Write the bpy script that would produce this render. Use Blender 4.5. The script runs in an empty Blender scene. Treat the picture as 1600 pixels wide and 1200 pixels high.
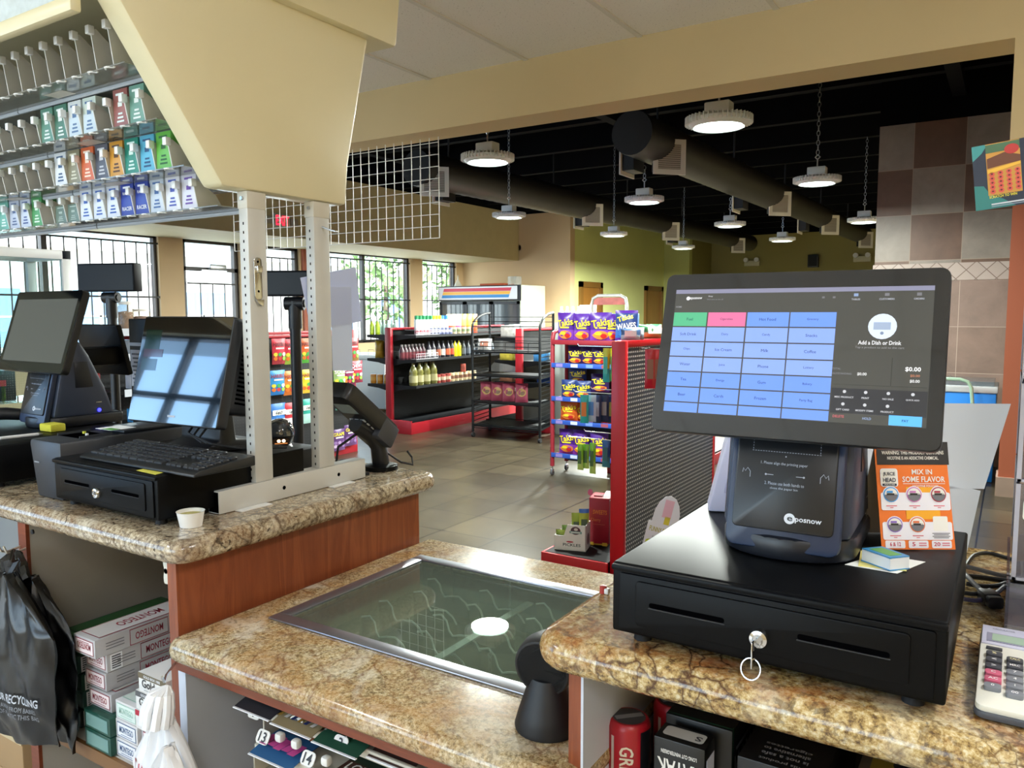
import bpy, bmesh, math, random
from math import sin, cos, pi, radians as R
from mathutils import Matrix, Vector
from mathutils.geometry import tessellate_polygon
random.seed(7)
scene = bpy.context.scene
COL = scene.collection

# ------------------------------------------------------------------ camera
F_PX, YAW, PITCH, ROLL, EYE = 1230.0, 0.5653560, 0.0909036, 0.0023625, 1.53
_f = Vector((-sin(YAW)*cos(PITCH), cos(YAW)*cos(PITCH), -sin(PITCH)))
_r = Vector((cos(YAW), sin(YAW), 0)); _d = _f.cross(_r)
_r2 = _r*cos(ROLL)+_d*sin(ROLL); _d2 = _d*cos(ROLL)-_r*sin(ROLL)
cam_d = bpy.data.cameras.new('camera'); cam = bpy.data.objects.new('camera', cam_d); COL.objects.link(cam)
cam_d.sensor_width = 36; cam_d.lens = F_PX/1600*36; cam_d.clip_start = .02; cam_d.clip_end = 200
cam.matrix_world = Matrix(((_r2.x, -_d2.x, -_f.x, 0), (_r2.y, -_d2.y, -_f.y, 0), (_r2.z, -_d2.z, -_f.z, EYE), (0, 0, 0, 1)))
scene.camera = cam
def _ray(px, py): return _r2*((px-800)/F_PX)+_d2*((py-600)/F_PX)+_f
def onz(px, py, z): d = _ray(px, py); return d*((z-EYE)/d.z)+Vector((0, 0, EYE))
def onx(px, py, x): d = _ray(px, py); return d*(x/d.x)+Vector((0, 0, EYE))
def ony(px, py, y): d = _ray(px, py); return d*(y/d.y)+Vector((0, 0, EYE))

# ------------------------------------------------------------------ materials
def lin(h):
    h = h.lstrip('#'); o = []
    for i in (0, 2, 4):
        c = int(h[i:i+2], 16)/255
        o.append(c/12.92 if c <= .04045 else ((c+.055)/1.055)**2.4)
    return (*o, 1)
_M = {}
def mat(h, rough=.5, metal=0, coat=0, spec=.5, em=0, bump=0, bscale=60, var=0, vscale=6):
    k = ('m', h, rough, metal, coat, spec, em, bump, bscale, var, vscale)
    if k in _M: return _M[k]
    m = bpy.data.materials.new('surface_'+h.lstrip('#')); m.use_nodes = True; nt = m.node_tree; b = nt.nodes['Principled BSDF']
    b.inputs['Base Color'].default_value = lin(h); b.inputs['Roughness'].default_value = rough; b.inputs['Metallic'].default_value = metal
    b.inputs['Coat Weight'].default_value = coat; b.inputs['Coat Roughness'].default_value = .05; b.inputs['Specular IOR Level'].default_value = spec
    if em: b.inputs['Emission Color'].default_value = lin(h); b.inputs['Emission Strength'].default_value = em
    if bump or var:
        tc = nt.nodes.new('ShaderNodeTexCoord'); n = nt.nodes.new('ShaderNodeTexNoise'); n.inputs['Scale'].default_value = bscale; n.inputs['Detail'].default_value = 4
        nt.links.new(tc.outputs['Object'], n.inputs['Vector'])
        if bump:
            bp = nt.nodes.new('ShaderNodeBump'); bp.inputs['Strength'].default_value = bump; bp.inputs['Distance'].default_value = .004
            nt.links.new(n.outputs['Fac'], bp.inputs['Height']); nt.links.new(bp.outputs['Normal'], b.inputs['Normal'])
        if var:
            n2 = nt.nodes.new('ShaderNodeTexNoise'); n2.inputs['Scale'].default_value = vscale; n2.inputs['Detail'].default_value = 5; nt.links.new(tc.outputs['Object'], n2.inputs['Vector'])
            rp = nt.nodes.new('ShaderNodeMapRange'); rp.inputs[1].default_value = .3; rp.inputs[2].default_value = .7; rp.inputs[3].default_value = 1-var; rp.inputs[4].default_value = 1+var*.4
            nt.links.new(n2.outputs['Fac'], rp.inputs[0])
            mx = nt.nodes.new('ShaderNodeVectorMath'); mx.operation = 'SCALE'; mx.inputs[0].default_value = lin(h)[:3]
            nt.links.new(rp.outputs[0], mx.inputs['Scale']); nt.links.new(mx.outputs[0], b.inputs['Base Color'])
    _M[k] = m; return m
def glow(h, s):
    k = ('g', h, s)
    if k in _M: return _M[k]
    m = bpy.data.materials.new('glow_'+h.lstrip('#')); m.use_nodes = True; nt = m.node_tree; b = nt.nodes['Principled BSDF']
    b.inputs['Base Color'].default_value = (0, 0, 0, 1) if s < 3 else lin(h); b.inputs['Roughness'].default_value = .06; b.inputs['Emission Color'].default_value = lin(h); b.inputs['Emission Strength'].default_value = s
    b.inputs['IOR'].default_value = 1.6
    _M[k] = m; return m
def glass(name, tint='f4fbf8', refl=.06, extra=.0, rough=0.0, body=0, bodyc='c8d0d0'):
    if ('gl', name) in _M: return _M['gl', name]
    m = bpy.data.materials.new(name); m.use_nodes = True; nt = m.node_tree; nt.nodes.clear()
    o = nt.nodes.new('ShaderNodeOutputMaterial'); t = nt.nodes.new('ShaderNodeBsdfTransparent'); g = nt.nodes.new('ShaderNodeBsdfGlossy'); mx = nt.nodes.new('ShaderNodeMixShader')
    t.inputs[0].default_value = lin(tint); g.inputs['Roughness'].default_value = rough
    lw = nt.nodes.new('ShaderNodeLayerWeight'); lw.inputs[0].default_value = .5
    fr = nt.nodes.new('ShaderNodeMath'); fr.operation = 'POWER'; fr.inputs[1].default_value = 5; nt.links.new(lw.outputs['Facing'], fr.inputs[0])
    ad = nt.nodes.new('ShaderNodeMath'); ad.operation = 'MULTIPLY_ADD'; ad.use_clamp = True; ad.inputs[1].default_value = .9; ad.inputs[2].default_value = .035+extra
    nt.links.new(fr.outputs[0], ad.inputs[0]); nt.links.new(ad.outputs[0], mx.inputs[0]); nt.links.new(g.outputs[0], mx.inputs[2])
    if body:
        df = nt.nodes.new('ShaderNodeBsdfDiffuse'); df.inputs[0].default_value = lin(bodyc); m2 = nt.nodes.new('ShaderNodeMixShader'); m2.inputs[0].default_value = body
        nt.links.new(t.outputs[0], m2.inputs[1]); nt.links.new(df.outputs[0], m2.inputs[2]); nt.links.new(m2.outputs[0], mx.inputs[1])
    else: nt.links.new(t.outputs[0], mx.inputs[1])
    nt.links.new(mx.outputs[0], o.inputs[0]); _M['gl', name] = m; return m
def nodes(name):
    m = bpy.data.materials.new(name); m.use_nodes = True; nt = m.node_tree; b = nt.nodes['Principled BSDF']
    tc = nt.nodes.new('ShaderNodeTexCoord')
    def N(t, **kw):
        n = nt.nodes.new('ShaderNode'+t)
        for k, v in kw.items():
            if k in n.inputs: n.inputs[k].default_value = v
            else: setattr(n, k, v)
        return n
    return m, nt, b, tc, N, nt.links.new
def ramp(nt, stops):
    n = nt.nodes.new('ShaderNodeValToRGB'); e = n.color_ramp.elements
    while len(e) < len(stops): e.new(.5)
    for i, (p, c) in enumerate(stops): e[i].position = p; e[i].color = lin(c)
    return n
def mixc(nt, fac, a, b):
    n = nt.nodes.new('ShaderNodeMix'); n.data_type = 'RGBA'; n.clamp_factor = True
    L = nt.links.new
    for i, s in ((0, fac), (6, a), (7, b)):
        if hasattr(s, 'links') or hasattr(s, 'is_linked'): L(s, n.inputs[i])
        elif isinstance(s, str): n.inputs[i].default_value = lin(s)
        else: n.inputs[i].default_value = s
    return n.outputs[2]
def paper(h, t=.45):
    k = ('p', h, t)
    if k in _M: return _M[k]
    m = bpy.data.materials.new('paper_'+h); m.use_nodes = True; nt = m.node_tree; nt.nodes.clear(); o = nt.nodes.new('ShaderNodeOutputMaterial'); a = nt.nodes.new('ShaderNodeBsdfDiffuse'); b = nt.nodes.new('ShaderNodeBsdfTranslucent'); x = nt.nodes.new('ShaderNodeMixShader')
    a.inputs[0].default_value = b.inputs[0].default_value = lin(h); x.inputs[0].default_value = t
    for i, q in ((1, a), (2, b)): nt.links.new(q.outputs[0], x.inputs[i])
    nt.links.new(x.outputs[0], o.inputs[0]); _M[k] = m; return m
def granite(name, base, vein, vein_amt, rust, rust_amt, dark_amt, speck=85, seed=0.0, stretch=(1, 1, 1), cell=17.0, pale='efe6d2', pale_amt=.5):
    """polished stone: fine grains, cloudy rust and pale patches, crackled veins and dark crystals"""
    m, nt, b, tc, N, L = nodes(name)
    mp = N('Mapping'); mp.inputs['Location'].default_value = (seed, seed*1.7, seed*.6); mp.inputs['Rotation'].default_value = (0, 0, .5); mp.inputs['Scale'].default_value = stretch; L(tc.outputs['Object'], mp.inputs[0]); v = mp.outputs[0]
    def noise(sc, det, rough=.6, dist=0.0):
        n = N('TexNoise', Scale=sc, Detail=det, Roughness=rough, Distortion=dist); L(v, n.inputs['Vector']); return n.outputs['Fac']
    def mask(f, a, c): r = ramp(nt, [(a, '000000'), (c, 'ffffff')]); L(f, r.inputs[0]); return r.outputs[0]
    def mul(a, k):
        q = N('Math', operation='MULTIPLY'); L(a, q.inputs[0])
        if isinstance(k, float): q.inputs[1].default_value = k
        else: L(k, q.inputs[1])
        return q.outputs[0]
    r1 = ramp(nt, [(.36, base[0]), (.46, base[1]), (.55, base[2]), (.66, base[3])]); L(noise(speck*1.5, 4.0, .75), r1.inputs[0]); c = r1.outputs[0]
    c = mixc(nt, mul(mask(noise(7.0, 6.0, .62, 1.2), .50, .66), pale_amt), c, pale)
    c = mixc(nt, mul(mask(noise(4.3, 8.0, .68, 1.6), .47, .62), rust_amt), c, rust)
    c = mixc(nt, mul(mask(noise(speck*.8, 3.0, .7), .56, .62), .55), c, base[0])
    nw = N('TexNoise', Scale=10.0, Detail=5.0); L(v, nw.inputs['Vector'])
    va = N('VectorMath', operation='MULTIPLY_ADD'); va.inputs[1].default_value = (.10, .10, .10); L(nw.outputs['Color'], va.inputs[0]); L(v, va.inputs[2])
    for sc, wd, lo, am in ((cell, .05, .44, 1.0), (cell*2.3, .06, .50, .8)):
        vo = N('TexVoronoi', Scale=sc, feature='DISTANCE_TO_EDGE'); L(va.outputs[0], vo.inputs['Vector'])
        rv = ramp(nt, [(.0, 'ffffff'), (wd, '808080'), (wd*2.2, '000000')]); L(vo.outputs['Distance'], rv.inputs[0])
        c = mixc(nt, mul(mul(rv.outputs[0], mask(noise(3.6+sc*.05, 4.0), lo, lo+.14)), vein_amt*am), c, vein)
    c = mixc(nt, mul(mask(noise(26.0, 5.0, .6, 1.5), .61, .67), dark_amt), c, '40342b')
    L(c, b.inputs['Base Color']); b.inputs['Roughness'].default_value = .17; b.inputs['Coat Weight'].default_value = .25; b.inputs['Coat Roughness'].default_value = .04
    return m
def wood(name, c1, c2, axis='Z', scale=3.0, rough=.35):
    m, nt, b, tc, N, L = nodes(name)
    mp = N('Mapping'); s = {'Z': (9, 9, .7), 'X': (.7, 9, 9), 'Y': (9, .7, 9)}[axis]; mp.inputs['Scale'].default_value = s; L(tc.outputs['Object'], mp.inputs[0])
    n = N('TexNoise', Scale=scale, Detail=9.0, Roughness=.6, Distortion=.9); L(mp.outputs[0], n.inputs['Vector'])
    r = ramp(nt, [(.3, c1), (.52, c2), (.62, c1), (.75, c2)]); L(n.outputs['Fac'], r.inputs[0]); L(r.outputs[0], b.inputs['Base Color']); b.inputs['Roughness'].default_value = rough
    return m
def tiles(name, size, c1, c2, grout, plane='XY', gw=.006, var=.25, rough=.35, checker=False, off=(0, 0), vs=2.2):
    """square tiles laid in one plane: per tile colour, stains and grout from object coordinates"""
    m, nt, b, tc, N, L = nodes(name)
    sp = N('SeparateXYZ'); L(tc.outputs['Object'], sp.inputs[0]); cb = N('CombineXYZ'); i = {'X': 0, 'Y': 1, 'Z': 2}
    L(sp.outputs[i[plane[0]]], cb.inputs[0]); L(sp.outputs[i[plane[1]]], cb.inputs[1])
    mp = N('Mapping'); mp.inputs['Location'].default_value = (off[0], off[1], 0); L(cb.outputs[0], mp.inputs[0]); v = mp.outputs[0]
    br = N('TexBrick', Scale=1.0, offset=0.0, squash=1.0); br.offset = 0; br.inputs['Mortar Size'].default_value = gw/2; br.inputs['Brick Width'].default_value = size; br.inputs['Row Height'].default_value = size; br.inputs['Mortar Smooth'].default_value = .1
    br.inputs['Color1'].default_value = lin(c1); br.inputs['Color2'].default_value = lin(c2); br.inputs['Mortar'].default_value = lin(grout); L(v, br.inputs['Vector'])
    base = br.outputs['Color']
    if checker:
        ck = N('TexChecker', Scale=1/size); ck.inputs['Color1'].default_value = lin(c1); ck.inputs['Color2'].default_value = lin(c2)
        z = N('VectorMath', operation='ADD'); z.inputs[1].default_value = (1e-4, 1e-4, .01); L(v, z.inputs[0]); L(z.outputs[0], ck.inputs['Vector']); base = ck.outputs['Color']
    n = N('TexNoise', Scale=vs, Detail=7.0, Roughness=.65, Distortion=.4); L(tc.outputs['Object'], n.inputs['Vector'])
    mr = N('MapRange'); mr.inputs[1].default_value = .3; mr.inputs[2].default_value = .7; mr.inputs[3].default_value = 1-var; mr.inputs[4].default_value = 1+var; L(n.outputs['Fac'], mr.inputs[0])
    sc = N('VectorMath', operation='SCALE'); L(base, sc.inputs[0]); L(mr.outputs[0], sc.inputs['Scale'])
    c = mixc(nt, br.outputs['Fac'], sc.outputs[0], grout)
    L(c, b.inputs['Base Color']); b.inputs['Roughness'].default_value = rough
    return m
def dots(name, base, hole, pitch, rad, plane='YZ', rough=.5):
    """pegboard: a square grid of round holes"""
    m, nt, b, tc, N, L = nodes(name)
    sp = N('SeparateXYZ'); L(tc.outputs['Object'], sp.inputs[0]); i = {'X': 0, 'Y': 1, 'Z': 2}; ds = []
    for a in plane:
        q = N('Math', operation='DIVIDE'); q.inputs[1].default_value = pitch; L(sp.outputs[i[a]], q.inputs[0])
        fr = N('Math', operation='FRACT'); L(q.outputs[0], fr.inputs[0]); sb = N('Math', operation='SUBTRACT'); sb.inputs[1].default_value = .5; L(fr.outputs[0], sb.inputs[0])
        pw = N('Math', operation='POWER'); pw.inputs[1].default_value = 2; ab = N('Math', operation='ABSOLUTE'); L(sb.outputs[0], ab.inputs[0]); L(ab.outputs[0], pw.inputs[0]); ds.append(pw)
    ad = N('Math', operation='ADD'); L(ds[0].outputs[0], ad.inputs[0]); L(ds[1].outputs[0], ad.inputs[1])
    lt = N('Math', operation='LESS_THAN'); lt.inputs[1].default_value = (rad/pitch)**2; L(ad.outputs[0], lt.inputs[0])
    L(mixc(nt, lt.outputs[0], base, hole), b.inputs['Base Color']); b.inputs['Roughness'].default_value = rough
    return m

# ------------------------------------------------------------------ mesh builder
_TX = {}
def text_data(s, bold):
    k = (s, bold)
    if k not in _TX:
        c = bpy.data.curves.new('t', 'FONT'); c.body = s; c.align_x = 'CENTER'; c.align_y = 'CENTER'; c.resolution_u = 2; c.space_line = .85
        if bold: c.offset = .018
        o = bpy.data.objects.new('t', c); me = o.to_mesh()
        vs = [(v.co.x, v.co.y) for v in me.vertices]; fs = [tuple(p.vertices) for p in me.polygons]
        o.to_mesh_clear(); bpy.data.objects.remove(o); bpy.data.curves.remove(c)
        if vs:
            x0 = min(v[0] for v in vs); x1 = max(v[0] for v in vs); y0 = min(v[1] for v in vs); y1 = max(v[1] for v in vs)
            vs = [((x-(x0+x1)/2), (y-(y0+y1)/2)) for x, y in vs]; _TX[k] = (vs, fs, x1-x0, y1-y0)
        else: _TX[k] = ([], [], 1, 1)
    return _TX[k]
def frame(o, x, y):
    x = Vector(x).normalized(); y = Vector(y); y = (y-x*y.dot(x)).normalized(); n = x.cross(y); o = Vector(o)
    return Matrix(((x.x, y.x, n.x, o.x), (x.y, y.y, n.y, o.y), (x.z, y.z, n.z, o.z), (0, 0, 0, 1)))
class MB:
    def __init__(s, T=None): s.v = []; s.f = []; s.m = []; s.s = []; s.T = T or Matrix()
    def add(s, vs, fs, m, smooth=False, T=None):
        o = len(s.v); M = s.T @ T if T is not None else s.T
        s.v += [M @ Vector(p) for p in vs]; s.f += [tuple(i+o for i in f) for f in fs]; s.m += [m]*len(fs); s.s += [smooth]*len(fs); return s
    def bm(s, bm, m, smooth=False, T=None):
        bm.verts.index_update(); s.add([v.co.copy() for v in bm.verts], [[v.index for v in f.verts] for f in bm.faces], m, smooth, T); bm.free(); return s
    def box(s, x0, x1, y0, y1, z0, z1, m, bev=0, seg=2, T=None):
        if x1 < x0: x0, x1 = x1, x0
        if y1 < y0: y0, y1 = y1, y0
        if z1 < z0: z0, z1 = z1, z0
        if not bev:
            vs = [(x, y, z) for x in (x0, x1) for y in (y0, y1) for z in (z0, z1)]
            return s.add(vs, [(0, 1, 3, 2), (4, 6, 7, 5), (0, 4, 5, 1), (2, 3, 7, 6), (0, 2, 6, 4), (1, 5, 7, 3)], m, False, T)
        b = bmesh.new(); bmesh.ops.create_cube(b, size=1)
        for v in b.verts: v.co = Vector(((x0+x1)/2+v.co.x*(x1-x0), (y0+y1)/2+v.co.y*(y1-y0), (z0+z1)/2+v.co.z*(z1-z0)))
        bmesh.ops.bevel(b, geom=b.edges[:], offset=min(bev, .49*min(x1-x0, y1-y0, z1-z0)), segments=seg, affect='EDGES', profile=.5)
        return s.bm(b, m, True, T)
    def quad(s, a, b, c, d, m): return s.add([a, b, c, d], [(0, 1, 2, 3)], m)
    def rect(s, T, w, h, m, dz=0, cx=0, cy=0):
        return s.add([(cx-w/2, cy-h/2, dz), (cx+w/2, cy-h/2, dz), (cx+w/2, cy+h/2, dz), (cx-w/2, cy+h/2, dz)], [(0, 1, 2, 3)], m, False, T)
    def rrect(s, T, w, h, r, m, dz=0, cx=0, cy=0, n=4):
        p = rpoly(cx-w/2, cx+w/2, cy-h/2, cy+h/2, r, n); return s.add([(x, y, dz) for x, y in p], [tuple(range(len(p)))], m, False, T)
    def disc(s, T, rx, ry, m, dz=0, cx=0, cy=0, n=20): return s.add([(cx+rx*cos(2*pi*i/n), cy+ry*sin(2*pi*i/n), dz) for i in range(n)], [tuple(range(n))], m, False, T)
    def poly(s, T, pts, m, dz=0): return s.add([(x, y, dz) for x, y in pts], [tuple(range(len(pts)))], m, False, T)
    def prism(s, pts, lo, hi, m, ax='Z', bev=0, T=None, smooth=False):
        n = len(pts); f = {'Z': lambda a, b, c: (a, b, c), 'X': lambda a, b, c: (c, a, b), 'Y': lambda a, b, c: (a, c, b)}[ax]
        vs = [f(a, b, lo) for a, b in pts]+[f(a, b, hi) for a, b in pts]
        fs = [tuple(range(n))[::-1], tuple(range(n, 2*n))]+[(i, (i+1) % n, n+(i+1) % n, n+i) for i in range(n)]
        b = bmesh.new(); bv = [b.verts.new(v) for v in vs]
        for q in fs: b.faces.new([bv[i] for i in q])
        bmesh.ops.recalc_face_normals(b, faces=b.faces[:])
        if bev: bmesh.ops.bevel(b, geom=b.edges[:], offset=bev, segments=2, affect='EDGES', profile=.5, clamp_overlap=True)
        return s.bm(b, m, bool(bev) or smooth, T)
    def lathe(s, prof, m, c=(0, 0, 0), n=16, T=None, smooth=True, mats=None):
        vs = []; k = len(prof)
        for i in range(n):
            a = 2*pi*i/n
            for r, z in prof: vs.append((c[0]+r*cos(a), c[1]+r*sin(a), c[2]+z))
        for j in range(k-1):
            s.add(vs, [], m) if False else None
        o = len(s.v); M = s.T @ T if T is not None else s.T; s.v += [M @ Vector(p) for p in vs]
        for j in range(k-1):
            mm = mats[j] if mats else m
            for i in range(n):
                i2 = (i+1) % n; s.f.append((o+i*k+j, o+i2*k+j, o+i2*k+j+1, o+i*k+j+1)); s.m.append(mm); s.s.append(smooth)
        if prof[0][0] > 1e-6: s.f.append(tuple(o+i*k for i in range(n))[::-1]); s.m.append(mats[0] if mats else m); s.s.append(False)
        if prof[-1][0] > 1e-6: s.f.append(tuple(o+i*k+k-1 for i in range(n))); s.m.append(mats[-1] if mats else m); s.s.append(False)
        return s
    def tube(s, pts, r, m, n=6, closed=False, T=None, smooth=True):
        P = [Vector(p) for p in pts]; k = len(P); vs = []; up = None
        for i, p in enumerate(P):
            a = P[(i-1) % k] if (closed or i > 0) else p; b = P[(i+1) % k] if (closed or i < k-1) else p
            t = (b-a).normalized()
            if up is None: up = Vector((0, 0, 1)) if abs(t.z) < .9 else Vector((1, 0, 0))
            x = t.cross(up)
            if x.length < 1e-6: x = t.cross(Vector((0, 1, 0)))
            x.normalize(); up = x.cross(t).normalized()
            rr = r[i] if isinstance(r, (list, tuple)) else r
            for j in range(n): a2 = 2*pi*(j+.5)/n; vs.append(p+x*rr*cos(a2)+up*rr*sin(a2))
        fs = []
        for i in range(k if closed else k-1):
            i2 = (i+1) % k
            for j in range(n): j2 = (j+1) % n; fs.append((i*n+j, i2*n+j, i2*n+j2, i*n+j2))
        if not closed: fs += [tuple(range(n)), tuple(range((k-1)*n, k*n))[::-1]]
        return s.add(vs, fs, m, smooth and n > 4, T)
    def bar(s, a, b, w, m): return s.tube([a, b], w*.7071, m, 4, smooth=False)
    def text(s, txt, T, m, w=None, h=None, dz=.0004, cx=0, cy=0, bold=True, rot=0, fn=None, sx=1):
        vs, fs, tw, th = text_data(txt, bold); k = min((w/tw) if w else 1e9, (h/th) if h else 1e9)
        ca, sa = cos(rot), sin(rot); out = []
        kx = k; ky = k
        if w and h: kx = w/tw; ky = h/th
        for x, y in vs:
            x *= kx*sx; y *= ky; X = cx+x*ca-y*sa; Y = cy+x*sa+y*ca; out.append((X, Y, dz+(fn(X, Y) if fn else 0)))
        return s.add(out, fs, m, False, T)
    def mesh(s, name, org):
        me = bpy.data.meshes.new(name); me.from_pydata([v-org for v in s.v], [], s.f)
        ms = []
        for m in s.m:
            if m not in ms: ms.append(m)
        for m in ms: me.materials.append(m)
        ix = {m: i for i, m in enumerate(ms)}
        me.polygons.foreach_set('material_index', [ix[m] for m in s.m]); me.polygons.foreach_set('use_smooth', s.s)
        me.update(); return me
    def build(s, name, parent=None, label=None, cat=None, group=None, kind=None, org=None):
        xs = [v.x for v in s.v]; ys = [v.y for v in s.v]; zs = [v.z for v in s.v]
        org = Vector(org) if org is not None else Vector(((min(xs)+max(xs))/2, (min(ys)+max(ys))/2, min(zs)))
        o = bpy.data.objects.new(name, s.mesh(name, org)); COL.objects.link(o)
        if parent is not None: o.parent = parent; o.location = org-WL[parent.name]
        else: o.location = org
        WL[o.name] = org
        sharp(o.data); return tag(o, label, cat, group, kind)
WL = {}
def sharp(me):
    try: me.set_sharp_from_angle(angle=R(38))
    except Exception: pass
def tag(o, label=None, cat=None, group=None, kind=None):
    if label: o['label'] = label
    if cat: o['category'] = cat
    if group: o['group'] = group
    if kind: o['kind'] = kind
    return o
def thing(name, label, cat, loc, group=None):
    o = bpy.data.objects.new(name, None); o.empty_display_size = .05; COL.objects.link(o); o.location = loc; WL[o.name] = Vector(loc); return tag(o, label, cat, group)
def dup(o, loc, label, rotz=None, group=None, scale=None):
    c = o.copy(); COL.objects.link(c); c.location = loc; WL[c.name] = Vector(loc)
    if rotz is not None: c.rotation_euler = (0, 0, rotz)
    if scale: c.scale = scale
    if label: c['label'] = label
    if group: c['group'] = group
    for ch in o.children:
        d = ch.copy(); COL.objects.link(d); d.parent = c
        for g in ch.children: e = g.copy(); COL.objects.link(e); e.parent = d
    return c
def rpoly(x0, x1, y0, y1, r, n=4):
    p = []
    for cx, cy, a in ((x1-r, y0+r, -90), (x1-r, y1-r, 0), (x0+r, y1-r, 90), (x0+r, y0+r, 180)):
        for i in range(n+1): t = R(a+90*i/n); p.append((cx+r*cos(t), cy+r*sin(t)))
    return p
def inset(poly, d):
    n = len(poly); out = []
    for i in range(n):
        a = Vector(poly[i-1]); b = Vector(poly[i]); c = Vector(poly[(i+1) % n])
        n1 = Vector((-(b-a).y, (b-a).x)).normalized(); n2 = Vector((-(c-b).y, (c-b).x)).normalized(); nn = n1+n2
        k = nn.length_squared; nn = nn*(2/k) if k > .2 else n1
        out.append(tuple(b+nn*d))
    return out
def slab(mb, poly, z0, z1, r, m, hole=None, seg=6):
    """worktop with a rounded edge profile; poly is counter-clockwise"""
    h = z1-z0; rings = []
    for i in range(seg+1):
        t = -pi/2+pi*i/seg; rings.append((r*(1-cos(t)), z0+h/2+h/2*sin(t)))
    n = len(poly); vs = []
    for d, z in rings: vs += [(x, y, z) for x, y in inset(poly, d)]
    fs = []
    for k in range(len(rings)-1):
        for i in range(n): j = (i+1) % n; fs.append((k*n+i, k*n+j, (k+1)*n+j, (k+1)*n+i))
    if not hole: fs.append(tuple(range(n))[::-1])
    mb.add(vs, fs, m, True)
    top = [Vector((x, y, z1)) for x, y in inset(poly, rings[-1][0])]
    loops = [top]+([[Vector((x, y, z1)) for x, y in hole]] if hole else [])
    flat = [p for l in loops for p in l]
    tr = tessellate_polygon(loops); out = []
    for a, b, c in tr:
        q = (flat[b]-flat[a]).cross(flat[c]-flat[a]); out.append((a, b, c) if q.z > 0 else (a, c, b))
    mb.add(flat, out, m)
    if hole:
        hv = [(x, y, z1) for x, y in hole]+[(x, y, z0) for x, y in hole]; k = len(hole)
        mb.add(hv, [(i, (i+1) % k, k+(i+1) % k, k+i) for i in range(k)], m)
def nth(i): return ['first', 'second', 'third', 'fourth', 'fifth', 'sixth', 'seventh', 'eighth', 'ninth', 'tenth', 'eleventh', 'twelfth'][i]

BLACK = mat('07080a', .4, spec=.14); BLK2 = mat('15161a', .45); MATTE = mat('101114', .7, bump=.15, bscale=400); DARK = mat('1b1d21', .4)
CHROME = mat('d8dadc', .14, 1); STEEL = mat('b9bcc0', .3, 1); WHITE = mat('eceae6', .45); PAPER = mat('eef0f4', .7); OFFW = mat('dcdad2', .5)
RED = mat('c3101f', .35); DRED = mat('9d1b26', .4); TERRA = mat('9c5136', .55, var=.1)
# ================================================================== SETTING
def S(name, mb, **k): return mb.build(name, kind='structure', **k)
BEIGE = mat('cfb98c', .75, var=.05, vscale=1.5); TAN = mat('d3b58e', .75, var=.06, vscale=1.2); OLIVE = mat('c0b28a', .75, var=.05); GREEN = mat('d4d88c', .7, var=.05, vscale=1.2)
BLKC = mat('060608', .9, spec=.1)
FLOOR = tiles('floor_stone_tile', .457, '494132', '3c3529', '15120e', 'XY', .012, .36, .28, vs=1.5)
S('floor', MB().box(-10.7, 2.2, -3, 21.7, -.06, 0, FLOOR))
S('floor', MB().box(-4.6, 1.9, -2.8, .9, .0005, .004, tiles('floor_bounce_vinyl', .305, 'd2cfc8', 'cac6be', 'a8a49c', 'XY', .004, .1, .4)))      # unseen pale vinyl added behind the counters to bounce sunlight upward
# window wall: piers, sills and heads round the openings
WX = -10.5
b = MB()
OPEN = [(3.3, 7.0, .95), (7.4, 8.42, 0), (8.5, 9.68, 0), (10.1, 12.66, .95), (13.06, 14.25, .95)]
y = -2.8
for y0, y1, zs in OPEN:
    b.box(WX-.2, WX, y, y0, 0, 4, TAN); b.box(WX-.2, WX, y0, y1, 2.66, 4, TAN)
    if zs: b.box(WX-.2, WX, y0, y1, 0, zs, TAN)
    y = y1
b.box(WX-.2, WX, y, 14.7, 0, 4, TAN); S('wall_left', b)
S('trim_1', MB().box(-10.5, -9.02, -2.8, 14.5, 2.63, 3.62, OLIVE))                      # dropped bulkhead over the windows
S('trim_2', MB().box(WX, WX+.05, 9.72, 9.98, .0, 2.63, TERRA))                           # painted pier between the openings
S('wall_back', MB().box(-10.7, -7.77, 14.5, 14.7, 0, 3.6, TAN).box(-8, -7.8, 14.7, 19.75, 0, 3.6, GREEN).box(-8, -7.11, 19.75, 19.95, 0, 3.6, mat('c3c67c', .7)).box(-7.31, -7.11, 19.95, 21.5, 0, 3.6, mat('8f8850', .7)).box(-7.3, 2.2, 21.5, 21.7, 0, 3.57, mat('9a8f55', .75)))
S('trim_3', MB().box(-10.7, -7.77, 14.5, 14.7, 3.6, 4, BLKC).box(-8, -7.8, 14.7, 19.75, 3.6, 4, BLKC).box(-8, -7.1, 19.75, 19.95, 3.6, 4, BLKC).box(-7.3, 2.2, 21.5, 21.7, 3.57, 4, BLKC).box(-10.5, -9.02, -2.8, 14.5, 3.62, 4, BLKC))
# open black ceiling with joists
b = MB().box(-10.7, 2.2, -3, 21.7, 3.95, 4.05, BLKC)
for i in range(14): b.box(-9.0, 2.0, 4.4+i*1.25, 4.5+i*1.25, 3.66, 3.95, mat('0a0a0c', .9, spec=.1))
for xx in (-7.4, -3.9, -.6): b.box(xx, xx+.12, 3.7, 21.5, 3.62, 3.74, mat('0a0a0c', .9, spec=.1))
S('ceiling', b)
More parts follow.
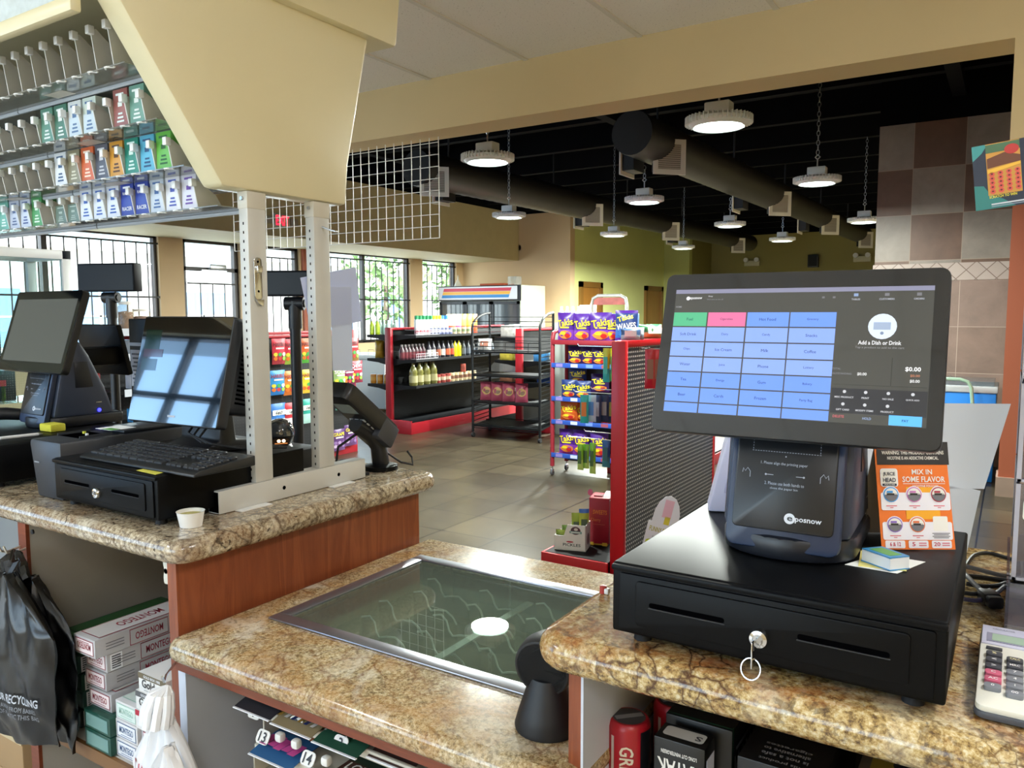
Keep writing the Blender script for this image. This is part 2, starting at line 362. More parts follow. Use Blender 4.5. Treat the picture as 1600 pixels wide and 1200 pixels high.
# header beam between the counter room and the shop
b = MB().box(-4.65, 2.2, 3.46, 3.67, 2.513, 3.95, BEIGE).box(-.04, 2.2, 3.455, 3.675, 2.03, 2.513, BEIGE); S('wall_header', b)
CT, nt_, b_, tc_, N_, L_ = nodes('ceiling_acoustic_tile')
vo = N_('TexNoise', Scale=130.0, Detail=3.0); L_(tc_.outputs['Object'], vo.inputs['Vector']); rr = ramp(nt_, [(.27, 'a8a4a0'), (.37, 'f4f1ee')]); L_(vo.outputs['Fac'], rr.inputs[0]); L_(rr.outputs[0], b_.inputs['Base Color']); b_.inputs['Roughness'].default_value = .9
CZ = 2.785
S('ceiling', MB().box(-4.6, 2.2, -2.8, 3.46, CZ, CZ+.03, CT))
b = MB()
GR = mat('e0ddd8', .5)
for k in range(12):
    x = -4.55+.003+.6095*k
    b.box(x-.012, x+.012, -2.8, 3.46, CZ-.006, CZ+.001, GR)
for k in range(6): b.box(-4.6, 2.2, -2.4+1.219*k-.012, -2.4+1.219*k+.012, CZ-.0055, CZ+.001, GR)
S('trim_4', b)
S('trim_5', MB().box(-4.65, -4.6, -2.8, 3.46, 2.7, 3.95, BEIGE))
# rear wall with shop-front glazing behind the counter, right wall
b = MB(); RW = [(-10.2, -5.0, .9, 3.3), (-4.3, -.4, .9, 2.45)]
x = -10.7
for x0, x1, z0, z1 in RW:
    b.box(x, x0, -3, -2.8, 0, 4, BEIGE).box(x0, x1, -3, -2.8, 0, z0, BEIGE).box(x0, x1, -3, -2.8, z1, 4, BEIGE); x = x1
b.box(x, 2.2, -3, -2.8, 0, 4, BEIGE); S('wall_rear', b)
S('wall_right', MB().box(2, 2.2, -2.8, 21.5, 0, 4, BEIGE))
# tiled wall, its border and the terracotta pilaster
TW = tiles('wall_tile_checker', .459, '8d8378', '6a5040', 'a08e7c', 'XZ', .006, .22, .45, True, (-.918*1-.459*-3, -2.958+.459*7), 3)
TB = nodes('diamond_border_tile'); m, nt, bb, tc, N, L = TB
mp = N('Mapping'); mp.inputs['Rotation'].default_value = (0, R(45), 0); mp.inputs['Location'].default_value = (.02, 0, .05); L(tc.outputs['Object'], mp.inputs[0])
sp = N('SeparateXYZ'); L(mp.outputs[0], sp.inputs[0]); cb = N('CombineXYZ'); L(sp.outputs[0], cb.inputs[0]); L(sp.outputs[2], cb.inputs[1])
br = N('TexBrick', Scale=1.0); br.offset = 0; br.inputs['Mortar Size'].default_value = .004; br.inputs['Brick Width'].default_value = .122; br.inputs['Row Height'].default_value = .122
for kk, cc in (('Color1', 'b9aaa0'), ('Color2', 'ad9c92'), ('Mortar', '7a675c')): br.inputs[kk].default_value = lin(cc)
L(cb.outputs[0], br.inputs['Vector']); L(br.outputs[0], bb.inputs['Base Color']); bb.inputs['Roughness'].default_value = .5
TL = tiles('wall_tile_brown', .459, '8a7468', '7b6558', 'b09c8c', 'XZ', .006, .2, .4, False, (-.918+.459*3, -1.835+.459*4), 3)
S('wall_tile', MB().box(-1.24, 2, 9, 9.2, 2.008, 3.41, TW), org=(0, 0, 0)); S('wall_tile_border', MB().box(-1.255, 2, 8.99, 9.2, 1.837, 2.008, m), org=(0, 0, 0)); S('wall_tile_lower', MB().box(-1.24, 2, 9, 9.2, 0, 1.837, TL), org=(0, 0, 0))
S('trim_6', MB().box(-1.24, 2, 9, 9.2, 3.41, 4, BLKC))
S('wall_pilaster', MB().box(-.045, .5, 7.6, 7.9, .16, 3.4, mat('a3583c', .6)).box(-.06, .5, 7.58, 7.92, 0, .16, mat('a08a7c', .5, var=.1)))
# windows: frame, panes
BRONZE = mat('2a211d', .4); PANE = glass('window_glass', 'eef6f8', extra=.0)
def window_x(name, y0, y1, z0, z1, mull=(), rails=(), w=.05):
    f = MB()
    for a, c in ((y0, y0+w), (y1-w, y1)): f.box(WX-.13, WX-.05, a, c, z0, z1, BRONZE)
    for a, c in ((z0, z0+w), (z1-w, z1)): f.box(WX-.13, WX-.05, y0, y1, a, c, BRONZE)
    for q in mull: f.box(WX-.13, WX-.05, q-.035, q+.035, z0, z1, BRONZE)
    for q in rails: f.box(WX-.13, WX-.05, y0, y1, q-.03, q+.03, BRONZE)
    o = S(name, f); p = MB().box(WX-.095, WX-.085, y0+w, y1-w, z0+w, z1-w, PANE); p.build('pane', o); return o
window_x('window_1', 3.3, 7.0, .95, 2.66, (5.42,)); window_x('window_2', 10.1, 12.66, .95, 2.66, (11.33,)); window_x('window_3', 13.06, 14.25, .95, 2.66)
def door_x(name, y0, y1):
    o = window_x(name, y0, y1, 0, 2.66, (), (2.2,), .07)
    MB().box(WX-.05, WX+.02, y0+.45, y0+.75, 2.2, 2.28, STEEL, .01).box(WX-.02, WX+.02, y0+.3, y0+.75, 2.17, 2.19, STEEL).build('door_closer', o)
    MB().box(WX-.04, WX, y0+.1, y1-.1, .98, 1.06, STEEL, .01).build('push_bar', o)
    return o
door_x('door_1', 7.4, 8.42); window_x('window_4', 8.5, 9.68, 0, 2.66, (), (2.2,), .07)
def guard(y0, y1, z0, z1, hz, label, step=.17):
    g = MB(); B = mat('17130f', .5); n = max(2, round((y1-y0)/step)); X = WX-.02
    for i in range(1, n): g.box(X-.007, X+.007, y0+(y1-y0)*i/n-.007, y0+(y1-y0)*i/n+.007, z0, z1, B)
    for z in hz: g.box(X-.01, X+.01, y0, y1, z-.012, z+.012, B)
    g.build('window_guard', None, label, 'window bars')
guard(3.3, 7.0, .96, 2.53, (2.53, 1.76, 1.0), 'black security bars across the wide window left of the shop entrance')
guard(10.1, 12.66, .96, 2.53, (2.53, 1.78, 1.0), 'black security bars across the two-pane window right of the shop entrance')
guard(13.06, 14.25, .96, 2.53, (2.53, 1.78, 1.0), 'black security bars across the narrow window beside the drinks cooler')
guard(7.47, 8.35, .05, 1.98, (1.98, 1.1), 'black security bars on the glass entrance door', .2)
guard(8.57, 9.6, .05, 2.45, (2.45, 1.2), 'black security bars across the glazed sidelight right of the entrance door', .17)
# rear glazing
o = MB()
for x0, x1, z0, z1 in RW:
    n = round((x1-x0)/.62)
    for i in range(n+1): q = x0+(x1-x0)*i/n; o.box(q-.03, q+.03, -2.95, -2.87, z0, z1, BRONZE)
    for q in (z0, z1, z0+(z1-z0)*.72, z0+(z1-z0)*.36): o.box(x0, x1, -2.95, -2.87, q-.025, q+.025, BRONZE)
o = S('window_5', o)
for x0, x1, z0, z1 in RW: MB().box(x0, x1, -2.92, -2.915, z0, z1, PANE).build('pane', o)
# interior doors in the green wall
DW = wood('door_wood', '9a6a2c', '8a5c26', 'Z', 3, .4)
for i, (y0, y1) in enumerate(((14.93, 16.0), (18.45, 19.6))):
    d = S('door_%d' % (i+2), MB().box(-7.8, -7.78, y0+.12, y1-.12, 0, 2.06, DW)); f = MB()
    FB = mat('7a5523', .45)
    f.box(-7.8, -7.74, y0, y0+.12, 0, 2.18, FB).box(-7.8, -7.74, y1-.12, y1, 0, 2.18, FB).box(-7.8, -7.74, y0, y1, 2.06, 2.18, FB); f.build('door_frame', d)
    MB().lathe([(0, 0), (.03, .01), (.03, .05), (0, .06)], STEEL, T=frame((-7.78, y0+.2, 1.0), (0, 1, 0), (0, 0, 1))).build('door_knob', d)
S('baseboard_left', MB().box(WX, WX+.015, -2.8, 7.3, 0, .1, TERRA).box(WX, WX+.015, 10, 14.5, 0, .1, TERRA))
S('baseboard_back', MB().box(-10.5, -7.77, 14.485, 14.5, 0, .1, TERRA).box(-7.8, -7.785, 14.5, 14.9, 0, .1, TERRA))
# ------------------------------------------------------------------ outside
S('ground', MB().box(-60, -10.75, -30, 45, -.12, -.06, mat('b9b4aa', .9, var=.1, vscale=.6)))
S('ground', MB().box(-60, 30, -40, -3.05, -.13, -.07, mat('a9a59d', .9, var=.1, vscale=.6)))
bl = thing('shop_building', 'pale pink and cream building across the car park outside the windows', 'building', (-26, 8, -.06))
MB().box(-30, -26, -8, 9, -.06, 4.4, mat('e8cdbd', .9)).box(-30, -25.9, 9, 34, -.06, 3.6, mat('ece6da', .9)).build('wall', bl)
MB().box(-30, -25.6, -8, 34, 3.6, 3.9, mat('f1ece2', .9)).build('parapet', bl)
for q in (1.2, 5.2, 10.5, 14, 18, 25, 29):
    w_ = MB().box(-25.95, -25.86, q, q+2.0, .5, 2.3, mat('7f9fc0', .15)).box(-25.9, -25.84, q+.96, q+1.04, .5, 2.3, WHITE).box(-25.9, -25.84, q, q+2, 1.4, 1.46, WHITE).build('window', bl)
FOL = mat('7fa060', .8, var=.4, vscale=9)
def tree(x, y, h, r, label):
    t = thing('tree', label, 'tree', (x, y, -.06)); MB().tube([(x, y, -.06), (x+.1, y, h*.5), (x, y+.1, h*.8)], [.14, .1, .05], mat('6b5a48', .9), 7).build('trunk', t)
    c = MB()
    for i in range(420):
        u = random.random()*2-1; a = random.random()*2*pi; q = r*(random.random()**.4); s_ = sqrt_(1-u*u)
        p = Vector((x+q*s_*cos(a), y+q*s_*sin(a), h-r*.2+q*u*1.1)); d1 = Vector((random.gauss(0, 1), random.gauss(0, 1), random.gauss(0, 1))).normalized(); d2 = d1.orthogonal().normalized(); s2 = .09+.1*random.random()
        c.add([p-d1*s2, p+d2*s2*.5, p+d1*s2, p-d2*s2*.5], [(0, 1, 2, 3)], FOL)
    c.build('foliage', t)
sqrt_ = math.sqrt
tree(-16.5, 18.6, 3.0, 1.5, 'leafy green tree outside, seen through the two-pane window')
tree(-16.0, 22.0, 3.2, 1.5, 'leafy green tree outside, seen through the narrow window beside the drinks cooler')
# ------------------------------------------------------------------ lights and sky
w = bpy.data.worlds.new('sky'); scene.world = w; w.use_nodes = True; nt = w.node_tree; bg = nt.nodes['Background']
sk = nt.nodes.new('ShaderNodeTexSky'); sk.sky_type = 'NISHITA'; sk.sun_disc = False; sk.sun_elevation = R(55); sk.sun_rotation = R(90); sk.air_density = 1; sk.dust_density = 2
nt.links.new(sk.outputs[0], bg.inputs[0]); bg.inputs[1].default_value = .5
def lamp(kind, name, loc, energy, color=(1, 1, 1), size=1, rot=None, sy=None, **k):
    d = bpy.data.lights.new(name, kind); d.energy = energy; d.color = color
    if kind == 'AREA':
        d.size = size; d.shape = 'DISK'
        if sy: d.shape = 'RECTANGLE'; d.size_y = sy
    if kind == 'SUN': d.angle = R(2)
    o = bpy.data.objects.new(name, d); COL.objects.link(o); o.location = loc
    if rot: o.rotation_euler = rot
    return o
sun = lamp('SUN', 'sun', (5, -5, 20), 11.0, (1, .98, .96)); sun.rotation_euler = Vector((-.5, .6, -.62)).to_track_quat('-Z', 'Y').to_euler()
lamp('AREA', 'daylight_rear', (-2.35, -3.03, 1.65), 70, (.86, .92, 1), 3.7, (R(90+15), 0, 0), 1.5)
lamp('AREA', 'daylight_rear_wide', (-7.6, -3.03, 2.1), 110, (.36, .6, 1), 5, (R(90+10), 0, 0), 2.3)
# window daylight just inside the panes
for y0, y1, e in ((3.4, 6.9, 45), (7.5, 9.6, 30), (10.2, 12.6, 38), (13.1, 14.2, 16)):
    lamp('AREA', 'daylight_window', (WX-.16, (y0+y1)/2, 1.75), e, (.95, .98, 1), y1-y0, (0, R(-90), 0), 1.6).rotation_euler = (R(90), 0, R(-90))
# fluorescent troffers in the dropped ceiling
for i, (x, y, lb) in enumerate(((-3.62, 1.22, 'prismatic fluorescent ceiling troffer above the cigarette rack header'), (-3.0, -1.2, 'prismatic ceiling troffer behind the till counter'), (1.1, -1.4, 'prismatic ceiling troffer over the cashier'), (1.0, 1.2, 'prismatic ceiling troffer right of the tills'))):
    t = thing('ceiling_troffer', lb, 'ceiling light', (x, y, CZ-.02))
    MB().box(x-.3, x+.3, y-.6, y-.57, CZ-.02, CZ, WHITE).box(x-.3, x+.3, y+.57, y+.6, CZ-.02, CZ, WHITE).box(x-.3, x-.27, y-.6, y+.6, CZ-.02, CZ, WHITE).box(x+.27, x+.3, y-.6, y+.6, CZ-.02, CZ, WHITE).build('frame', t)
    MB().box(x-.27, x+.27, y-.57, y+.57, CZ-.015, CZ-.01, glow('e8f0f4', 1.2)).build('diffuser', t)
    lamp('AREA', 'troffer_light', (x, y, CZ-.03), 22, (.97, .98, 1), .5, None, 1.1)
# ------------------------------------------------------------------ high-bay lamps
LG = mat('e4e8ea', .4); LENS = glow('e9fff4', 14)
LP = [(-1.53, 4.71, 'large, nearest, below the header beam, right of the ducts'), (-3.31, 4.89, 'large, below the header beam, above the wire grid'), (-1.48, 7.24, 'hanging on a long chain in front of the tiled wall'), (-3.19, 7.52, 'hanging on a chain between the two ducts, nearest of them'), (-5.01, 7.84, 'hanging left of the left duct'), (-3.14, 10.21, 'hanging under the middle of the right duct'), (-4.94, 10.55, 'hanging in front of the green wall by the first door'), (-3.1, 12.78, 'farthest one under the right duct'), (-4.92, 13.35, 'farthest one, low over the second door'), (-1.61, 10.68, 'half hidden behind the tiled wall edge')]
lamp0 = None
for i, (x, y, d) in enumerate(LP):
    z = 2.62; lb = 'round ribbed white high-bay lamp, '+d
    if lamp0 is None:
        t = lamp0 = thing('high_bay_lamp', lb, 'ceiling light', (x, y, z), 'round high-bay ceiling lamps')
        MB().lathe([(.135, .012), (.15, 0), (.165, .010), (.188, .03), (.19, .042), (.165, .06), (.09, .072), (0, .072)], LG, (x, y, z), 32).build('housing', t)
        MB().lathe([(0, .006), (.14, .012)], LENS, (x, y, z), 32).build('lens', t)
        f = MB()
        for k in range(44):
            a = 2*pi*k/44; f.box(.155, .197, -.003, .003, .018, .060, LG, T=Matrix.Translation((x, y, z)) @ Matrix.Rotation(a, 4, 'Z'))
        f.build('fins', t)
        MB().box(x-.075, x+.075, y-.05, y+.05, z+.072, z+.145, LG, .008).build('driver_box', t)
        MB().tube([(x, y, z+.145), (x, y, z+.21), (x+.02, y, z+.23), (x, y, z+.25), (x-.02, y, z+.23), (x, y, z+.21)], .006, STEEL).build('hook', t)
        def chain_mb(top):
          c = MB(); zz = z+.25; k = 0
          while zz < top:
            T = Matrix.Translation((x, y, zz+.02)) @ Matrix.Rotation(pi/2*(k % 2), 4, 'Z') @ Matrix.Rotation(pi/2, 4, 'X')
            c.tube([(.013*cos(q), .024*sin(q), 0) for q in [2*pi*j/8 for j in range(8)]], .0035, STEEL, 4, True, T); zz += .04; k += 1
          return c
        long_chain = chain_mb(3.9).build('chain', t); short_mesh = chain_mb(2.98).mesh('chain', WL[long_chain.name])
    else:
        c_ = dup(lamp0, (x, y, z), lb)
        if i in (3, 5, 7):
            for ch in c_.children:
                if ch.name.startswith('chain'): ch.data = short_mesh
    L_o = lamp('AREA', 'high_bay_light', (x, y, z-.012), 75 if y < 8 else (240 if x > -4 else 520), (.94, 1, .93), .28)
# ------------------------------------------------------------------ spiral ducts with grilles
DK = mat('151416', .5); DK2 = mat('1c1917', .5)
def duct(x0, y0, x1, y1, z, label, g):
    t = thing('spiral_duct', label, 'duct', (x0, y0, z)); n = 60; d = MB()
    ys = []; k = 0; L = y1-y0
    prof = []
    for i in range(140):
        f_ = i/139; r = .205 if f_ < .42 else (.205-.02*min(1, (f_-.42)/.03)); prof.append((r+(.004 if i % 2 else 0), f_*L))
    T = frame((x0, y0, z), (1, 0, 0), (0, 0, 1)) @ Matrix.Rotation(pi, 4, 'X')
    T = Matrix(((1, 0, (x1-x0)/L, x0), (0, 0, 1, y0), (0, 1, 0, z), (0, 0, 0, 1)))
    d.lathe([(0, 0)]+prof+[(0, L)], DK2, n=24, T=T).build('pipe', t)
    for i in range(5):
        yy = y0+.6+i*L/5; d = MB(); xx = x0+(x1-x0)*(yy-y0)/L
        d.tube([(xx, yy, z+.19), (xx, yy, 3.9)], .012, DK).build('hanger', t)
    for (py, s) in g:
        xx = x0+(x1-x0)*(py-y0)/L; nx = Vector((.58, -.58, -.58)).normalized() if s > 0 else Vector((-.8, 0, -.6)); c = Vector((xx, py, z))+nx*.27; T = frame(c, Vector((0, 0, 1)).cross(nx), Vector((0, 0, 1)))
        q = MB(); q.box(-.13, .13, -.13, .13, -.12, 0, DK, T=T); q.build('take_off', t)
        q = MB()
        for a in ((-.17, .17, .12, .17), (-.17, .17, -.17, -.12), (-.17, -.12, -.12, .12), (.12, .17, -.12, .12)): q.box(*a, 0, .014, mat('e8e5dc', .5), T=T)
        gq = q.build('grille', t); q = MB()
        q.rect(T, .245, .245, mat('8d877e', .6), .003)
        for k in range(12): q.box(-.115, .115, -.112+k*.0195, -.106+k*.0195, .003, .01, mat('d0cac0', .5), T=T)
        q.build('louvre', gq)
    return t
duct(-5.92, 7.27, -5.53, 19.6, 3.2, 'black spiral air duct on the left, running towards the green wall', [(7.55, 1), (11.4, 1), (14.5, 1), (18.4, 1), (8.0, -1), (11.5, -1), (15.2, -1)])
duct(-3.09, 6.97, -2.87, 19.0, 3.2, 'black spiral air duct on the right, its near end under the header beam', [(7.65, 1), (11.7, 1), (15, 1), (18.5, 1), (7.35, -1), (10.8, -1), (14.3, -1)])
# small fixtures on the walls
t = thing('exit_sign', 'lit red exit sign with two lamp heads on the bulkhead above the entrance', 'exit sign', (-8.99, 7.97, 2.75))
MB().box(-9.02, -8.975, 7.83, 8.11, 2.76, 2.95, mat('d9d4c8', .5), .006).build('housing', t)
MB().text('EXIT', frame((-8.974, 7.97, 2.855), (0, 1, 0), (0, 0, 1)), glow('ff1a30', 3.0), .24, .14).build('lettering', t)
for q in (7.72, 8.2): MB().box(-9.02, -8.96, q-.06, q+.06, 2.8, 2.9, mat('a9a498', .5), .01).build('lamp_head', t)
for px, py, xx, lb in ((1175, 411, 21.45, 'white emergency light box on the back wall, left one'), (1347, 404, 21.45, 'white emergency light box on the back wall, right one by the tiled wall')):
    p = ony(px, py, 21.45); t = thing('emergency_light', lb, 'emergency light', p)
    MB().box(p.x-.2, p.x+.2, p.y-.04, p.y+.05, p.z-.08, p.z+.06, mat('c9c4a8', .5), .01).build('housing', t)
    for s in (-.14, .14): MB().lathe([(0, 0), (.06, .02), (.06, .1), (0, .1)], WHITE, T=frame((p.x+s, p.y-.02, p.z+.08), (1, 0, 0), (0, 0, 1))).build('lamp_head', t)
p = ony(1271, 408, 21.45); MB().box(p.x-.13, p.x+.13, p.y-.08, p.y+.05, p.z-.16, p.z+.16, mat('2b2b24', .5), .01).box(p.x-.1, p.x+.1, p.y-.085, p.y-.08, p.z-.13, p.z+.13, mat('18181a', .8)).build('wall_speaker', None, 'small dark wall speaker high on the back wall', 'speaker')
p = ony(809, 387, 14.46); MB().lathe([(0, .05), (.04, .045), (.06, .0), (0, 0)], WHITE, T=frame((p.x, 14.5, p.z), (-1, 0, 0), (0, 0, 1))).build('motion_sensor', None, 'small round white sensor on the tan end wall under the ceiling', 'sensor')
# ================================================================== COUNTERS
G_L = granite('granite_left', ('6b5844', 'a8967a', 'c6b698', 'dccfb6'), '3f2a1c', .75, '7a4e2a', .45, .9, 75, 3.0, (1, 1, 1), 13.0, 'd8cfbc', .5)
G_M = granite('granite_middle', ('6b5a40', 'a8936a', 'c4b088', 'ddd0b0'), '6b3a1c', .6, 'b8803c', .45, .35, 110, 11.0, (1, 1, 1), 15.0, 'e0dac8', .7)
G_R = granite('granite_right', ('5f4a32', 'ac8e56', 'cbb27c', 'e0d4b2'), '45200f', .95, '9f5a2a', .75, .6, 65, 23.0, (1, 1, 1), 20.0, 'dcd2b8', .6)
CH = wood('cherry_laminate', '96512f', '7f4025', 'Z', 2.6, .33); CHX = wood('cherry_edge', '8a4426', '743820', 'X', 3, .4)
LAM = mat('ccd2de', .5, var=.03); LAMG = mat('b3b0a8', .55, var=.05, vscale=3)
TZ = 1.065
# ---- tall left counter
lc = MB(); slab(lc, rpoly(-5.2, -1.398, .945, 1.815, .05, 5), 1.013, TZ, .022, G_L); lc.build('stone_worktop', None, 'beige and brown speckled stone worktop on the tall left counter', 'worktop')
t = thing('counter_cabinet', 'tall left counter cabinet with cherry end panel and open carton shelf', 'counter', (-3, 1.4, 0))
MB().box(-1.48, -1.45, .975, 1.772, 0, 1.013, CH).build('end_panel', t)
MB().box(-2.09, -2.055, .98, 1.745, .02, 1.013, LAMG).build('divider', t); MB().box(-2.091, -2.054, .972, .981, .02, 1.013, CHX).build('edge_strip', t)
MB().box(-5.2, -1.48, 1.745, 1.772, 0, 1.013, LAMG).build('back_panel', t)
sh = MB().box(-2.054, -1.481, .975, 1.745, .477, .505, mat('dedcd6', .5)).build('shelf', t); MB().box(-2.054, -1.481, .965, .975, .474, .506, mat('7b5630', .5)).build('edge_strip', sh)
MB().box(-2.054, -1.481, .98, 1.745, .02, .08, mat('8d887c', .6)).build('bottom_panel', t)
MB().lathe([(0, 0), (.006, .0), (.006, .004), (0, .005)], mat('4a4a4a', .3, 1), T=frame((-2.03, .979, .99), (1, 0, 0), (0, 0, 1))).build('screw', t)
MB().box(-5.2, -5.17, .98, 1.745, 0, 1.013, CH).build('end_panel', t)
q = MB(); T = frame(onx(267, 890, -1.492), (1, 0, 0), (0, 0, 1))
q.prism([(-.010, -.030), (.010, -.030), (.012, -.014), (.008, 0), (.012, .014), (.010, .030), (-.010, .030), (-.012, .014), (-.008, 0), (-.012, -.014)], -.012, .012, mat('d8d5c8', .45), 'Z', .004, T)
q.lathe([(.0, .0125), (.006, .0125)], mat('6d6a60', .6), T=T, n=12); q.build('cable_clip', None, 'white plastic clip fixed beside the cherry end panel under the left worktop', 'clip')
# ---- low middle counter with the glass top
hx0, hx1, hy0, hy1 = -1.345, -.60, 1.122, 1.648; MZ = .863
mc = MB(); slab(mc, rpoly(-1.447, -.50, .935, 1.812, .03, 4), .812, MZ, .022, G_M, [(hx0+.03, hy0+.03), (hx1-.03, hy0+.03), (hx1-.03, hy1-.03), (hx0+.03, hy1-.03)])
mc.build('stone_worktop', None, 'golden speckled stone worktop around the glass panel, lowest of the three', 'worktop')
MB().box(-1.446, -1.40, .935, .99, .815, MZ, G_M, .018, 3)
t = thing('counter_cabinet', 'low middle counter cabinet under the glass panel, open towards the cashier', 'counter', (-1, 1.4, 0))
MB().box(-1.449, -1.425, .97, 1.772, 0, .812, LAM).build('side_panel', t)
MB().box(-1.449, -.527, .965, .99, .785, .812, CHX).build('top_rail', t)
MB().box(-1.449, -.527, 1.745, 1.772, 0, .812, CH).build('back_panel', t)
MB().box(-1.425, -.527, .99, 1.745, .05, .08, mat('8d887c', .6)).build('bottom_panel', t)
# glass display: metal frame, pane, tray with bins
t = thing('glass_display', 'glass display panel in a grey metal frame let into the middle worktop', 'display panel', ((hx0+hx1)/2, (hy0+hy1)/2, MZ))
AL = mat('9d9fa8', .32, .85); f = MB(); z0, z1 = MZ+.0005, MZ+.005
for a in ((hx0, hx1, hy0, hy0+.034), (hx0, hx1, hy1-.034, hy1), (hx0, hx0+.034, hy0+.034, hy1-.034), (hx1-.034, hx1, hy0+.034, hy1-.034)): f.box(*a, z0, z1, AL, .0015)
f.build('frame', t)
GT = glass('display_glass', 'eaf4ee', extra=.05, body=.16, bodyc='a9b3a4'); MB().box(hx0+.031, hx1-.031, hy0+.031, hy1-.031, MZ-.006, MZ+.001, GT).build('pane', t)
ix0, ix1, iy0, iy1, fz = hx0+.03, hx1-.03, hy0+.03, hy1-.03, .735
WALLG = mat('a8a280', .7); q = MB()
q.box(ix0-.01, ix0, iy0, iy1, fz, MZ-.006, WALLG).box(ix1, ix1+.01, iy0, iy1, fz, MZ-.006, WALLG).box(ix0, ix1, iy0-.01, iy0, fz, MZ-.006, WALLG).box(ix0, ix1, iy1, iy1+.01, fz, MZ-.006, mat('98a294', .6)).box(ix0, ix1, iy0, iy1, fz-.01, fz, mat('a3a184', .6, var=.45, vscale=9)); q.build('tray', t)
CLR = glass('bin_plastic', 'f4f6f2', extra=.02, body=.06, bodyc='a8b0a4'); EDG = mat('e4e6dc', .4)
for r_ in range(5):
    for c_ in range(4):
        x = ix0+.05+c_*.165+(r_ % 2)*.03; y = iy0+.05+r_*.09; q = MB(); p = []
        for k in range(9): u = k/8; p.append((x+.13*u, y+.012*sin(u*9)+.004*r_, MZ-.03-.05*u+.008*sin(u*11)))
        q.tube(p, .0024, EDG, 4)
        for k in range(8): a, b = p[k], p[k+1]; q.quad((a[0], a[1], fz), (b[0], b[1], fz), b, a, CLR)
        q.build('bin_divider', t)
MB().box(-.985, -.965, iy0, iy1, MZ-.05, MZ-.046, mat('b9beb4', .4)).build('bin_rail', t)
# ---- tall right counter
rc = MB(); slab(rc, rpoly(-.578, 1.9, .945, 1.79, .055, 6), 1.012, TZ, .024, G_R); rc.build('stone_worktop', None, 'rusty gold veined stone worktop under the right till', 'worktop')
t = thing('counter_cabinet', 'tall right counter cabinet with open shelf of red cans and black boxes', 'counter', (.5, 1.4, 0))
MB().box(-.527, -.507, .985, 1.76, 0, 1.012, CH).build('end_panel', t); MB().box(-.507, -.503, .985, 1.76, 0, 1.012, LAM).build('panel_lining', t)
MB().box(-.503, 1.85, 1.73, 1.76, 0, 1.012, mat('3c3a36', .7)).build('back_panel', t); MB().box(-.503, 1.85, 1.0, 1.73, .705, .735, mat('5a5650', .6)).build('shelf', t); MB().box(1.82, 1.85, .985, 1.73, 0, 1.012, LAM).build('end_panel', t)

# ================================================================== SMALL GOODS HELPERS
def carton(x0, x1, y0, z0, name, label, ends, side, top, txt, tc, bord, group='cigarette cartons on the open shelf', ln=.28, h=.0455, flip=False, sidetxt=None, barcode=False, font_h=.55):
    m = MB(); y1 = y0+ln; z1 = z0+h; e = .0008
    m.box(x0+e, x1-e, y0, y1, z0+e, z1-e, side, .0012)
    Tf = frame(((x0+x1)/2, y0, (z0+z1)/2), (1, 0, 0), (0, 0, 1)); w = x1-x0; rt = pi if flip else 0
    if ends: m.rect(Tf, w*.84, h*.74, bord, .0006).rect(Tf, w*.80, h*.66, ends, .0009)
    if txt: m.text(txt, Tf, tc, w*.62, h*.34, .0013, cy=h*.03, rot=rt); m.rect(Tf, w*.5, h*.03, tc, .0013, cy=-h*.24 if not flip else h*.24)
    Ts = frame((x1, (y0+y1)/2, (z0+z1)/2), (0, 1, 0), (0, 0, 1))
    if sidetxt:
        m.rect(Ts, ln*.36, h*.86, bord, .0006, cx=-ln*.02).rect(Ts, ln*.35, h*.78, side, .0009, cx=-ln*.02).text(sidetxt, Ts, tc, ln*.26, h*.4, .0012, cx=-ln*.02, rot=rt)
        for k in range(3): m.rect(Ts, ln*.16, .002, mat('77777a', .6), .0008, cx=-ln*.33, cy=(k-1)*.007)
    if barcode:
        m.rect(Ts, .03, h*.85, PAPER, .0006, cx=-ln*.42)
        for k in range(6): m.rect(Ts, .022, .0032, mat('55585c', .6), .0009, cx=-ln*.42, cy=(k-2.5)*.0055)
    if top:
        Tt = frame(((x0+x1)/2, (y0+y1)/2, z1), (0, 1, 0), (-1, 0, 0))
        m.rect(Tt, ln*.9, w*.86, bord, .0004).rect(Tt, ln*.885, w*.80, top, .0007)
        if sidetxt: m.text(sidetxt, Tt, tc, ln*.42, w*.35, .001, rot=pi)
    return m.build(name, None, label, 'carton', group)
GY = mat('b6b5b7', .45); LGY = mat('d4d2d2', .45); MAR = mat('8c1f33', .5); PK = mat('ecdfe0', .5); SLV = mat('a9a8aa', .45)
L0 = [.507+.046*k for k in range(7)]
carton(-1.83, -1.741, .958, L0[5], 'cigarette_carton', 'grey carton with upside-down maroon lettering, topmost of the tall stack', PK, GY, LGY, 'MONTEGO', MAR, MAR, flip=True, sidetxt='MONTEGO')
carton(-1.838, -1.748, .988, L0[4], 'cigarette_carton', 'grey carton with a barcode on its long side, second from top of the tall stack', PK, GY, LGY, 'MONTEGO', MAR, MAR, sidetxt='MONTEGO', barcode=True)
carton(-1.841, -1.751, .986, L0[3], 'cigarette_carton', 'grey carton with maroon lettering, third from top of the tall stack', PK, SLV, LGY, 'MONTEGO', MAR, MAR, sidetxt='MONTEGO')
carton(-1.827, -1.732, .985, L0[2], 'cigarette_carton', 'grey carton with maroon lettering resting on the dark green cartons', PK, SLV, LGY, 'MONTEGO', MAR, MAR, sidetxt='MONTEGO')
DG = mat('1d4a3e', .35); TEAL = mat('6f948e', .5)
for k, n in ((1, 'upper'), (0, 'lower')):
    o = carton(-1.82, -1.712, .967, L0[k], 'cigarette_carton', n+' one of the two dark green cartons with misty green ends', TEAL, DG, DG, '', DG, mat('3d6a60', .4))
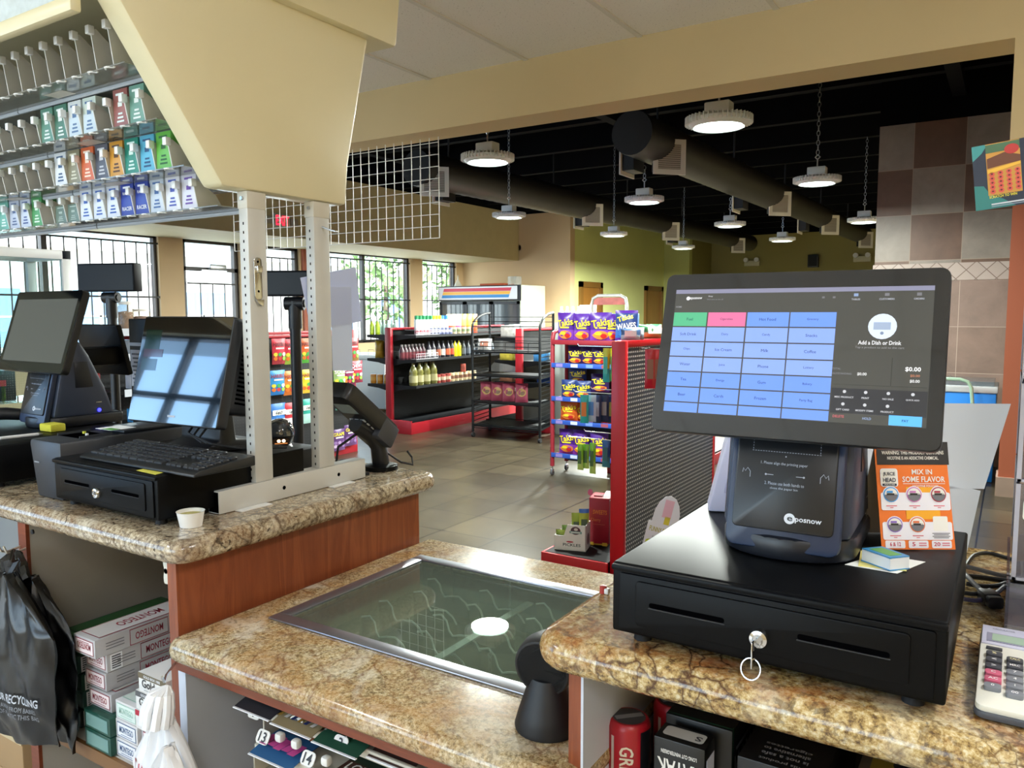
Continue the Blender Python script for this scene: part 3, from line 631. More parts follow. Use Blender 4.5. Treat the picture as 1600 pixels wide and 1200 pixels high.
MNT = mat('9fc4b5', .5); BLU = mat('3f5e88', .5)
carton(-1.708, -1.622, .98, L0[2], 'cigarette_carton', 'pale green and grey carton with mint lettering beside the stack', mat('d6e4dc', .5), LGY, mat('cfdcd6', .5), 'MONTEGO', MNT, MNT)
carton(-1.711, -1.625, .98, L0[1], 'cigarette_carton', 'grey carton with blue lettering under the mint one', mat('e4e6ea', .5), LGY, LGY, 'MONTEGO', BLU, BLU)
carton(-1.713, -1.627, .98, L0[0], 'cigarette_carton', 'grey carton with blue lettering at the bottom beside the dark green cartons', mat('e4e6ea', .5), LGY, LGY, 'MONTEGO', BLU, BLU)
WH = mat('e6e4e0', .45); GLD = mat('6b604a', .5); INK = mat('26262a', .5)
def golden(x0, x1, z, lab, band, rtop=None):
    y0 = .978; m = MB(); z1 = z+.046; m.box(x0, x1, y0, y0+.28, z+.0008, z1-.0008, WH, .0012); T = frame(((x0+x1)/2, y0, z+.023), (1, 0, 0), (0, 0, 1)); w = x1-x0
    m.rect(T, w, .013, band, .0006, cy=.0155).text('GOLD BOX 100S', T, PAPER, w*.6, .006, .0009, cy=.0155).text('Golden', T, INK, w*.7, .019, .0009, cy=-.001, cx=-w*.02).rect(T, w*.6, .002, GY, .0009, cy=-.016)
    Tt = frame(((x0+x1)/2, y0+.14, z1), (0, 1, 0), (-1, 0, 0)); m.disc(Tt, .012, .02, INK, .0006, cx=.03, cy=-.01)
    m.build('cigarette_carton', None, lab, 'carton', 'cigarette cartons on the open shelf')
golden(-1.608, -1.507, L0[4], 'white carton with an olive band and Golden lettering, topmost beside the end panel', GLD)
golden(-1.622, -1.520, L0[3], 'white carton with a dark grey band, second from top beside the end panel', mat('5a5a5c', .5))
golden(-1.626, -1.524, L0[2], 'white carton with a red band behind the white plastic bag', mat('b3243a', .5))
for k in (1, 0): carton(-1.618, -1.525, .985, L0[k], 'cigarette_carton', ('plain grey carton low behind the white bag, upper of two', 'plain grey carton low behind the white bag, lower of two')[1-k], PK, GY, None, '', MAR, MAR)
for k in range(5):
    c1 = ('1e2a26', '2a5048', '21483a', '27493f', '2d6a3c')[k]
    carton(-1.99, -1.895+.003*((k*7) % 3-1), 1.0+.004*((k*5) % 3), L0[k]-.0005*0, 'cigarette_carton', 'dark green carton behind the black bag, '+('lowest', 'second from bottom', 'middle', 'second from top', 'topmost')[k]+' of its stack of five', mat('31564c', .5, var=.5, vscale=40), mat(c1, .45), mat(c1, .45), '', DG, mat('203c34', .5), barcode=True)
CARD = mat('a98a62', .8, var=.08)
MB().box(-1.6, -1.487, 1.40, 1.74, .506, .985, mat('4b4030', .85)).box(-1.598, -1.489, 1.399, 1.40, .60, .9, mat('3f382a', .85)).text('8', frame((-1.51, 1.3985, .86), (1, 0, 0), (0, 0, 1)), mat('2d4a2e', .7), .05, .06).build('cardboard_box', None, 'brown cardboard box at the back of the carton shelf', 'box')
# boxes on the floor under the left bay
for i, (x0, x1, z0, z1, l) in enumerate(((-2.75, -2.15, 0, .27, 'brown cardboard box on the floor below the black bag, lower one'), (-2.7, -2.2, .27, .5, 'brown cardboard box below the black bag, upper one'))):
    m = MB().box(x0, x1, 1.0, 1.4, z0+.001, z1, CARD, .004).box(x0, x1, .998, 1.0, z0+.1, z0+.14, mat('c8b48c', .5)); m.rect(frame(((x0+x1)/2+.2, .9985, z1-.07), (1, 0, 0), (0, 0, 1)), .1, .05, PAPER); m.build('cardboard_box', None, l, 'box')
# ---- carrier bags
BAGB = mat('050506', .3, coat=.15)
def noise2(u, v, s): return sin(u*5.3+s)*cos(v*3.1+s*2)+.5*sin(u*10.7-v*5.2+s*3)+.16*sin(u*19+v*13+s)
def bagmesh(W, H, cx, y0, zt, m, seed, depth=.05, neck=.16, nu=40, nv=48, tilt=.0, fold=.012):
    q = MB(); vs = []; rng = []
    for side in (0, 1):
        for j in range(nv+1):
            v = j/nv
            w = W*(.14+.86*min(1, (v/.28))**.75) if v < .28 else W*(1+.04*sin(v*5))
            for i in range(nu+1):
                u = i/nu*2-1; bul = depth*(1-abs(u)**2.4)*min(1, .25+v*1.6)*(1-.5*max(0, v-.8)/.2)
                f_ = fold*noise2(u*(1.2+.8*(1-v)), v*2.2, seed+side*3)*(.5+.5*v)
                f_ += .006*(1-v)**2*sin(u*16+seed)
                x = cx+u*w/2+tilt*v; y = y0+(-bul-f_ if side == 0 else bul+f_*.5); z = zt-H*v-.012*sin(u*4+seed)*v-.02*abs(u)**3*(1-v)
                vs.append((x, y, z))
    N = (nu+1); K = N*(nv+1); fs = []
    for s_ in (0, 1):
        for j in range(nv):
            for i in range(nu):
                a = s_*K+j*N+i; f4 = (a, a+1, a+N+1, a+N); fs.append(f4[::-1] if s_ == 0 else f4)
    for j in range(nv): a = j*N; fs.append((a, a+N, K+a+N, K+a)); b = a+nu; fs.append((b, K+b, K+b+N, b+N))
    for i in range(nu): a = nv*N+i; fs.append((a, a+1, K+a+1, K+a))
    q.add(vs, fs, m, True)
    def fn(x, z): v = min(1, max(0, (zt-z)/H)); w = W; u = max(-1, min(1, (x-cx-tilt*v)/(w/2))); bul = depth*(1-abs(u)**2.4)*min(1, .25+v*1.6)*(1-.5*max(0, v-.8)/.2); return bul+fold*noise2(u*(1.2+.8*(1-v)), v*2.2, seed)*(.5+.5*v)
    return q, fn
t = thing('plastic_bag_bundle', 'bundle of black plastic carrier bags hanging from hooks on the left counter', 'bag', (-2.0, .9, .5))
q, fn = bagmesh(.37, .40, -2.005, .905, .915, BAGB, 1.3, .045, fold=.007)
T = frame((-2.005, .905, 0), (1, 0, 0), (0, 0, 1)); LT = mat('b9bec6', .5)
q.text('STORE FOR RECYCLING', T, LT, .20, .02, .006, cx=.055, cy=.635, fn=lambda a, b: fn(a-2.005, b), bold=True)
for k, ww in ((0, .19), (1, .205)): q.text('PLASTIC BAG AWAY FROM BABIES' if k == 0 else 'MAKE REUSE OF PLASTIC THIS BAG', T, mat('84888f', .5), ww, .011, .006, cx=.05, cy=.612-k*.016, fn=lambda a, b: fn(a-2.005, b), bold=False)
q.build('bag', t); q, fn = bagmesh(.32, .39, -1.97, .945, .90, mat('060607', .3, coat=.15), 4.1, .02); q.build('bag', t)
q = MB()
for i in range(7): a = i*.9; q.tube([(-2.03+.02*cos(a), .915, .90), (-2.03+.025*cos(a*2), .93+.012*sin(a), .925), (-2.05+.015*sin(a), .945, .94), (-2.02+.02*cos(a), .935, .925), (-2.0+.03*sin(a), .93, .89)], [.012, .014, .01, .013, .012], BAGB, 6)
q.build('knot', t)
q = MB()
for dx in (0, .028): q.tube([(-2.085+dx, .972, .945), (-2.085+dx, .94, .94), (-2.08+dx, .925, .947), (-2.078+dx, .918, .965)], .003, mat('d5cfc2', .3, .6), 6)
q.build('wall_hook', None, 'two small pale metal hooks on the divider edge holding the black bags', 'hook')
WB = mat('e9eaec', .35); RO = mat('c03a50', .5)
t = thing('plastic_bag_bundle', 'white plastic carrier bags with red thank you lettering hanging at the end panel', 'bag', (-1.39, .92, .3))
q, fn = bagmesh(.23, .42, -1.40, .905, .735, WB, 7.7, .035, fold=.007)
T = frame((-1.40, .905, 0), (1, 0, 0), (0, 0, 1))
for k in range(3): q.text('THANK', T, RO, .085, .03, .004, cx=-.05, cy=.60-.038*k, fn=lambda a, b: fn(a-1.40, b), bold=False)
q.build('bag', t)
q, fn = bagmesh(.165, .34, -1.315, .855, .715, WB, 2.2, .03, tilt=.0, fold=.008); T = frame((-1.315, .855, 0), (1, 0, 0), (0, 0, 1))
for k in range(2): q.text('YOU', T, RO, .075, .034, .004, cx=.005, cy=.58-.045*k, fn=lambda a, b: fn(a-1.315, b), bold=False)
q.build('bag', t)
q = MB()
for i in range(8): a = i/8*2*pi; q.tube([(-1.395+.028*cos(a), .88+.02*sin(a), .72), (-1.395+.03*cos(a), .885+.02*sin(a), .75), (-1.39+.02*cos(a), .89+.015*sin(a), .778), (-1.39, .905, .784)], [.010, .009, .009, .008], WB, 7)
q.build('knot', t)
MB().tube([(-1.455, .972, .80), (-1.43, .93, .792), (-1.40, .905, .795), (-1.395, .898, .81)], .0025, CHROME).build('wall_hook', None, 'small hook on the end panel edge holding the white bags', 'hook')

# ================================================================== UNDER THE MIDDLE COUNTER: scratch tickets
t = thing('ticket_dispenser', 'white plastic scratch ticket dispenser trays under the middle counter', 'dispenser', (-1.0, 1.1, .6))
TRAY = mat('c9c4b4', .5)
for (zz, x0, x1, yo) in ((.742, -1.25, -.56, 1.0), (.675, -1.23, -.56, .985), (.605, -1.25, -.56, .975)):
    q = MB().box(x0, x1, yo+.005, 1.30, zz-.006, zz-.002, TRAY).box(x0, x1, yo-.003, yo+.005, zz-.012, zz+.006, TRAY, .002).box(x0, x0+.004, yo+.02, 1.3, zz, zz+.05, TRAY)
    q.build('tray', t)
MB().box(-1.26, -1.25, 1.05, 1.3, .4, .78, mat('8d887a', .6)).box(-.56, -.55, 1.05, 1.3, .4, .78, mat('8d887a', .6)).build('side_bracket', t)
def ticket(x0, w, y0, z0, ln, base, label, deco, droop=.012):
    m = MB(); n = 8; top = []; c = []
    for i in range(n+1):
        u = i/n; c.append((y0+ln*u, z0-droop*(1-u)**2+.003*sin(u*3)))
    vs = [(x0, y, z) for y, z in c]+[(x0+w, y, z) for y, z in c]+[(x0, y, z-.001) for y, z in c]+[(x0+w, y, z-.001) for y, z in c]; k = n+1
    fs = [(i, k+i, k+i+1, i+1) for i in range(n)]+[(2*k+i, 2*k+i+1, 3*k+i+1, 3*k+i) for i in range(n)]+[(0, 2*k, 3*k, k), (n, k+n, 3*k+n, 2*k+n)]
    m.add(vs, fs, base)
    m.box(x0, x0+w, y0-.001, y0+.004, z0-droop-.0012, z0-droop+.0008, PAPER)
    T = frame((x0+w/2, y0+ln/2, z0), (1, 0, 0), (0, 1, 0)); fn = lambda a, b: -droop*(max(0, .5-b/ln))**2+.003*sin((b/ln+.5)*3)
    deco(m, T, w, ln, fn); return m.build('scratch_ticket', None, label, 'scratch ticket', 'scratch tickets under the middle counter')
W_ = mat('e8e6e0', .5); GOLD = mat('a8873c', .4); TG = mat('1f4a38', .45); NAVY = mat('26356e', .45); PINK = mat('c44a92', .45); TBL = mat('2a5c8c', .45); BRN = mat('3c2722', .5)
def d_50(m, T, w, l, fn):
    m.text('50X', T, W_, .03, .035, .0012, cx=-.03, cy=.012, rot=pi/2, fn=fn)
    for i in range(4):
        for j in range(4): m.rect(T, .012, .009, mat('4c4c54', .5), .0016, cx=-.004+i*.0145, cy=-.014+j*.013)
def d_st(m, T, w, l, fn):
    for i, c in enumerate((GOLD, W_, NAVY, GOLD, NAVY, W_)): x = -w*.42+i*w*.16; m.poly(T, [(x, -l*.4), (x+w*.08, -l*.4), (x+w*.14, l*.4), (x+w*.05, l*.4)], c, .0035)
def d_gr(m, T, w, l, fn):
    m.text('MILLION', T, mat('cfe0d2', .5), w*.7, .016, .0045, cy=.03).disc(T, .026, .018, GOLD, .0038, cy=-.004).disc(T, .018, .012, TG, .0042, cy=-.004).text('$', T, GOLD, .012, .018, .0046, cy=-.004)
    for i in range(6): m.disc(T, .0025, .0025, W_, .004, cx=-.043+.017*i, cy=-.035+.004*(i % 3), n=8)
def d_dk(m, T, w, l, fn):
    for i, c in enumerate((NAVY, BRN, mat('6a6a2a', .5), mat('5a2430', .5))): m.rect(T, w*.22, l*.7, c, .0035, cx=-w*.36+i*w*.24)
ticket(-1.272, .104, .968, .763, .11, mat('2b2b31', .45), 'black scratch ticket with white 50X, first on the upper tray', d_50)
ticket(-1.165, .108, .968, .760, .12, mat('8b7c5c', .5), 'gold and navy striped scratch ticket, second on the upper tray', d_st)
ticket(-1.053, .110, .968, .757, .12, TG, 'dark green scratch ticket with a gold emblem, third on the upper tray', d_gr)
ticket(-.938, .10, .990, .753, .10, BRN, 'dark brown and olive scratch ticket, fourth on the upper tray', d_dk)
def d_pk(m, T, w, l, fn):
    for i in range(5): m.rect(T, w*.16, l*.3, PINK, .0035, cx=-w*.36+i*w*.17, cy=-l*.18+.004*(i % 2)).rect(T, w*.16, l*.16, mat('d98a5a', .5), .0035, cx=-w*.36+i*w*.17, cy=l*.22)
def d_go(m, T, w, l, fn):
    m.rect(T, w*.8, l*.4, GOLD, .0035, cy=-l*.1)
    for i in range(5): m.disc(T, .007, .007, mat('d9b860', .4), .004, cx=-.032+.016*i, cy=-l*.1, n=10)
def d_lo(m, T, w, l, fn): m.rect(T, w*.95, .048, mat('4a2a20', .5), .0034, cy=-.012).text('LOTERIA', T, W_, w*.8, .022, .004, cy=-.002).text('DOLLAR', T, W_, w*.5, .01, .004, cy=-.026, cx=-w*.12)
def d_gg(m, T, w, l, fn):
    m.rect(T, w*.86, .002, W_, .0035, cy=l*.3).rect(T, w*.86, .002, W_, .0035, cy=-l*.3)
    for i in range(6): m.rect(T, .004, l*.5, mat('2f6a5c', .5), .0035, cx=-.035+.014*i)
ticket(-1.215, .115, .955, .69, .12, TBL, 'blue scratch ticket with pink blocks, first on the lower tray', d_pk)
ticket(-1.175, .10, 1.085, .72, .06, TBL, 'narrow blue and gold scratch ticket tucked behind the pink one', d_go)
ticket(-1.02, .13, .955, .688, .12, mat('2c4030', .5), 'dark green and brown scratch ticket with LOTERIA lettering, second on the lower tray', d_lo)
ticket(-.86, .12, .965, .69, .11, mat('17453c', .45), 'dark green scratch ticket with thin white lines, third on the lower tray', d_gg)
for s, x, y, z in (('9', -1.12, .992, .748), ('3', -1.0, .99, .747), ('13', -1.205, .985, .70), ('14', -1.08, .985, .695), ('10', -.885, .985, .695), ('1', -1.235, .992, .74)):
    m = MB(); T = frame((x, y, z), (1, 0, 0), (0, .5, .85)); m.rrect(T, .034, .026, .008, W_, .002).rrect(T, .034, .026, .008, W_, 0).text(s, T, INK, None, .019, .0028); m.build('number_tag', None, 'white number tag reading '+s+' on the ticket dispenser', 'tag', 'number tags on the ticket dispenser')
for i, (x, y, z) in enumerate(((-1.165, .99, .70), (-1.12, .99, .70), (-1.035, .985, .695), (-.915, 1.01, .757), (-.84, .985, .70))):
    MB().box(x-.009, x+.009, y-.006, y+.01, z, z+.018, W_, .005).build('ticket_clip', None, 'small white clip on the ticket dispenser, '+nth(i)+' from the left', 'clip', 'clips on the ticket dispenser')

# ================================================================== UNDER THE RIGHT COUNTER
CRED = mat('a81624', .35); CBK = mat('17171a', .4)
def can(x, y, label):
    m = MB(); m.lathe([(.031, 0), (.034, .003), (.034, .15), (.031, .158), (.029, .16), (0, .16)], CRED, (x, y, .736), 28)
    T = frame((x, y, .8962), (1, 0, 0), (0, 1, 0)); m.disc(T, .026, .026, mat('3c3c40', .4), .0004).poly(T, [(-.02, -.012), (-.012, -.02), (.02, .012), (.012, .02)], mat('8a8a8e', .4), .001)
    def pan(a0, a1, z0, z1, mm, dr=.0004):
        vs = []; n = 6
        for i in range(n+1):
            a = a0+(a1-a0)*i/n; vs += [(x+(.034+dr)*cos(a), y+(.034+dr)*sin(a), .736+z0), (x+(.034+dr)*cos(a), y+(.034+dr)*sin(a), .736+z1)]
        m.add(vs, [(2*i, 2*i+2, 2*i+3, 2*i+1) for i in range(n)], mm, True)
    pan(R(-118), R(-108), .0, .14, mat('c9b9b0', .4)); pan(R(-35), R(10), .0, .15, CBK)
    Tt = frame((x+.0345*cos(R(-72)), y+.0345*sin(R(-72)), .817), (0, 0, -1), (cos(R(18)), sin(R(18)), 0))
    m.text('GRIZZLY', Tt, mat('d8c8b0', .4), .095, .022, .0008)
    return m.build('tobacco_can_roll', None, label, 'can roll')
can(-.481, 1.10, 'red roll of cans with a grey lid, front one under the right counter'); can(-.440, 1.19, 'red roll of cans standing behind the front one under the right counter')
KB = mat('0f1011', .35); KG = mat('1f5a44', .4)
def kayak(x0, x1, y0, y1, z1, label, extra):
    m = MB(); m.box(x0, x1, y0, y1, .736, z1, KB, .0015); Tt = frame(((x0+x1)/2, (y0+y1)/2, z1), (-1, 0, 0), (0, -1, 0)); w = x1-x0; l = y1-y0
    extra(m, Tt, w, l, x0, x1, y0, y1, z1); return m.build('snuff_box', None, label, 'box', 'black boxes under the right counter')
def k1(m, Tt, w, l, x0, x1, y0, y1, z1):
    Tf = frame(((x0+x1)/2, y0, z1-.06), (-1, 0, 0), (0, 0, -1)); T2 = frame(((x0+x1)/2, y0, z1-.06), (1, 0, 0), (0, 0, 1))
    m.text('KAYAK', T2, W_, w*.85, .028, .0006, cy=.016, rot=pi).text('LONG CUT WINTERGREEN', T2, W_, w*.7, .006, .0006, cy=.041, rot=pi).rrect(Tt, w*.8, l*.6, .006, mat('c9c8c2', .5), .0006, cy=-.002).text('S', Tt, INK, .01, .013, .001, cx=-.022)
    m.box(x1+.0002, x1+.001, y0+.008, y1-.005, .74, z1-.02, mat('c3c8dc', .5))
def k2(m, Tt, w, l, x0, x1, y0, y1, z1):
    m.rect(Tt, w*.98, .003, KG, .0006, cy=l*.48).disc(Tt, .042, .034, KG, .0005, cy=l*.25).disc(Tt, .040, .032, KB, .0008, cy=l*.25).text('KAYAK', Tt, W_, w*.5, .02, .0012, cy=l*.26).text('WINTERGREEN', Tt, mat('9a9a9a', .5), w*.45, .005, .0012, cy=l*.12).text('WARNING', Tt, mat('7a8a9a', .5), w*.55, .012, .0008, cy=-l*.05)
    Ts = frame((x1, (y0+y1)/2, z1-.055), (0, -1, 0), (0, 0, -1)); Ts = frame((x1, y0+l*.32, z1-.07), (0, 1, 0), (0, 0, 1))
    m.text('KAYAK', Ts, mat('b5b5b8', .5), l*.55, .05, .0006, rot=0).rect(Ts, l*.5, .006, mat('77777a', .5), .0006, cy=.034); m.rect(Ts, .003, .15, KG, .0006, cx=-l*.31)
def k3(m, Tt, w, l, x0, x1, y0, y1, z1):
    m.text('KAYAK', Tt, mat('8a8a8c', .5), w*.6, .02, .0006, cy=l*.1)
    for k, s in enumerate(('This product', 'is not a safe', 'alternative to', 'cigarettes')): m.text(s, Tt, mat('8a8a8c', .5), w*.55, .009, .0006, cy=l*.45-.015*k)
kayak(-.424, -.346, 1.062, 1.108, .90, 'small open black box with a white S label, in front under the right counter', k1)
kayak(-.43, -.325, 1.125, 1.40, .905, 'long black box with a green oval on top, behind the small open box', k2)
kayak(-.31, -.19, 1.10, 1.38, .885, 'black box with grey warning text on top, right of the green oval box', k3)
m = MB().box(-.16, -.03, 1.12, 1.36, .736, .87, mat('54483a', .6), .003); T = frame((-.095, 1.24, .87), (1, 0, 0), (0, 1, 0)); m.rect(T, .1, .1, mat('8f7a2c', .5), .0005, cy=-.04).rect(T, .03, .1, mat('6a6f86', .5), .0009, cx=.04, cy=-.04).disc(T, .012, .012, INK, .0012, cx=-.01, cy=-.02); m.build('display_box', None, 'brown display box with a yellow top, rightmost under the right counter', 'box')
# ================================================================== CASH DRAWERS
POSB = mat('171a22', .34); POSN = mat('353d50', .38); SLOT = mat('040405', .9, spec=0)
def cash_drawer(x0, x1, y0, y1, label, keyed, fm=None):
    z0, z1 = TZ+.015, 1.18; w = x1-x0; t = thing('cash_drawer', label, 'cash drawer', ((x0+x1)/2, (y0+y1)/2, TZ)); B = fm or BLACK
    MB().box(x0, x1, y0+.006, y1, z0, z1, B, .0035, 3).box(x0, x1, y0, y0+.012, z1-.011, z1-.002, B, .003).build('case', t)
    m = MB(); T = frame(((x0+x1)/2, y0+.006, (z0+z1)/2), (1, 0, 0), (0, 0, 1)); h = z1-z0
    m.prism(rpoly(-w/2+.012, w/2-.012, -h/2+.005, h/2-.013, .004), 0, .004, B, 'Z', .0012, T); pw = w-.075
    m.prism(rpoly(-pw/2, pw/2, -h/2+.017, h/2-.02, .006), .003, .0075, B, 'Z', .0015, T)
    fr = m.build('drawer_front', t); m = MB()
    for sx in (-1, 1): cx = sx*w*.235; m = MB(); m.prism(rpoly(cx-w*.125, cx+w*.125, -.0035, .0035, .0034), .0072, .0079, SLOT, 'Z', 0, T).prism(rpoly(cx-w*.127, cx+w*.127, -.0052, -.0038, .0006), .0072, .0088, mat('2a2c30', .3), 'Z', 0, T); m.build('media_slot', fr)
    L = MB(); TL2 = frame(((x0+x1)/2+(.0 if keyed else -.01), y0-.0015, (z0+z1)/2-.012), (1, 0, 0), (0, 0, 1)); L.lathe([(.0125, 0), (.0125, .004), (.011, .008), (.007, .009), (.0065, .007), (0, .007)], CHROME, T=TL2, n=24)
    lk = L.build('lock', t)
    if keyed:
        k = MB(); c = TL2.translation; k.box(c.x-.0012, c.x+.0012, c.y-.03, c.y-.006, c.z-.006, c.z+.004, CHROME).box(c.x-.001, c.x+.001, c.y-.036, c.y-.024, c.z-.028, c.z+.006, CHROME, .0008); k.build('key', lk)
        k = MB(); k.tube([(c.x+.012*cos(a)-.002, c.y-.03+.004*sin(a), c.z-.030+.0125*sin(a)) for a in [2*pi*i/20 for i in range(20)]], .0011, CHROME, 6, True); k.build('key_ring', lk)
    for fx in (x0+.035, x1-.035):
        for fy in (y0+.035, y1-.035): MB().lathe([(.013, 0), (.011, .016), (0, .016)], MATTE, (fx, fy, TZ), 14).build('foot', t)
    return t
cash_drawer(-.461, -.0445, .985, 1.422, 'large black cash drawer with a key ring in its lock, on the right worktop', True)
cash_drawer(-1.960, -1.543, .996, 1.42, 'black cash drawer with a round lock, under the keyboard on the left worktop', False)
cash_drawer(-2.84, -2.253, .99, 1.43, 'black cash drawer at the far left under the switched-off till', False)

# ================================================================== TILL TERMINALS
def screen_T(c, yaw, tilt):
    a, b = R(yaw), R(tilt); r = Vector((cos(a), sin(a), 0)); u = Vector((-sin(a)*sin(b), cos(a)*sin(b), cos(b))); return frame(c, r, u)
def till(c, yaw, tilt, bx, by, label, on, W=.383, H=.242):
    t = thing('till_terminal', label, 'till', (bx, by+.12, 1.18)); z0 = 1.1805; T = Matrix.Translation((bx, by, z0)) @ Matrix.Rotation(R(yaw), 4, 'Z')
    foot = [(-.092, .25), (-.094, .1)]+[(-.094*cos(a), .07-.068*sin(a)) for a in [pi*i/14 for i in range(15)]]+[(.094, .1), (.092, .25)]
    MB().prism(foot[::-1], 0, .034, POSB, 'Z', .008, T).build('foot', t)
    prof = [(.030, .03), (.225, .03), (.195, .12), (.15, .22), (.12, .27), (.085, .25), (.062, .185)]
    MB().prism(prof, -.09, .09, POSN, 'X', .014, T).build('body', t)
    # front lip and paper door on the sloping front
    a = Vector((0, .024, .04)); b_ = Vector((0, .058, .185)); u = (b_-a).normalized(); D = T @ frame((0, .041-.0075, .113), (1, 0, 0), u) @ Matrix.Translation((0, -.017, 0))
    MB().prism(rpoly(-.078, .078, -.085, .085, .014), -.012, .004, mat('22304c', .34), 'Z', .003, D).build('door_surround', t)
    d = MB(); d.prism(rpoly(-.069, .069, -.058, .078, .007), .002, .008, mat('14161b', .3), 'Z', .0018, D); dr = d.build('paper_door', t)
    q = MB(); g = mat('aab2c4', .5); e = .0085
    n = 26
    for i in range(n): q.rect(D, .0022, .0007, g, e, cx=-.046+.092*i/(n-1), cy=.053)
    for sx in (-1, 1):
        for i in range(4): q.rect(D, .0007, .0022, g, e, cx=sx*.046, cy=.056+.004*i)
        hx = sx*.052; q.tube([D @ Vector((hx-sx*.004, .014, e)), D @ Vector((hx-sx*.004, .022, e)), D @ Vector((hx, .027, e)), D @ Vector((hx+sx*.003, .022, e)), D @ Vector((hx+sx*.006, .026, e)), D @ Vector((hx+sx*.007, .02, e))], .0005, g, 4)
        q.rect(D, .011, .0008, g, e, cx=sx*.021, cy=.02).disc(D, .0015, .0015, g, e, cx=sx*.026, cy=.02, n=8)
    q.text('1. Please align the printing paper', D, g, .064, .0052, e, cx=-.002, cy=.036, bold=False).text('2. Please use both hands to', D, g, .054, .0045, e, cx=.0, cy=.008, bold=False).text('close the paper bin', D, g, .038, .004, e, cx=.0, cy=.001, bold=False).disc(D, .001, .001, g, e, cy=.047, n=8)
    q.disc(D, .0075, .0075, mat('d9dde6', .4), e, cx=.011, cy=-.039).text('e', D, mat('14161b', .4), .0075, .006, e+.0006, cx=.0115, cy=-.0392).text('posnow', D, mat('d9dde6', .4), .035, .0075, e, cx=.036, cy=-.0405)
    q.build('lettering', dr)
    for sx in (-1, 1): s_ = MB(); s_.prism([(.10, .12), (.155, .12), (.14, .2), (.10, .2)], sx*.0898, sx*.0915, POSB, 'X', .0006, T); s_.build('side_hatch', t)
    MB().disc(T @ frame((.0915, .17, .045), (0, 1, 0), (0, 0, 1)), .006, .006, glow('2a2cff' if not on else '15161a', 4.0 if not on else .01), .0005).rect(T @ frame((.0915, .17, .07), (0, 1, 0), (0, 0, 1)), .018, .003, STEEL, .0005).build('power_button', t)
    # monitor
    S_ = screen_T(c, yaw, tilt)
    MB().prism(rpoly(-W/2, W/2, -H/2, H/2, .012), -.022, -.001, mat('111216', .35), 'Z', .004, S_).prism(rpoly(-.11, .11, -.075, .06, .02), -.045, -.02, mat('111216', .4), 'Z', .006, S_).build('monitor_shell', t)
    m = MB(); BZ = mat('0b0c0e', .05, spec=.9); m.prism(rpoly(-W/2+.001, W/2-.001, -H/2+.001, H/2-.001, .011), -.001, .0004, BZ, 'Z', 0, S_); g = m.build('screen_glass', t)
    ax0, ax1, ay1, ay0 = -W/2+.045*W, W/2-.047*W, H/2-.104*H, -H/2+.12*H; AW = ax1-ax0; AH = ay1-ay0; m = MB()
    def bx_(s0, s1, t0, t1, h, e_, lay=1): m.rect(S_, (s1-s0)*AW, (t1-t0)*AH, glow(h, e_), .0005+.0003*lay, cx=ax0+AW*(s0+s1)/2, cy=ay1-AH*(t0+t1)/2)
    def tx(s, x, y, w, h, c='d8dade', e_=.6, bold=True): m.text(s, S_, glow(c, e_), w*AW if w else None, h*AH, .0017, cx=ax0+AW*x, cy=ay1-AH*y, bold=bold)
    if on:
        bx_(0, 1, 0, 1, '55554f', .55, 0); bx_(0, 1, 0, .034, '9a9ab4', .6)
        cols = [(.002, .147), (.153, .312), (.318, .485), (.49, .664)]
        names = [['Fuel', 'Cigarettes', 'Hot Food', 'Grocery'], ['Soft Drink', 'Dairy', 'Candy', 'Snacks'], ['Chips', 'Ice Cream', 'Milk', 'Coffee'], ['Water', 'Juice', 'Phone', 'Lottery'], ['Tea', 'Energy', 'Gum', 'Bakery'], ['Beer', 'Cards', 'Frozen', 'Party Bag'], ['', '', '', '']]
        for r_ in range(7):
            for k, (s0, s1) in enumerate(cols):
                t0 = .19+.122*r_; t1 = min(.995, t0+.112); h = '79a0ec'
                if r_ == 0 and k == 0: h = '52b283'
                elif r_ == 0 and k == 1: h = 'e0709c'
                elif r_ in (1, 2, 3): h = '86a4f0'
                else: h = '6b94ee'
                bx_(s0, s1, t0, t1, h, .85)
                if names[r_][k]: tx(names[r_][k], (s0+s1)/2, (t0+t1)/2, None, .022, '3c4a78', .4, False)
        m.disc(S_, .0175, .0175, glow('c8d6ea', .95), .0011, cx=ax0+AW*.831, cy=ay1-AH*.295); bx_(.80, .86, .265, .32, '9fb0c8', .8, 3); m.disc(S_, .0022, .0022, glow('8294b0', .7), .0017, cx=ax0+AW*.831, cy=ay1-AH*.345)
        tx('Add a Dish or Drink', .825, .415, .15, .03, 'e8e8ea', .8); tx('Tap a product to add to the cart', .826, .452, .17, .02, 'a8a8aa', .6, False)
        tx('$0.00', .945, .60, .052, .035, 'f2f2f2', .9); tx('$0.00', .953, .645, .032, .02, 'd08a6a', .6); tx('$0.00', .953, .683, .033, .024, 'e8e8e8', .8); tx('$0.00', .772, .645, .033, .024, 'e8e8e8', .8)
        tx('TOTAL', .68, .61, .03, .014, '9a9aa0', .5); tx('OUTSTANDING', .70, .645, .07, .014, '9a9aa0', .5)
        bx_(.672, .872, .722, .724, '3a3a38', .4); bx_(.875, .995, .722, .724, '3a3a38', .4); bx_(.872, .874, .52, .722, '3a3a38', .4); bx_(.668, .998, .75, .93, '34353a', .6)
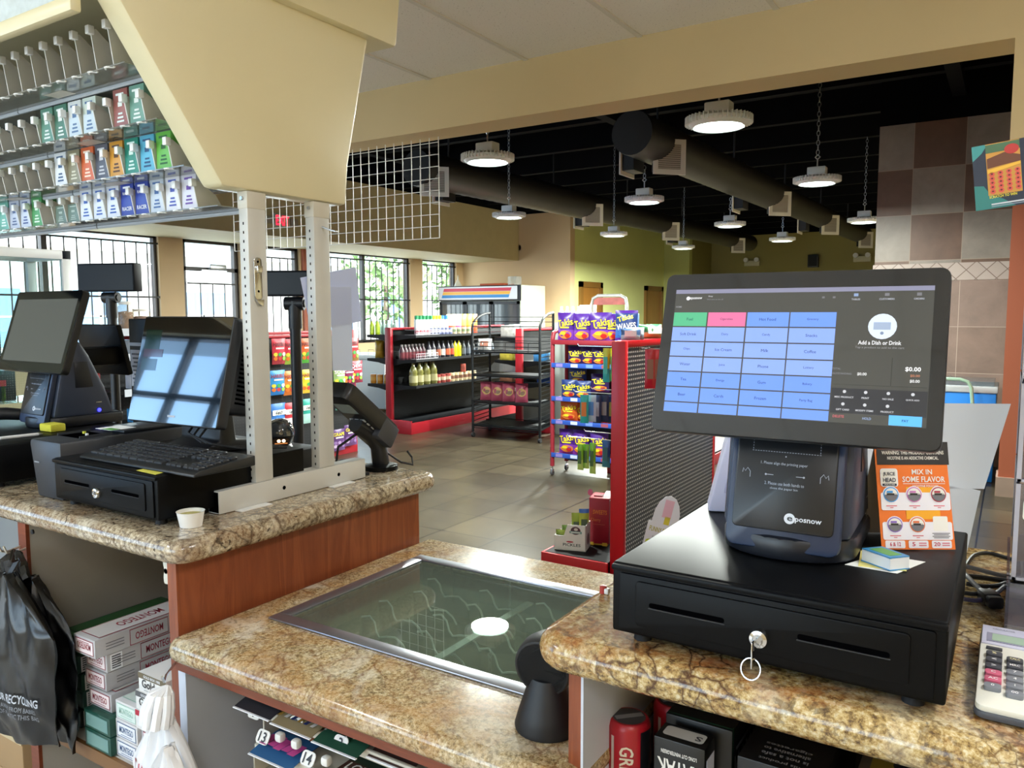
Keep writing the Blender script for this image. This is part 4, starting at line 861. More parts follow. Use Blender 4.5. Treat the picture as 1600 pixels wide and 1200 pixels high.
        for k, (x, y, s) in enumerate(((.715, .79, 'MISC PRODUCT'), (.79, .79, 'PRINT'), (.868, .79, 'NO SALE'), (.95, .79, 'QUICK ADD'), (.713, .88, 'GIFT CARD'), (.79, .88, 'MODIFY ITEMS'), (.868, .88, 'PRODUCT'))):
            m.disc(S_, .0022, .0022, glow('d6d8dc', .7), .0017, cx=ax0+AW*x, cy=ay1-AH*(y-.015), n=8); tx(s, x, y+.025, None, .013, 'd6d8dc', .7)
        tx('DELETE', .70, .955, .04, .018, 'd06a70', .7); tx('HOLD', .80, .96, .03, .018, '9ab0d8', .7); bx_(.752, .855, .93, .932, '6a6a70', .5); bx_(.875, .985, .925, .995, '56a8f0', 1.0, 2); tx('PAY', .93, .96, .022, .018, '2a5a90', .5)
        m.disc(S_, .003, .003, glow('e8e8ea', .8), .0017, cx=ax0+AW*.058, cy=ay1-AH*.075, n=12); tx('eposnow', .092, .077, .054, .022, 'e8e8ea', .8); tx('Shop', .155, .06, .02, .016, 'c8c8cc', .6); tx('Welcome to the till', .175, .085, .07, .012, 'a8a8ac', .5, False); tx('HOME', .02, .145, .025, .014, 'b8b8bc', .5)
        for x, s in ((.73, 'TABLES'), (.84, 'CUSTOMERS'), (.95, 'ORDERS')): bx_(x-.008, x+.008, .05, .072, '9fb6e0' if x < .8 else '8a8a90', .6, 2); tx(s, x, .095, None, .013, 'c8ccd8', .6)
        for x in (.61, .65): bx_(x-.005, x+.005, .07, .085, 'a0a0a4', .4, 2)
    else: bx_(0, 1, 0, 1, '6e736f', .42, 0)  # grey reflection on the unlit screen, put in as a faint glow
    m.build('display', g); return t
till((-.26, 1.133, 1.471), 1.4, 16, -.262, 1.108, 'switched-on touchscreen till with blue product buttons, on the right cash drawer', True)
tl = till((-2.505, 1.258, 1.477), -1.5, 17.5, -2.525, 1.222, 'switched-off touchscreen till with a blank grey screen, at the far left', False, .397, .255)
S_ = screen_T((-2.60, 1.52, 1.41), 180-1, 12); MB().prism(rpoly(-.13, .13, -.085, .085, .008), -.016, 0, BLACK, 'Z', .003, S_).build('customer_display', tl)
MB().box(-2.57, -2.49, 1.38, 1.51, 1.36, 1.42, BLACK, .01).build('display_bracket', tl)
# white card reader stand behind the right till
q = MB(); LAV = mat('c9c6dc', .4); T = Matrix.Translation((-.405, 1.372, 1.1805)) @ Matrix.Rotation(R(20), 4, 'Z')
q.prism([(-.045, 0), (.07, 0), (.07, .17), (-.005, .17)], -.03, .03, LAV, 'Y', .005, T); q.prism([(-.018, .035), (.05, .025), (.05, .15), (.006, .15)], -.0315, -.029, mat('aeaac6', .4), 'Y', .001, T)
q.box(.018, .04, -.033, -.0315, .085, .115, mat('8a88a0', .4), T=T); q.build('card_reader_stand', None, 'white plastic card reader stand half hidden behind the right till', 'card reader')

# ---- touch monitor, keyboard, printer on the left
t = thing('touch_monitor', 'black touch monitor reflecting the windows, standing behind the keyboard', 'monitor', (-1.735, 1.3, 1.18))
S_ = screen_T((-1.735, 1.199, 1.39), 2.6, 14); W, H = .335, .272; PB = mat('1d1e22', .45)
MB().prism(rpoly(-W/2, W/2, -H/2, H/2, .01), -.03, 0, PB, 'Z', .005, S_).prism(rpoly(-W/2+.02, W/2-.006, -H/2+.04, H/2-.015, .015), -.095, -.028, PB, 'Z', .014, S_).build('shell', t)
q = MB()
for k in range(16): q.box(W/2-.0075, W/2-.005, -.085, -.045, -.07+.0105*k, -.065+.0105*k, SLOT, T=S_ @ Matrix(((1, 0, 0, 0), (0, 0, 1, 0), (0, 1, 0, 0), (0, 0, 0, 1))))
q.build('side_vent', t)
SG = mat('04060a', .02, spec=1.0, coat=1.0); m = MB(); m.rect(S_, W-.006, H-.006, SG, .0006); g = m.build('screen_glass', t)
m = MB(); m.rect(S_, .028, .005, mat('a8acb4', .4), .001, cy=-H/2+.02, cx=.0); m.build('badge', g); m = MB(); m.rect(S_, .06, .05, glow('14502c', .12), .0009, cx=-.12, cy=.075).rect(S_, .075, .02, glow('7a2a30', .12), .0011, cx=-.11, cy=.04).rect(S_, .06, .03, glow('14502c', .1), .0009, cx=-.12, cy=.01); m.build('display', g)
MB().prism([(.0, .0), (.16, .0), (.15, .02), (.07, .03), (.06, .12), (.10, .17), (.07, .19), (.03, .13), (.02, .03), (-.04, .012)], -.08, .08, PB, 'X', .006, Matrix.Translation((-1.735, 1.23, 1.181))).build('stand', t)
q = MB()
for k in range(3): q.tube([(-1.72+.03*k, 1.26, 1.29), (-1.71+.02*k, 1.20, 1.235-.005*k), (-1.66+.02*k, 1.20, 1.215), (-1.62+.02*k, 1.25, 1.2), (-1.6+.03*k, 1.36, 1.19)], .003, MATTE)
q.build('cable', t)
KX0, KX1, KY0, KY1 = -1.892, -1.452, 1.035, 1.19
t = thing('keyboard', 'black computer keyboard lying on the left cash drawer', 'keyboard', ((KX0+KX1)/2, (KY0+KY1)/2, 1.1805)); KM = mat('1b1d20', .4); KK = mat('24262b', .45)
MB().prism([(KY0-.008, 0), (KY1, 0), (KY1, .024), (KY0+.006, .012), (KY0-.008, .006)], KX0, KX1, KM, 'X', .004, Matrix.Translation((0, 0, 1.181))).build('case', t)
q = MB()
for r_ in range(6):
    n = (15, 15, 14, 14, 13, 9)[r_]; yy = KY1-.018-.0215*r_; zz = 1.181+.0225-.0022*r_; wtot = .285
    for k in range(n):
        kw = wtot/n; x = KX0+.016+kw*k
        if r_ == 5 and k in (3, 4, 5): kw *= 1
        q.box(x+.001, x+kw-.0015, yy-.0185, yy-.001, zz-.003, zz+.006, KK, .0018, 1)
    for k in range(3): x = KX0+.314+.0187*k; q.box(x+.001, x+.0172, yy-.0185, yy-.001, zz-.003, zz+.006, KK, .0018, 1) if r_ in (0, 1, 2, 5) else None
    if r_:
        for k in range(3): x = KX0+.375+.0187*k; q.box(x+.001, x+.0172, yy-.0185, yy-.001, zz-.003, zz+.006, KK, .0018, 1)
q.build('keys', t)
t = thing('receipt_printer', 'dark grey till printer squeezed between the two left cash drawers', 'printer', (-2.03, 1.2, TZ)); PG = mat('33363c', .4)
MB().prism([(-2.082, TZ+.001), (-1.9645, TZ+.001), (-1.9645, 1.212), (-2.105, 1.212), (-2.11, 1.2)], 1.02, 1.40, PG, 'Y', .008).build('case', t)
MB().box(-2.09, -1.97, 1.19, 1.39, 1.2125, 1.222, mat('2b3038', .3), .004).build('lid', t)
MB().box(-2.085, -1.985, 1.085, 1.16, 1.2125, 1.2135, SLOT).box(-2.088, -2.085, 1.08, 1.165, 1.212, 1.219, PG).box(-1.985, -1.982, 1.08, 1.165, 1.212, 1.219, PG).build('tray', t)
MB().rect(frame((-2.075, 1.0185, 1.155), (1, 0, 0), (0, 0, 1)), .024, .004, mat('8a8d92', .4), 0).build('badge', t)
m = MB().box(-2.06, -1.985, 1.165, 1.235, 1.2225, 1.2232, PAPER, T=None).box(-2.03, -1.985, 1.165, 1.19, 1.2233, 1.2238, mat('5fa04a', .6)); m.build('receipt_slip', None, 'white and green paper slip on the till printer lid', 'paper')
q = MB(); q.box(-2.06, -2.055, 1.13, 1.137, 1.2136, 1.2196, mat('d8d84a', .5)).box(-2.02, -2.013, 1.115, 1.12, 1.2136, 1.2196, WHITE); q.build('paper_clip', None, 'two tiny yellow and white bits in the till printer tray', 'clip')
MB().box(-2.44, -2.375, 1.21, 1.255, 1.1805, 1.203, mat('d6cf3e', .85, bump=.6, bscale=300), .004).build('sponge', None, 'yellow sponge beside the switched-off till', 'sponge')
MB().tube([(-2.36, 1.065, 1.185), (-2.345, 1.16, 1.185)], .0045, mat('e6e6e6', .4), 8).tube([(-2.345, 1.16, 1.185), (-2.3435, 1.172, 1.1845)], [.004, .001], STEEL, 8).build('pen', None, 'white pen lying on the far left cash drawer', 'pen')
q = MB(); q.tube([(-2.80, 1.08, 1.185), (-2.78, 1.12, 1.20), (-2.74, 1.18, 1.212), (-2.70, 1.24, 1.212), (-2.665, 1.29, 1.205), (-2.65, 1.315, 1.20)], [.012, .018, .02, .02, .018, .012], BLK2, 10); q.build('handset', None, 'curved black handset lying left of the switched-off till', 'handset')
def note(pts, z, h, name, label, cat='note', dz=.0006): m = MB(); m.prism([(p.x, p.y) for p in pts], z, z+dz, mat(h, .8)); return m.build(name, None, label, cat)
note([onz(*p, 1.181) for p in ((213, 735), (243, 741.5), (272, 734), (246, 728))], 1.1806, 'e3dc5a', 'sticky_note', 'yellow sticky note on the front corner of the left cash drawer')
# ---- pole displays
def pole(x, y, ztop, base, yaw, w, h, label):
    t = thing('pole_display', label, 'pole display', (x, y, TZ)); B = mat('121318', .4)
    MB().lathe([(.05, 0), (.05, .008), (.02, .014), (.016, .02)], B, (x, y, TZ), 20).build('base', t)
    MB().lathe([(.017, .01), (.017, ztop-h-.10-TZ), (.021, ztop-h-.10-TZ), (.021, ztop-h-.015-TZ), (0, ztop-h-.015-TZ)], B, (x, y, TZ), 16).build('pole', t)
    B2 = mat('0d0f15', .5, spec=.15); T = Matrix.Translation((x, y, ztop-h)) @ Matrix.Rotation(R(yaw), 4, 'Z')
    m = MB(); m.tube([T @ Vector((-.03, 0, -.022)), T @ Vector((.03, 0, -.022))], .021, B, 14); m.lathe([(.012, 0), (.012, .004), (0, .004)], mat('2b2c30', .4), T=T @ frame((.03, 0, -.022), (0, 1, 0), (0, 0, 1))); m.build('hinge', t)
    MB().box(-w/2, w/2, -.024, .024, 0, h, B2, .004, T=T).build('head', t)
    MB().rect(T @ frame((0, -.0245, h/2), (1, 0, 0), (0, 0, 1)), w-.012, h-.012, mat('0b0e18', .3, spec=.2), .0004).build('window', t)
p = ony(180, 600, 1.74); hd = ony(168, 412, 1.74); hb = ony(168, 456, 1.74); pole(p.x, 1.74, hd.z, 0, 22, .24, hd.z-hb.z, 'black pole display with a blank dark window, behind the switched-off till')
p = ony(464, 600, 1.72); hd = ony(464, 423, 1.72); hb = ony(464, 463, 1.72); pole(p.x, 1.72, hd.z, 0, 30, .2, hd.z-hb.z, 'black pole display half hidden by the white posts')
# ---- black box with dome scanner
MB().box(-1.885, -1.66, 1.405, 1.60, TZ+.001, 1.148, mat('17181c', .4), .003).build('junction_box', None, 'plain black box on the left worktop behind the white posts', 'box')
t = thing('barcode_scanner', 'glossy dome barcode scanner with a lit amber slot, on the black box', 'barcode scanner', (-1.725, 1.50, 1.149)); cx, cy, cz = -1.725, 1.50, 1.149
MB().lathe([(.036, 0), (.034, .008), (.03, .014), (.036, .026), (.040, .04)], mat('1a1b1f', .3), (cx, cy, cz), 24).build('base', t)
MB().lathe([(.041, .04)]+[(.041*cos(a), .046+.04*sin(a)) for a in [pi/2*i/8 for i in range(9)]], mat('3d4248', .06, spec=.9, coat=1), (cx, cy, cz), 28).build('dome', t)
q = MB(); dv = Vector((.8, -.6, 0)); sv = Vector((.6, .8, 0))
T = frame(Vector((cx, cy, cz+.026))+dv*.040, sv, (0, 0, 1)); q.rrect(T, .045, .017, .007, mat('3a2416', .3), 0).disc(T, .0045, .004, glow('ffd9a0', 9), .0006, cx=-.006, cy=.002, n=10).disc(T, .0045, .004, glow('ffd9a0', 9), .0006, cx=.007, cy=.002, n=10).rect(T, .034, .003, glow('c07840', .8), .0006, cy=-.005); q.build('scan_window', t)
MB().disc(frame((-1.69, 1.475, 1.1484), (1, 0, 0), (0, 1, 0)), .02, .014, mat('d8dae0', .3), .0008).disc(frame((-1.69, 1.475, 1.1484), (1, 0, 0), (0, 1, 0)), .012, .008, mat('8a8f9c', .3), .0014).build('sticker', None, 'shiny silver sticker on the black box in front of the scanner', 'sticker')
q = MB(); q.tube([(-1.76, 1.46, 1.156), (-1.78, 1.44, 1.20), (-1.77, 1.43, 1.225), (-1.74, 1.43, 1.20), (-1.73, 1.42, 1.165), (-1.69, 1.42, 1.154)], .004, MATTE); q.build('cable', None, 'looped black cable on the black box beside the dome scanner', 'cable')
# ---- card payment terminal on its stand
t = thing('card_terminal', 'black card payment terminal tilted on a stand at the end of the left worktop', 'card terminal', (-1.57, 1.74, TZ)); X = -1.57
a = onx(520, 620, X); b_ = onx(597, 690, X); c = onx(589, 735, X)
MB().lathe([(.05, 0), (.05, .012), (.03, .016), (0, .016)], BLACK, (X, 1.745, TZ+.001), 24).build('base', t)
MB().tube([(X, 1.745, TZ+.012), (X, 1.735, TZ+.07), (X, 1.70, TZ+.115), (X, 1.64, TZ+.15)], [.026, .024, .027, .025], mat('1b1c20', .35), 10).build('arm', t)
u = (b_-a).normalized(); T = frame((a+b_)/2, (1, 0, 0), -u); L = (b_-a).length
m = MB(); m.prism(rpoly(-.046, .046, -L/2, L/2, .02), -.05, .0, mat('1a1b1f', .3), 'Z', .012, T); m.build('body', t)
m = MB(); m.rrect(T, .066, .05, .004, mat('7f9296', .15), .0008, cy=L*.25); m.build('screen', t)
m = MB()
for i in range(4):
    for j in range(3): m.box(-.03+j*.021, -.014+j*.021, -L*.02-.02*i, -L*.02-.02*i+.012, 0, .003, mat('c9ccd0', .4), .001, 1, T)
m.build('keypad', t)
m = MB(); m.box(-.048, .048, -L/2+.0, -L/2+.075, -.045, .02, mat('3e4046', .4), .006, T=T); m.build('printer_cover', t)
q = MB(); q.tube([(X, 1.66, 1.19), (X-.03, 1.6, 1.15), (X-.02, 1.58, 1.1), (X, 1.6, 1.07), (X+.03, 1.66, 1.07)], .004, MATTE); q.build('cable', t); q = MB(); q.tube([(X+.01, 1.75, 1.12), (X+.03, 1.80, 1.08), (X+.06, 1.82, 1.072), (X+.04, 1.84, 1.09), (X+.03, 1.83, 1.11)], .003, MATTE); q.build('cable', t)
q = MB(); q.lathe([(.03, 0), (.034, .012), (.03, .024), (.022, .024), (.022, .004), (0, .004)], BLACK, (-1.66, 1.69, TZ+.001), 20); q.build('cable_ring', None, 'black round cable holder beside the card terminal base', 'holder')
# ---- steel rack posts, base bar, things on them
t = thing('rack_stand', 'white painted steel stand with two posts carrying the overhead rack', 'stand', (-1.545, 1.39, TZ)); PW = mat('cdccc6', .4, var=.04); PWB = mat('c9cbcc', .4)
m = MB().box(-1.565, -1.525, 1.143, 1.63, TZ+.001, 1.12, PW, .002)
m.build('base_bar', t); MB().box(-1.524, -1.500, 1.185, 1.275, TZ+.0005, TZ+.003, WHITE).build('shim', t); MB().box(-1.524, -1.503, 1.485, 1.565, TZ+.0005, TZ+.003, WHITE).build('shim', t); MB().box(-1.562, -1.528, 1.1425, 1.1432, TZ+.004, 1.117, SLOT).build('open_end', t)
m = MB()
for yy in (1.335, 1.525): m.disc(frame((-1.5245, yy, 1.093), (0, 1, 0), (0, 0, 1)), .0052, .0052, SLOT, 0, n=14)
m.build('bolt_hole', t)
for y0, y1 in ((1.25, 1.303), (1.458, 1.512)):
    p_ = MB().box(-1.557, -1.526, y0, y1, 1.1205, 1.815, PW, .0015).build('post', t); q = MB()
    for k in range(30): q.rect(frame((-1.5415, y0-.0004, 1.74-.021*k), (1, 0, 0), (0, 0, 1)), .004, .0065, SLOT)
    q.build('slots', p_); MB().box(-1.559, -1.5245, y0-.0015, y1+.001, 1.775, 1.8145, mat('cfcabc', .4), .001).build('sleeve', p_)
    MB().lathe([(.005, 0), (.004, .004), (0, .004)], STEEL, T=frame((-1.541, y0-.002, 1.798), (1, 0, 0), (0, 0, 1)), n=10).build('bolt', p_)
m = MB(); T = frame((-1.5255, 1.273, 1.611), (0, 1, 0), (0, 0, 1)); m.prism(rpoly(-.0115, .0115, -.05, .05, .009), .001, .003, CHROME, 'Z', .0008, T).prism([(-.0115, -.05), (.0115, -.05), (.009, -.066), (-.004, -.060)], .001, .008, CHROME, 'Z', .0008, T)
m.prism([(-.008, .03), (.008, .03), (.0065, .014), (-.0065, .014)], .003, .011, CHROME, 'Z', .001, T)
for yy in (.04, -.03): m.disc(T, .003, .003, SLOT, .0036, cy=yy, n=10)
m.build('bottle_opener', None, 'chrome bottle opener screwed to the first white post', 'bottle opener')
MB().tube([(-1.526, 1.486, 1.752), (-1.50, 1.494, 1.742), (-1.492, 1.497, 1.74)], .0022, STEEL, 6).lathe([(.005, 0), (.005, .002), (0, .003)], STEEL, (-1.49, 1.4975, 1.738), 8).build('nail', None, 'nail sticking out of the second white post near its top', 'nail')
def sheet(pts, name, label, h='e6e9f4', n=8, curl=.0, axis=0, **k):
    a, b, c, d = [Vector(p) for p in pts]; vs = []; fs = []; nn = (b-a).cross(d-a).normalized()
    for j in range(n+1):
        for i in range(n+1):
            u, v = i/n, j/n; p = (a*(1-u)+b*u)*(1-v)+(d*(1-u)+c*u)*v; vs.append(p+nn*curl*(u*u if axis == 0 else v*v))
    for j in range(n):
        for i in range(n): q = j*(n+1)+i; fs.append((q, q+1, q+n+2, q+n+1))
    m = MB(); m.add(vs, fs, paper(h), True); return m.build(name, None, label, 'paper', **k)
X = -1.562
sheet([onx(469, 434, X), onx(558, 417, X), onx(568, 502, X), onx(486, 517, X)], 'paper_sheet', 'white paper sheet taped askew behind the second white post', 'cfd4ee', curl=.006)
X = -1.558
sheet([onx(516, 448, X), onx(549, 448, X), onx(551, 579, X), onx(520, 579, X)], 'paper_sheet', 'lower narrow white paper sheet hanging on the second white post', 'd6dcec')
m = MB(); m.lathe([(.023, 0), (.029, .033), (.0302, .0335), (.0275, .033), (.026, .026), (0, .026)], WHITE, (-1.5, 1.05, TZ+.0005), 24, mats=[WHITE, WHITE, WHITE, WHITE, mat('cfc478', .6)]); m.build('paper_cup', None, 'small white cup with yellow dregs at the corner of the left worktop', 'cup')

# ================================================================== RIGHT WORKTOP SMALL THINGS
T = frame((0, 0, 0), (1, 0, 0), (0, 1, 0))
yaw = R(31.8); bl = Vector((-.147, 1.246, 1.1812)); rv = Vector((cos(yaw), sin(yaw), 0)); tb = R(13); back = Vector((-sin(yaw), cos(yaw), 0)); up = back*sin(tb)+Vector((0, 0, cos(tb))); CWd, CHt = .108, .158
C = frame(bl+rv*CWd/2+up*CHt/2, rv, up); m = MB(); OR = mat('e8752c', .45); YL = mat('f0a82a', .45); CW_ = mat('e6e4ec', .5)
m.prism([(-CWd/2-.0, -CHt/2), (CWd/2, -CHt/2), (CWd/2-.004, CHt/2), (-CWd/2+.004-.006, CHt/2)], -.001, 0, OR, 'Z', 0, C)
foot_ = [C @ Vector((-CWd/2, CHt/2, -.001)), C @ Vector((CWd/2, CHt/2, -.001))]; d1 = bl+rv*CWd+back*.09; d0 = bl+back*.09
m.quad(foot_[0], foot_[1], d1, d0, mat('c8c8cc', .6)); H2 = CHt/2
m.rect(C, CWd*.985, .034, INK, .0006, cy=H2-.017).text('WARNING: THIS PRODUCT CONTAINS', C, W_, .092, .0055, .0012, cy=H2-.016).text('NICOTINE IS AN ADDICTIVE CHEMICAL.', C, W_, .076, .0048, .0012, cy=H2-.024)
m.rect(C, .05, .008, YL, .0006, cx=.012, cy=.008).rect(C, .05, .018, YL, .0006, cx=.01, cy=-.026)
m.rrect(C, .026, .027, .004, CW_, .0008, cx=-.037, cy=.026).rrect(C, .0235, .0245, .003, W_, .0011, cx=-.037, cy=.026).text('JUICE', C, mat('26304a', .5), .018, .0065, .0016, cx=-.037, cy=.031).text('HEAD', C, mat('26304a', .5), .019, .0065, .0016, cx=-.037, cy=.0225).rrect(C, .021, .0035, .001, mat('26304a', .5), .0013, cx=-.037, cy=.0155).text('POUCHES', C, W_, .015, .002, .0018, cx=-.037, cy=.0155)
m.text('MIX IN', C, W_, .030, .0075, .001, cx=.012, cy=.0345).text('SOME FLAVOR', C, W_, .063, .0085, .001, cx=.014, cy=.0235).rect(C, .062, .0008, W_, .001, cx=.014, cy=.017).text('NICOTINE POUCHES', C, W_, .038, .003, .001, cx=.016, cy=.0135)
m.rrect(C, .102, .026, .003, CW_, .0008, cy=-.009).rrect(C, .102, .026, .003, CW_, .0008, cy=-.052)
def tin(x, y, col, lab):
    g = mat(col, .4); m.disc(C, .0125, .0125, CW_, .0012, cx=x, cy=y).disc(C, .0112, .0112, g, .0015, cx=x, cy=y).disc(C, .0096, .0096, W_, .0018, cx=x, cy=y)
    pts = [(x+.0096*cos(a), y+.0096*sin(a)) for a in [pi+pi*i/12 for i in range(13)]]; m.poly(C, pts, mat('6f7078', .5), .0021); m.rect(C, .011, .0028, INK, .0024, cx=x-.001, cy=y+.0005).rect(C, .009, .003, g, .0024, cx=x-.002, cy=y+.004).text('12', C, INK, .003, .0026, .0026, cx=x+.0062, cy=y+.0005); m.rect(C, .016, .0012, mat('d05060', .5), .0012, cx=x, cy=lab).rect(C, .005, .001, mat('d05060', .5), .0012, cx=x, cy=lab-.0026)
for x, col in ((-.036, '3f9ae0'), (-.002, 'c67ab8'), (.034, 'a83a50')): tin(x, .001, col, -.0155)
for x, col in ((-.033, '8a6ac0'), (.0, 'd8734a')): tin(x, -.043, col, -.0590)
m.rrect(C, .0215, .0215, .002, W_, .0012, cx=.034, cy=-.0415)
for k in range(4): m.rect(C, .026-.004*(k % 2), .0011, mat('6a6a70', .5), .0012, cx=.034, cy=-.0555-.0022*k)
for x, s in ((-.034, '6 & 12'), (0, '5'), (.034, '20')): m.rrect(C, .029, .011, .002, CW_, .0008, cx=x, cy=-.0715).text(s, C, mat('c04058', .5), .016 if len(s) > 2 else .0075*len(s)/1.6, .006, .0012, cx=x-(0 if len(s) > 2 else .007), cy=-.0712); (m.rect(C, .011, .0018, mat('d08090', .5), .0012, cx=x+.006, cy=-.0698).rect(C, .011, .0018, mat('d08090', .5), .0012, cx=x+.006, cy=-.073) if len(s) <= 2 else None)
m.build('advert_card', None, 'orange folded advertising card with white lettering beside the right till', 'advert card')
note([onz(*p, 1.181) for p in ((1320, 882), (1402, 896), (1446, 878), (1372, 866))], 1.1806, 'eceee8', 'paper_note', 'white paper note under the yellow one, in front of the orange card')
note([onz(*p, 1.182) for p in ((1341, 884), (1417, 892), (1400, 868), (1345, 860))], 1.1814, 'e9dd84', 'sticky_note', 'yellow sticky note under the small blue box')
a = [onz(*p, 1.199) for p in ((1347, 858), (1391, 873), (1421, 870), (1378, 855))]; m = MB(); P2 = [(p.x, p.y) for p in a]; m.prism(P2, 1.1822, 1.1992, mat('dfe2e4', .5)).prism(P2, 1.1984, 1.2004, mat('3f8fc4', .35)).prism(inset(P2, .006), 1.2002, 1.2008, mat('68a85a', .4)).prism(inset(P2, -.0006), 1.1822, 1.1836, mat('3f8fc4', .35)); m.build('matchbox', None, 'small blue and green box lying on the sticky note', 'box')
# sheets of paper standing behind the right drawer
sheet([(-.28, 1.47, 1.37), ony(1581, 632, 1.5), ony(1539, 766, 1.5), (-.26, 1.47, 1.22)], 'paper_sheet', 'large white paper sheet standing behind the right till, its corner curling out', 'e2e4ec', curl=.012)
sheet([(-.25, 1.485, 1.27), ony(1533, 768, 1.515), ony(1502, 906, 1.515), (-.24, 1.485, 1.07)], 'paper_sheet', 'lower white paper sheet standing behind the orange advertising card', 'dfe1ea', curl=.006)
# cables and plug
m = MB(); CB = mat('17171b', .45); PU = mat('34304e', .45); GC = mat('5a5c62', .5)
def cb(p, r, mm): m.tube([onz(x, y, TZ+r*1.1+dz) for x, y, dz in p], r, mm, 7)
def smooth(p):
    out = []
    for i in range(len(p)-1):
        a, b, c, d = [Vector(p[min(len(p)-1, max(0, i+k))]) for k in (-1, 0, 1, 2)]
        for j in range(5): t_ = j/5; out.append(.5*((2*b)+(c-a)*t_+(2*a-5*b+4*c-d)*t_*t_+(3*b-a-3*c+d)*t_**3))
    return out+[Vector(p[-1])]
paths = [([(1509, 884), (1522, 868), (1545, 864), (1575, 872), (1600, 880)], .0035, CB), ([(1506, 884), (1530, 890), (1560, 898), (1590, 905)], .004, GC), ([(1508, 900), (1530, 902), (1560, 906), (1600, 912)], .0045, CB), ([(1510, 912), (1535, 916), (1560, 915), (1580, 908)], .004, CB), ([(1506, 936), (1530, 938), (1552, 930), (1570, 916)], .0035, PU), ([(1505, 926), (1525, 928), (1548, 922)], .0035, CB), ([(1507, 896), (1520, 910), (1535, 925)], .004, GC)]
for i, (p, r, c) in enumerate(paths):
    q = MB(); q.tube(smooth([onz(x, y, TZ+r*1.1+.002*i) for x, y in p]), r, c, 7); q.build('cable', None, ('thin black', 'grey', 'thick black', 'black', 'purple', 'short black', 'grey plug')[i]+' cable on the worktop right of the cash drawer', 'cable', 'cables beside the right cash drawer')
a = onz(1538, 928, TZ+.015); b_ = onz(1568, 952, TZ+.015); u = (b_-a).normalized(); T = frame(a, u, Vector((0, 0, 1)).cross(u)); m = MB()
m.tube([T @ Vector((-.012, 0, 0)), T @ Vector((.004, 0, 0))], [.006, .009], CB, 10).box(.002, .03, -.0125, .0125, -.0105, .0105, CB, .003, T=T).prism(rpoly(-.011, .011, -.009, .009, .004), .03, .042, CB, 'Z', .001, T @ Matrix(((0, 0, 1, 0), (1, 0, 0, 0), (0, 1, 0, 0), (0, 0, 0, 1)))); m.build('power_plug', None, 'black power connector at the end of the cable, behind the calculator', 'plug')
# calculator
cx0, cx1, cy0, cy1 = -.0175, .105, 1.012, 1.243
t = thing('calculator', 'white desktop calculator with grey and pink keys at the right edge', 'calculator', ((cx0+cx1)/2, (cy0+cy1)/2, TZ)); SL = Matrix.Translation((cx0, cy0, TZ+.002)) @ Matrix.Rotation(R(4), 4, 'X'); w, l = cx1-cx0, cy1-cy0
MB().prism(rpoly(0, w, 0, l, .012), 0, .008, mat('4c5058', .4), 'Z', .002, SL).build('base', t)
MB().prism(rpoly(.001, w-.001, .003, l-.001, .01), .007, .015, mat('e4e2d4', .4), 'Z', .003, SL).build('case', t)
m = MB(); m.box(.002, w-.002, l-.062, l-.003, .014, .0165, mat('c8c8dc', .3), .002, T=SL).box(.008, w-.008, l-.055, l-.028, .0165, .0172, mat('8a8aa0', .3), T=SL).box(.014, w-.014, l-.052, l-.031, .0172, .0176, mat('a3bba6', .2), T=SL); d = m.build('display', t)
MB().box(.06, .1, l-.022, l-.010, .0166, .0172, mat('4a4650', .3), T=SL).build('solar_cell', t); MB().text('CALCULATOR', SL @ frame((.027, l-.014, .0168), (1, 0, 0), (0, 1, 0)), mat('7a7a90', .4), .026, .004).build('lettering', d)
K1 = mat('3f4047', .45); K2 = mat('7d8087', .45); K3 = mat('c8607c', .45); rows = [['%', 'CALC', 'GT', 'TAX', '/'], ['<', 'MRC', 'M-', 'M+', 'x'], ['>', '7', '8', '9', '-'], ['C', '4', '5', '6', '+'], ['AC', '1', '2', '3', '='], ['0', '00', '.', '=', '=']]
for r_ in range(6):
    for k in range(5):
        x = .0085+.0222*k; y = l-.1-.0175*r_-(.003 if k else -.004); s = rows[r_][k]; mm = K3 if s in ('C', 'AC') else (K1 if r_ < 2 or (k == 0 and r_ < 3) else K2)
        m = MB(); m.prism(rpoly(x, x+.0178, y-.007, y+.006, .004), .013, .0205, mm, 'Z', .002, SL); m.text(s, SL @ frame((x+.0089, y-.0005, .0206), (1, 0, 0), (0, 1, 0)), mat('ece4b0' if r_ == 0 else 'f0f0f0', .5), .011 if len(s) > 2 else None, .0055, .0003); m.build('key', t)
for x in (.014, .06): MB().box(x-.006, x+.012, l-.082+(.004 if x < .03 else 0), l-.076+(.004 if x < .03 else 0), .0145, .018, K1, .001, T=SL).build('slide_switch', t)
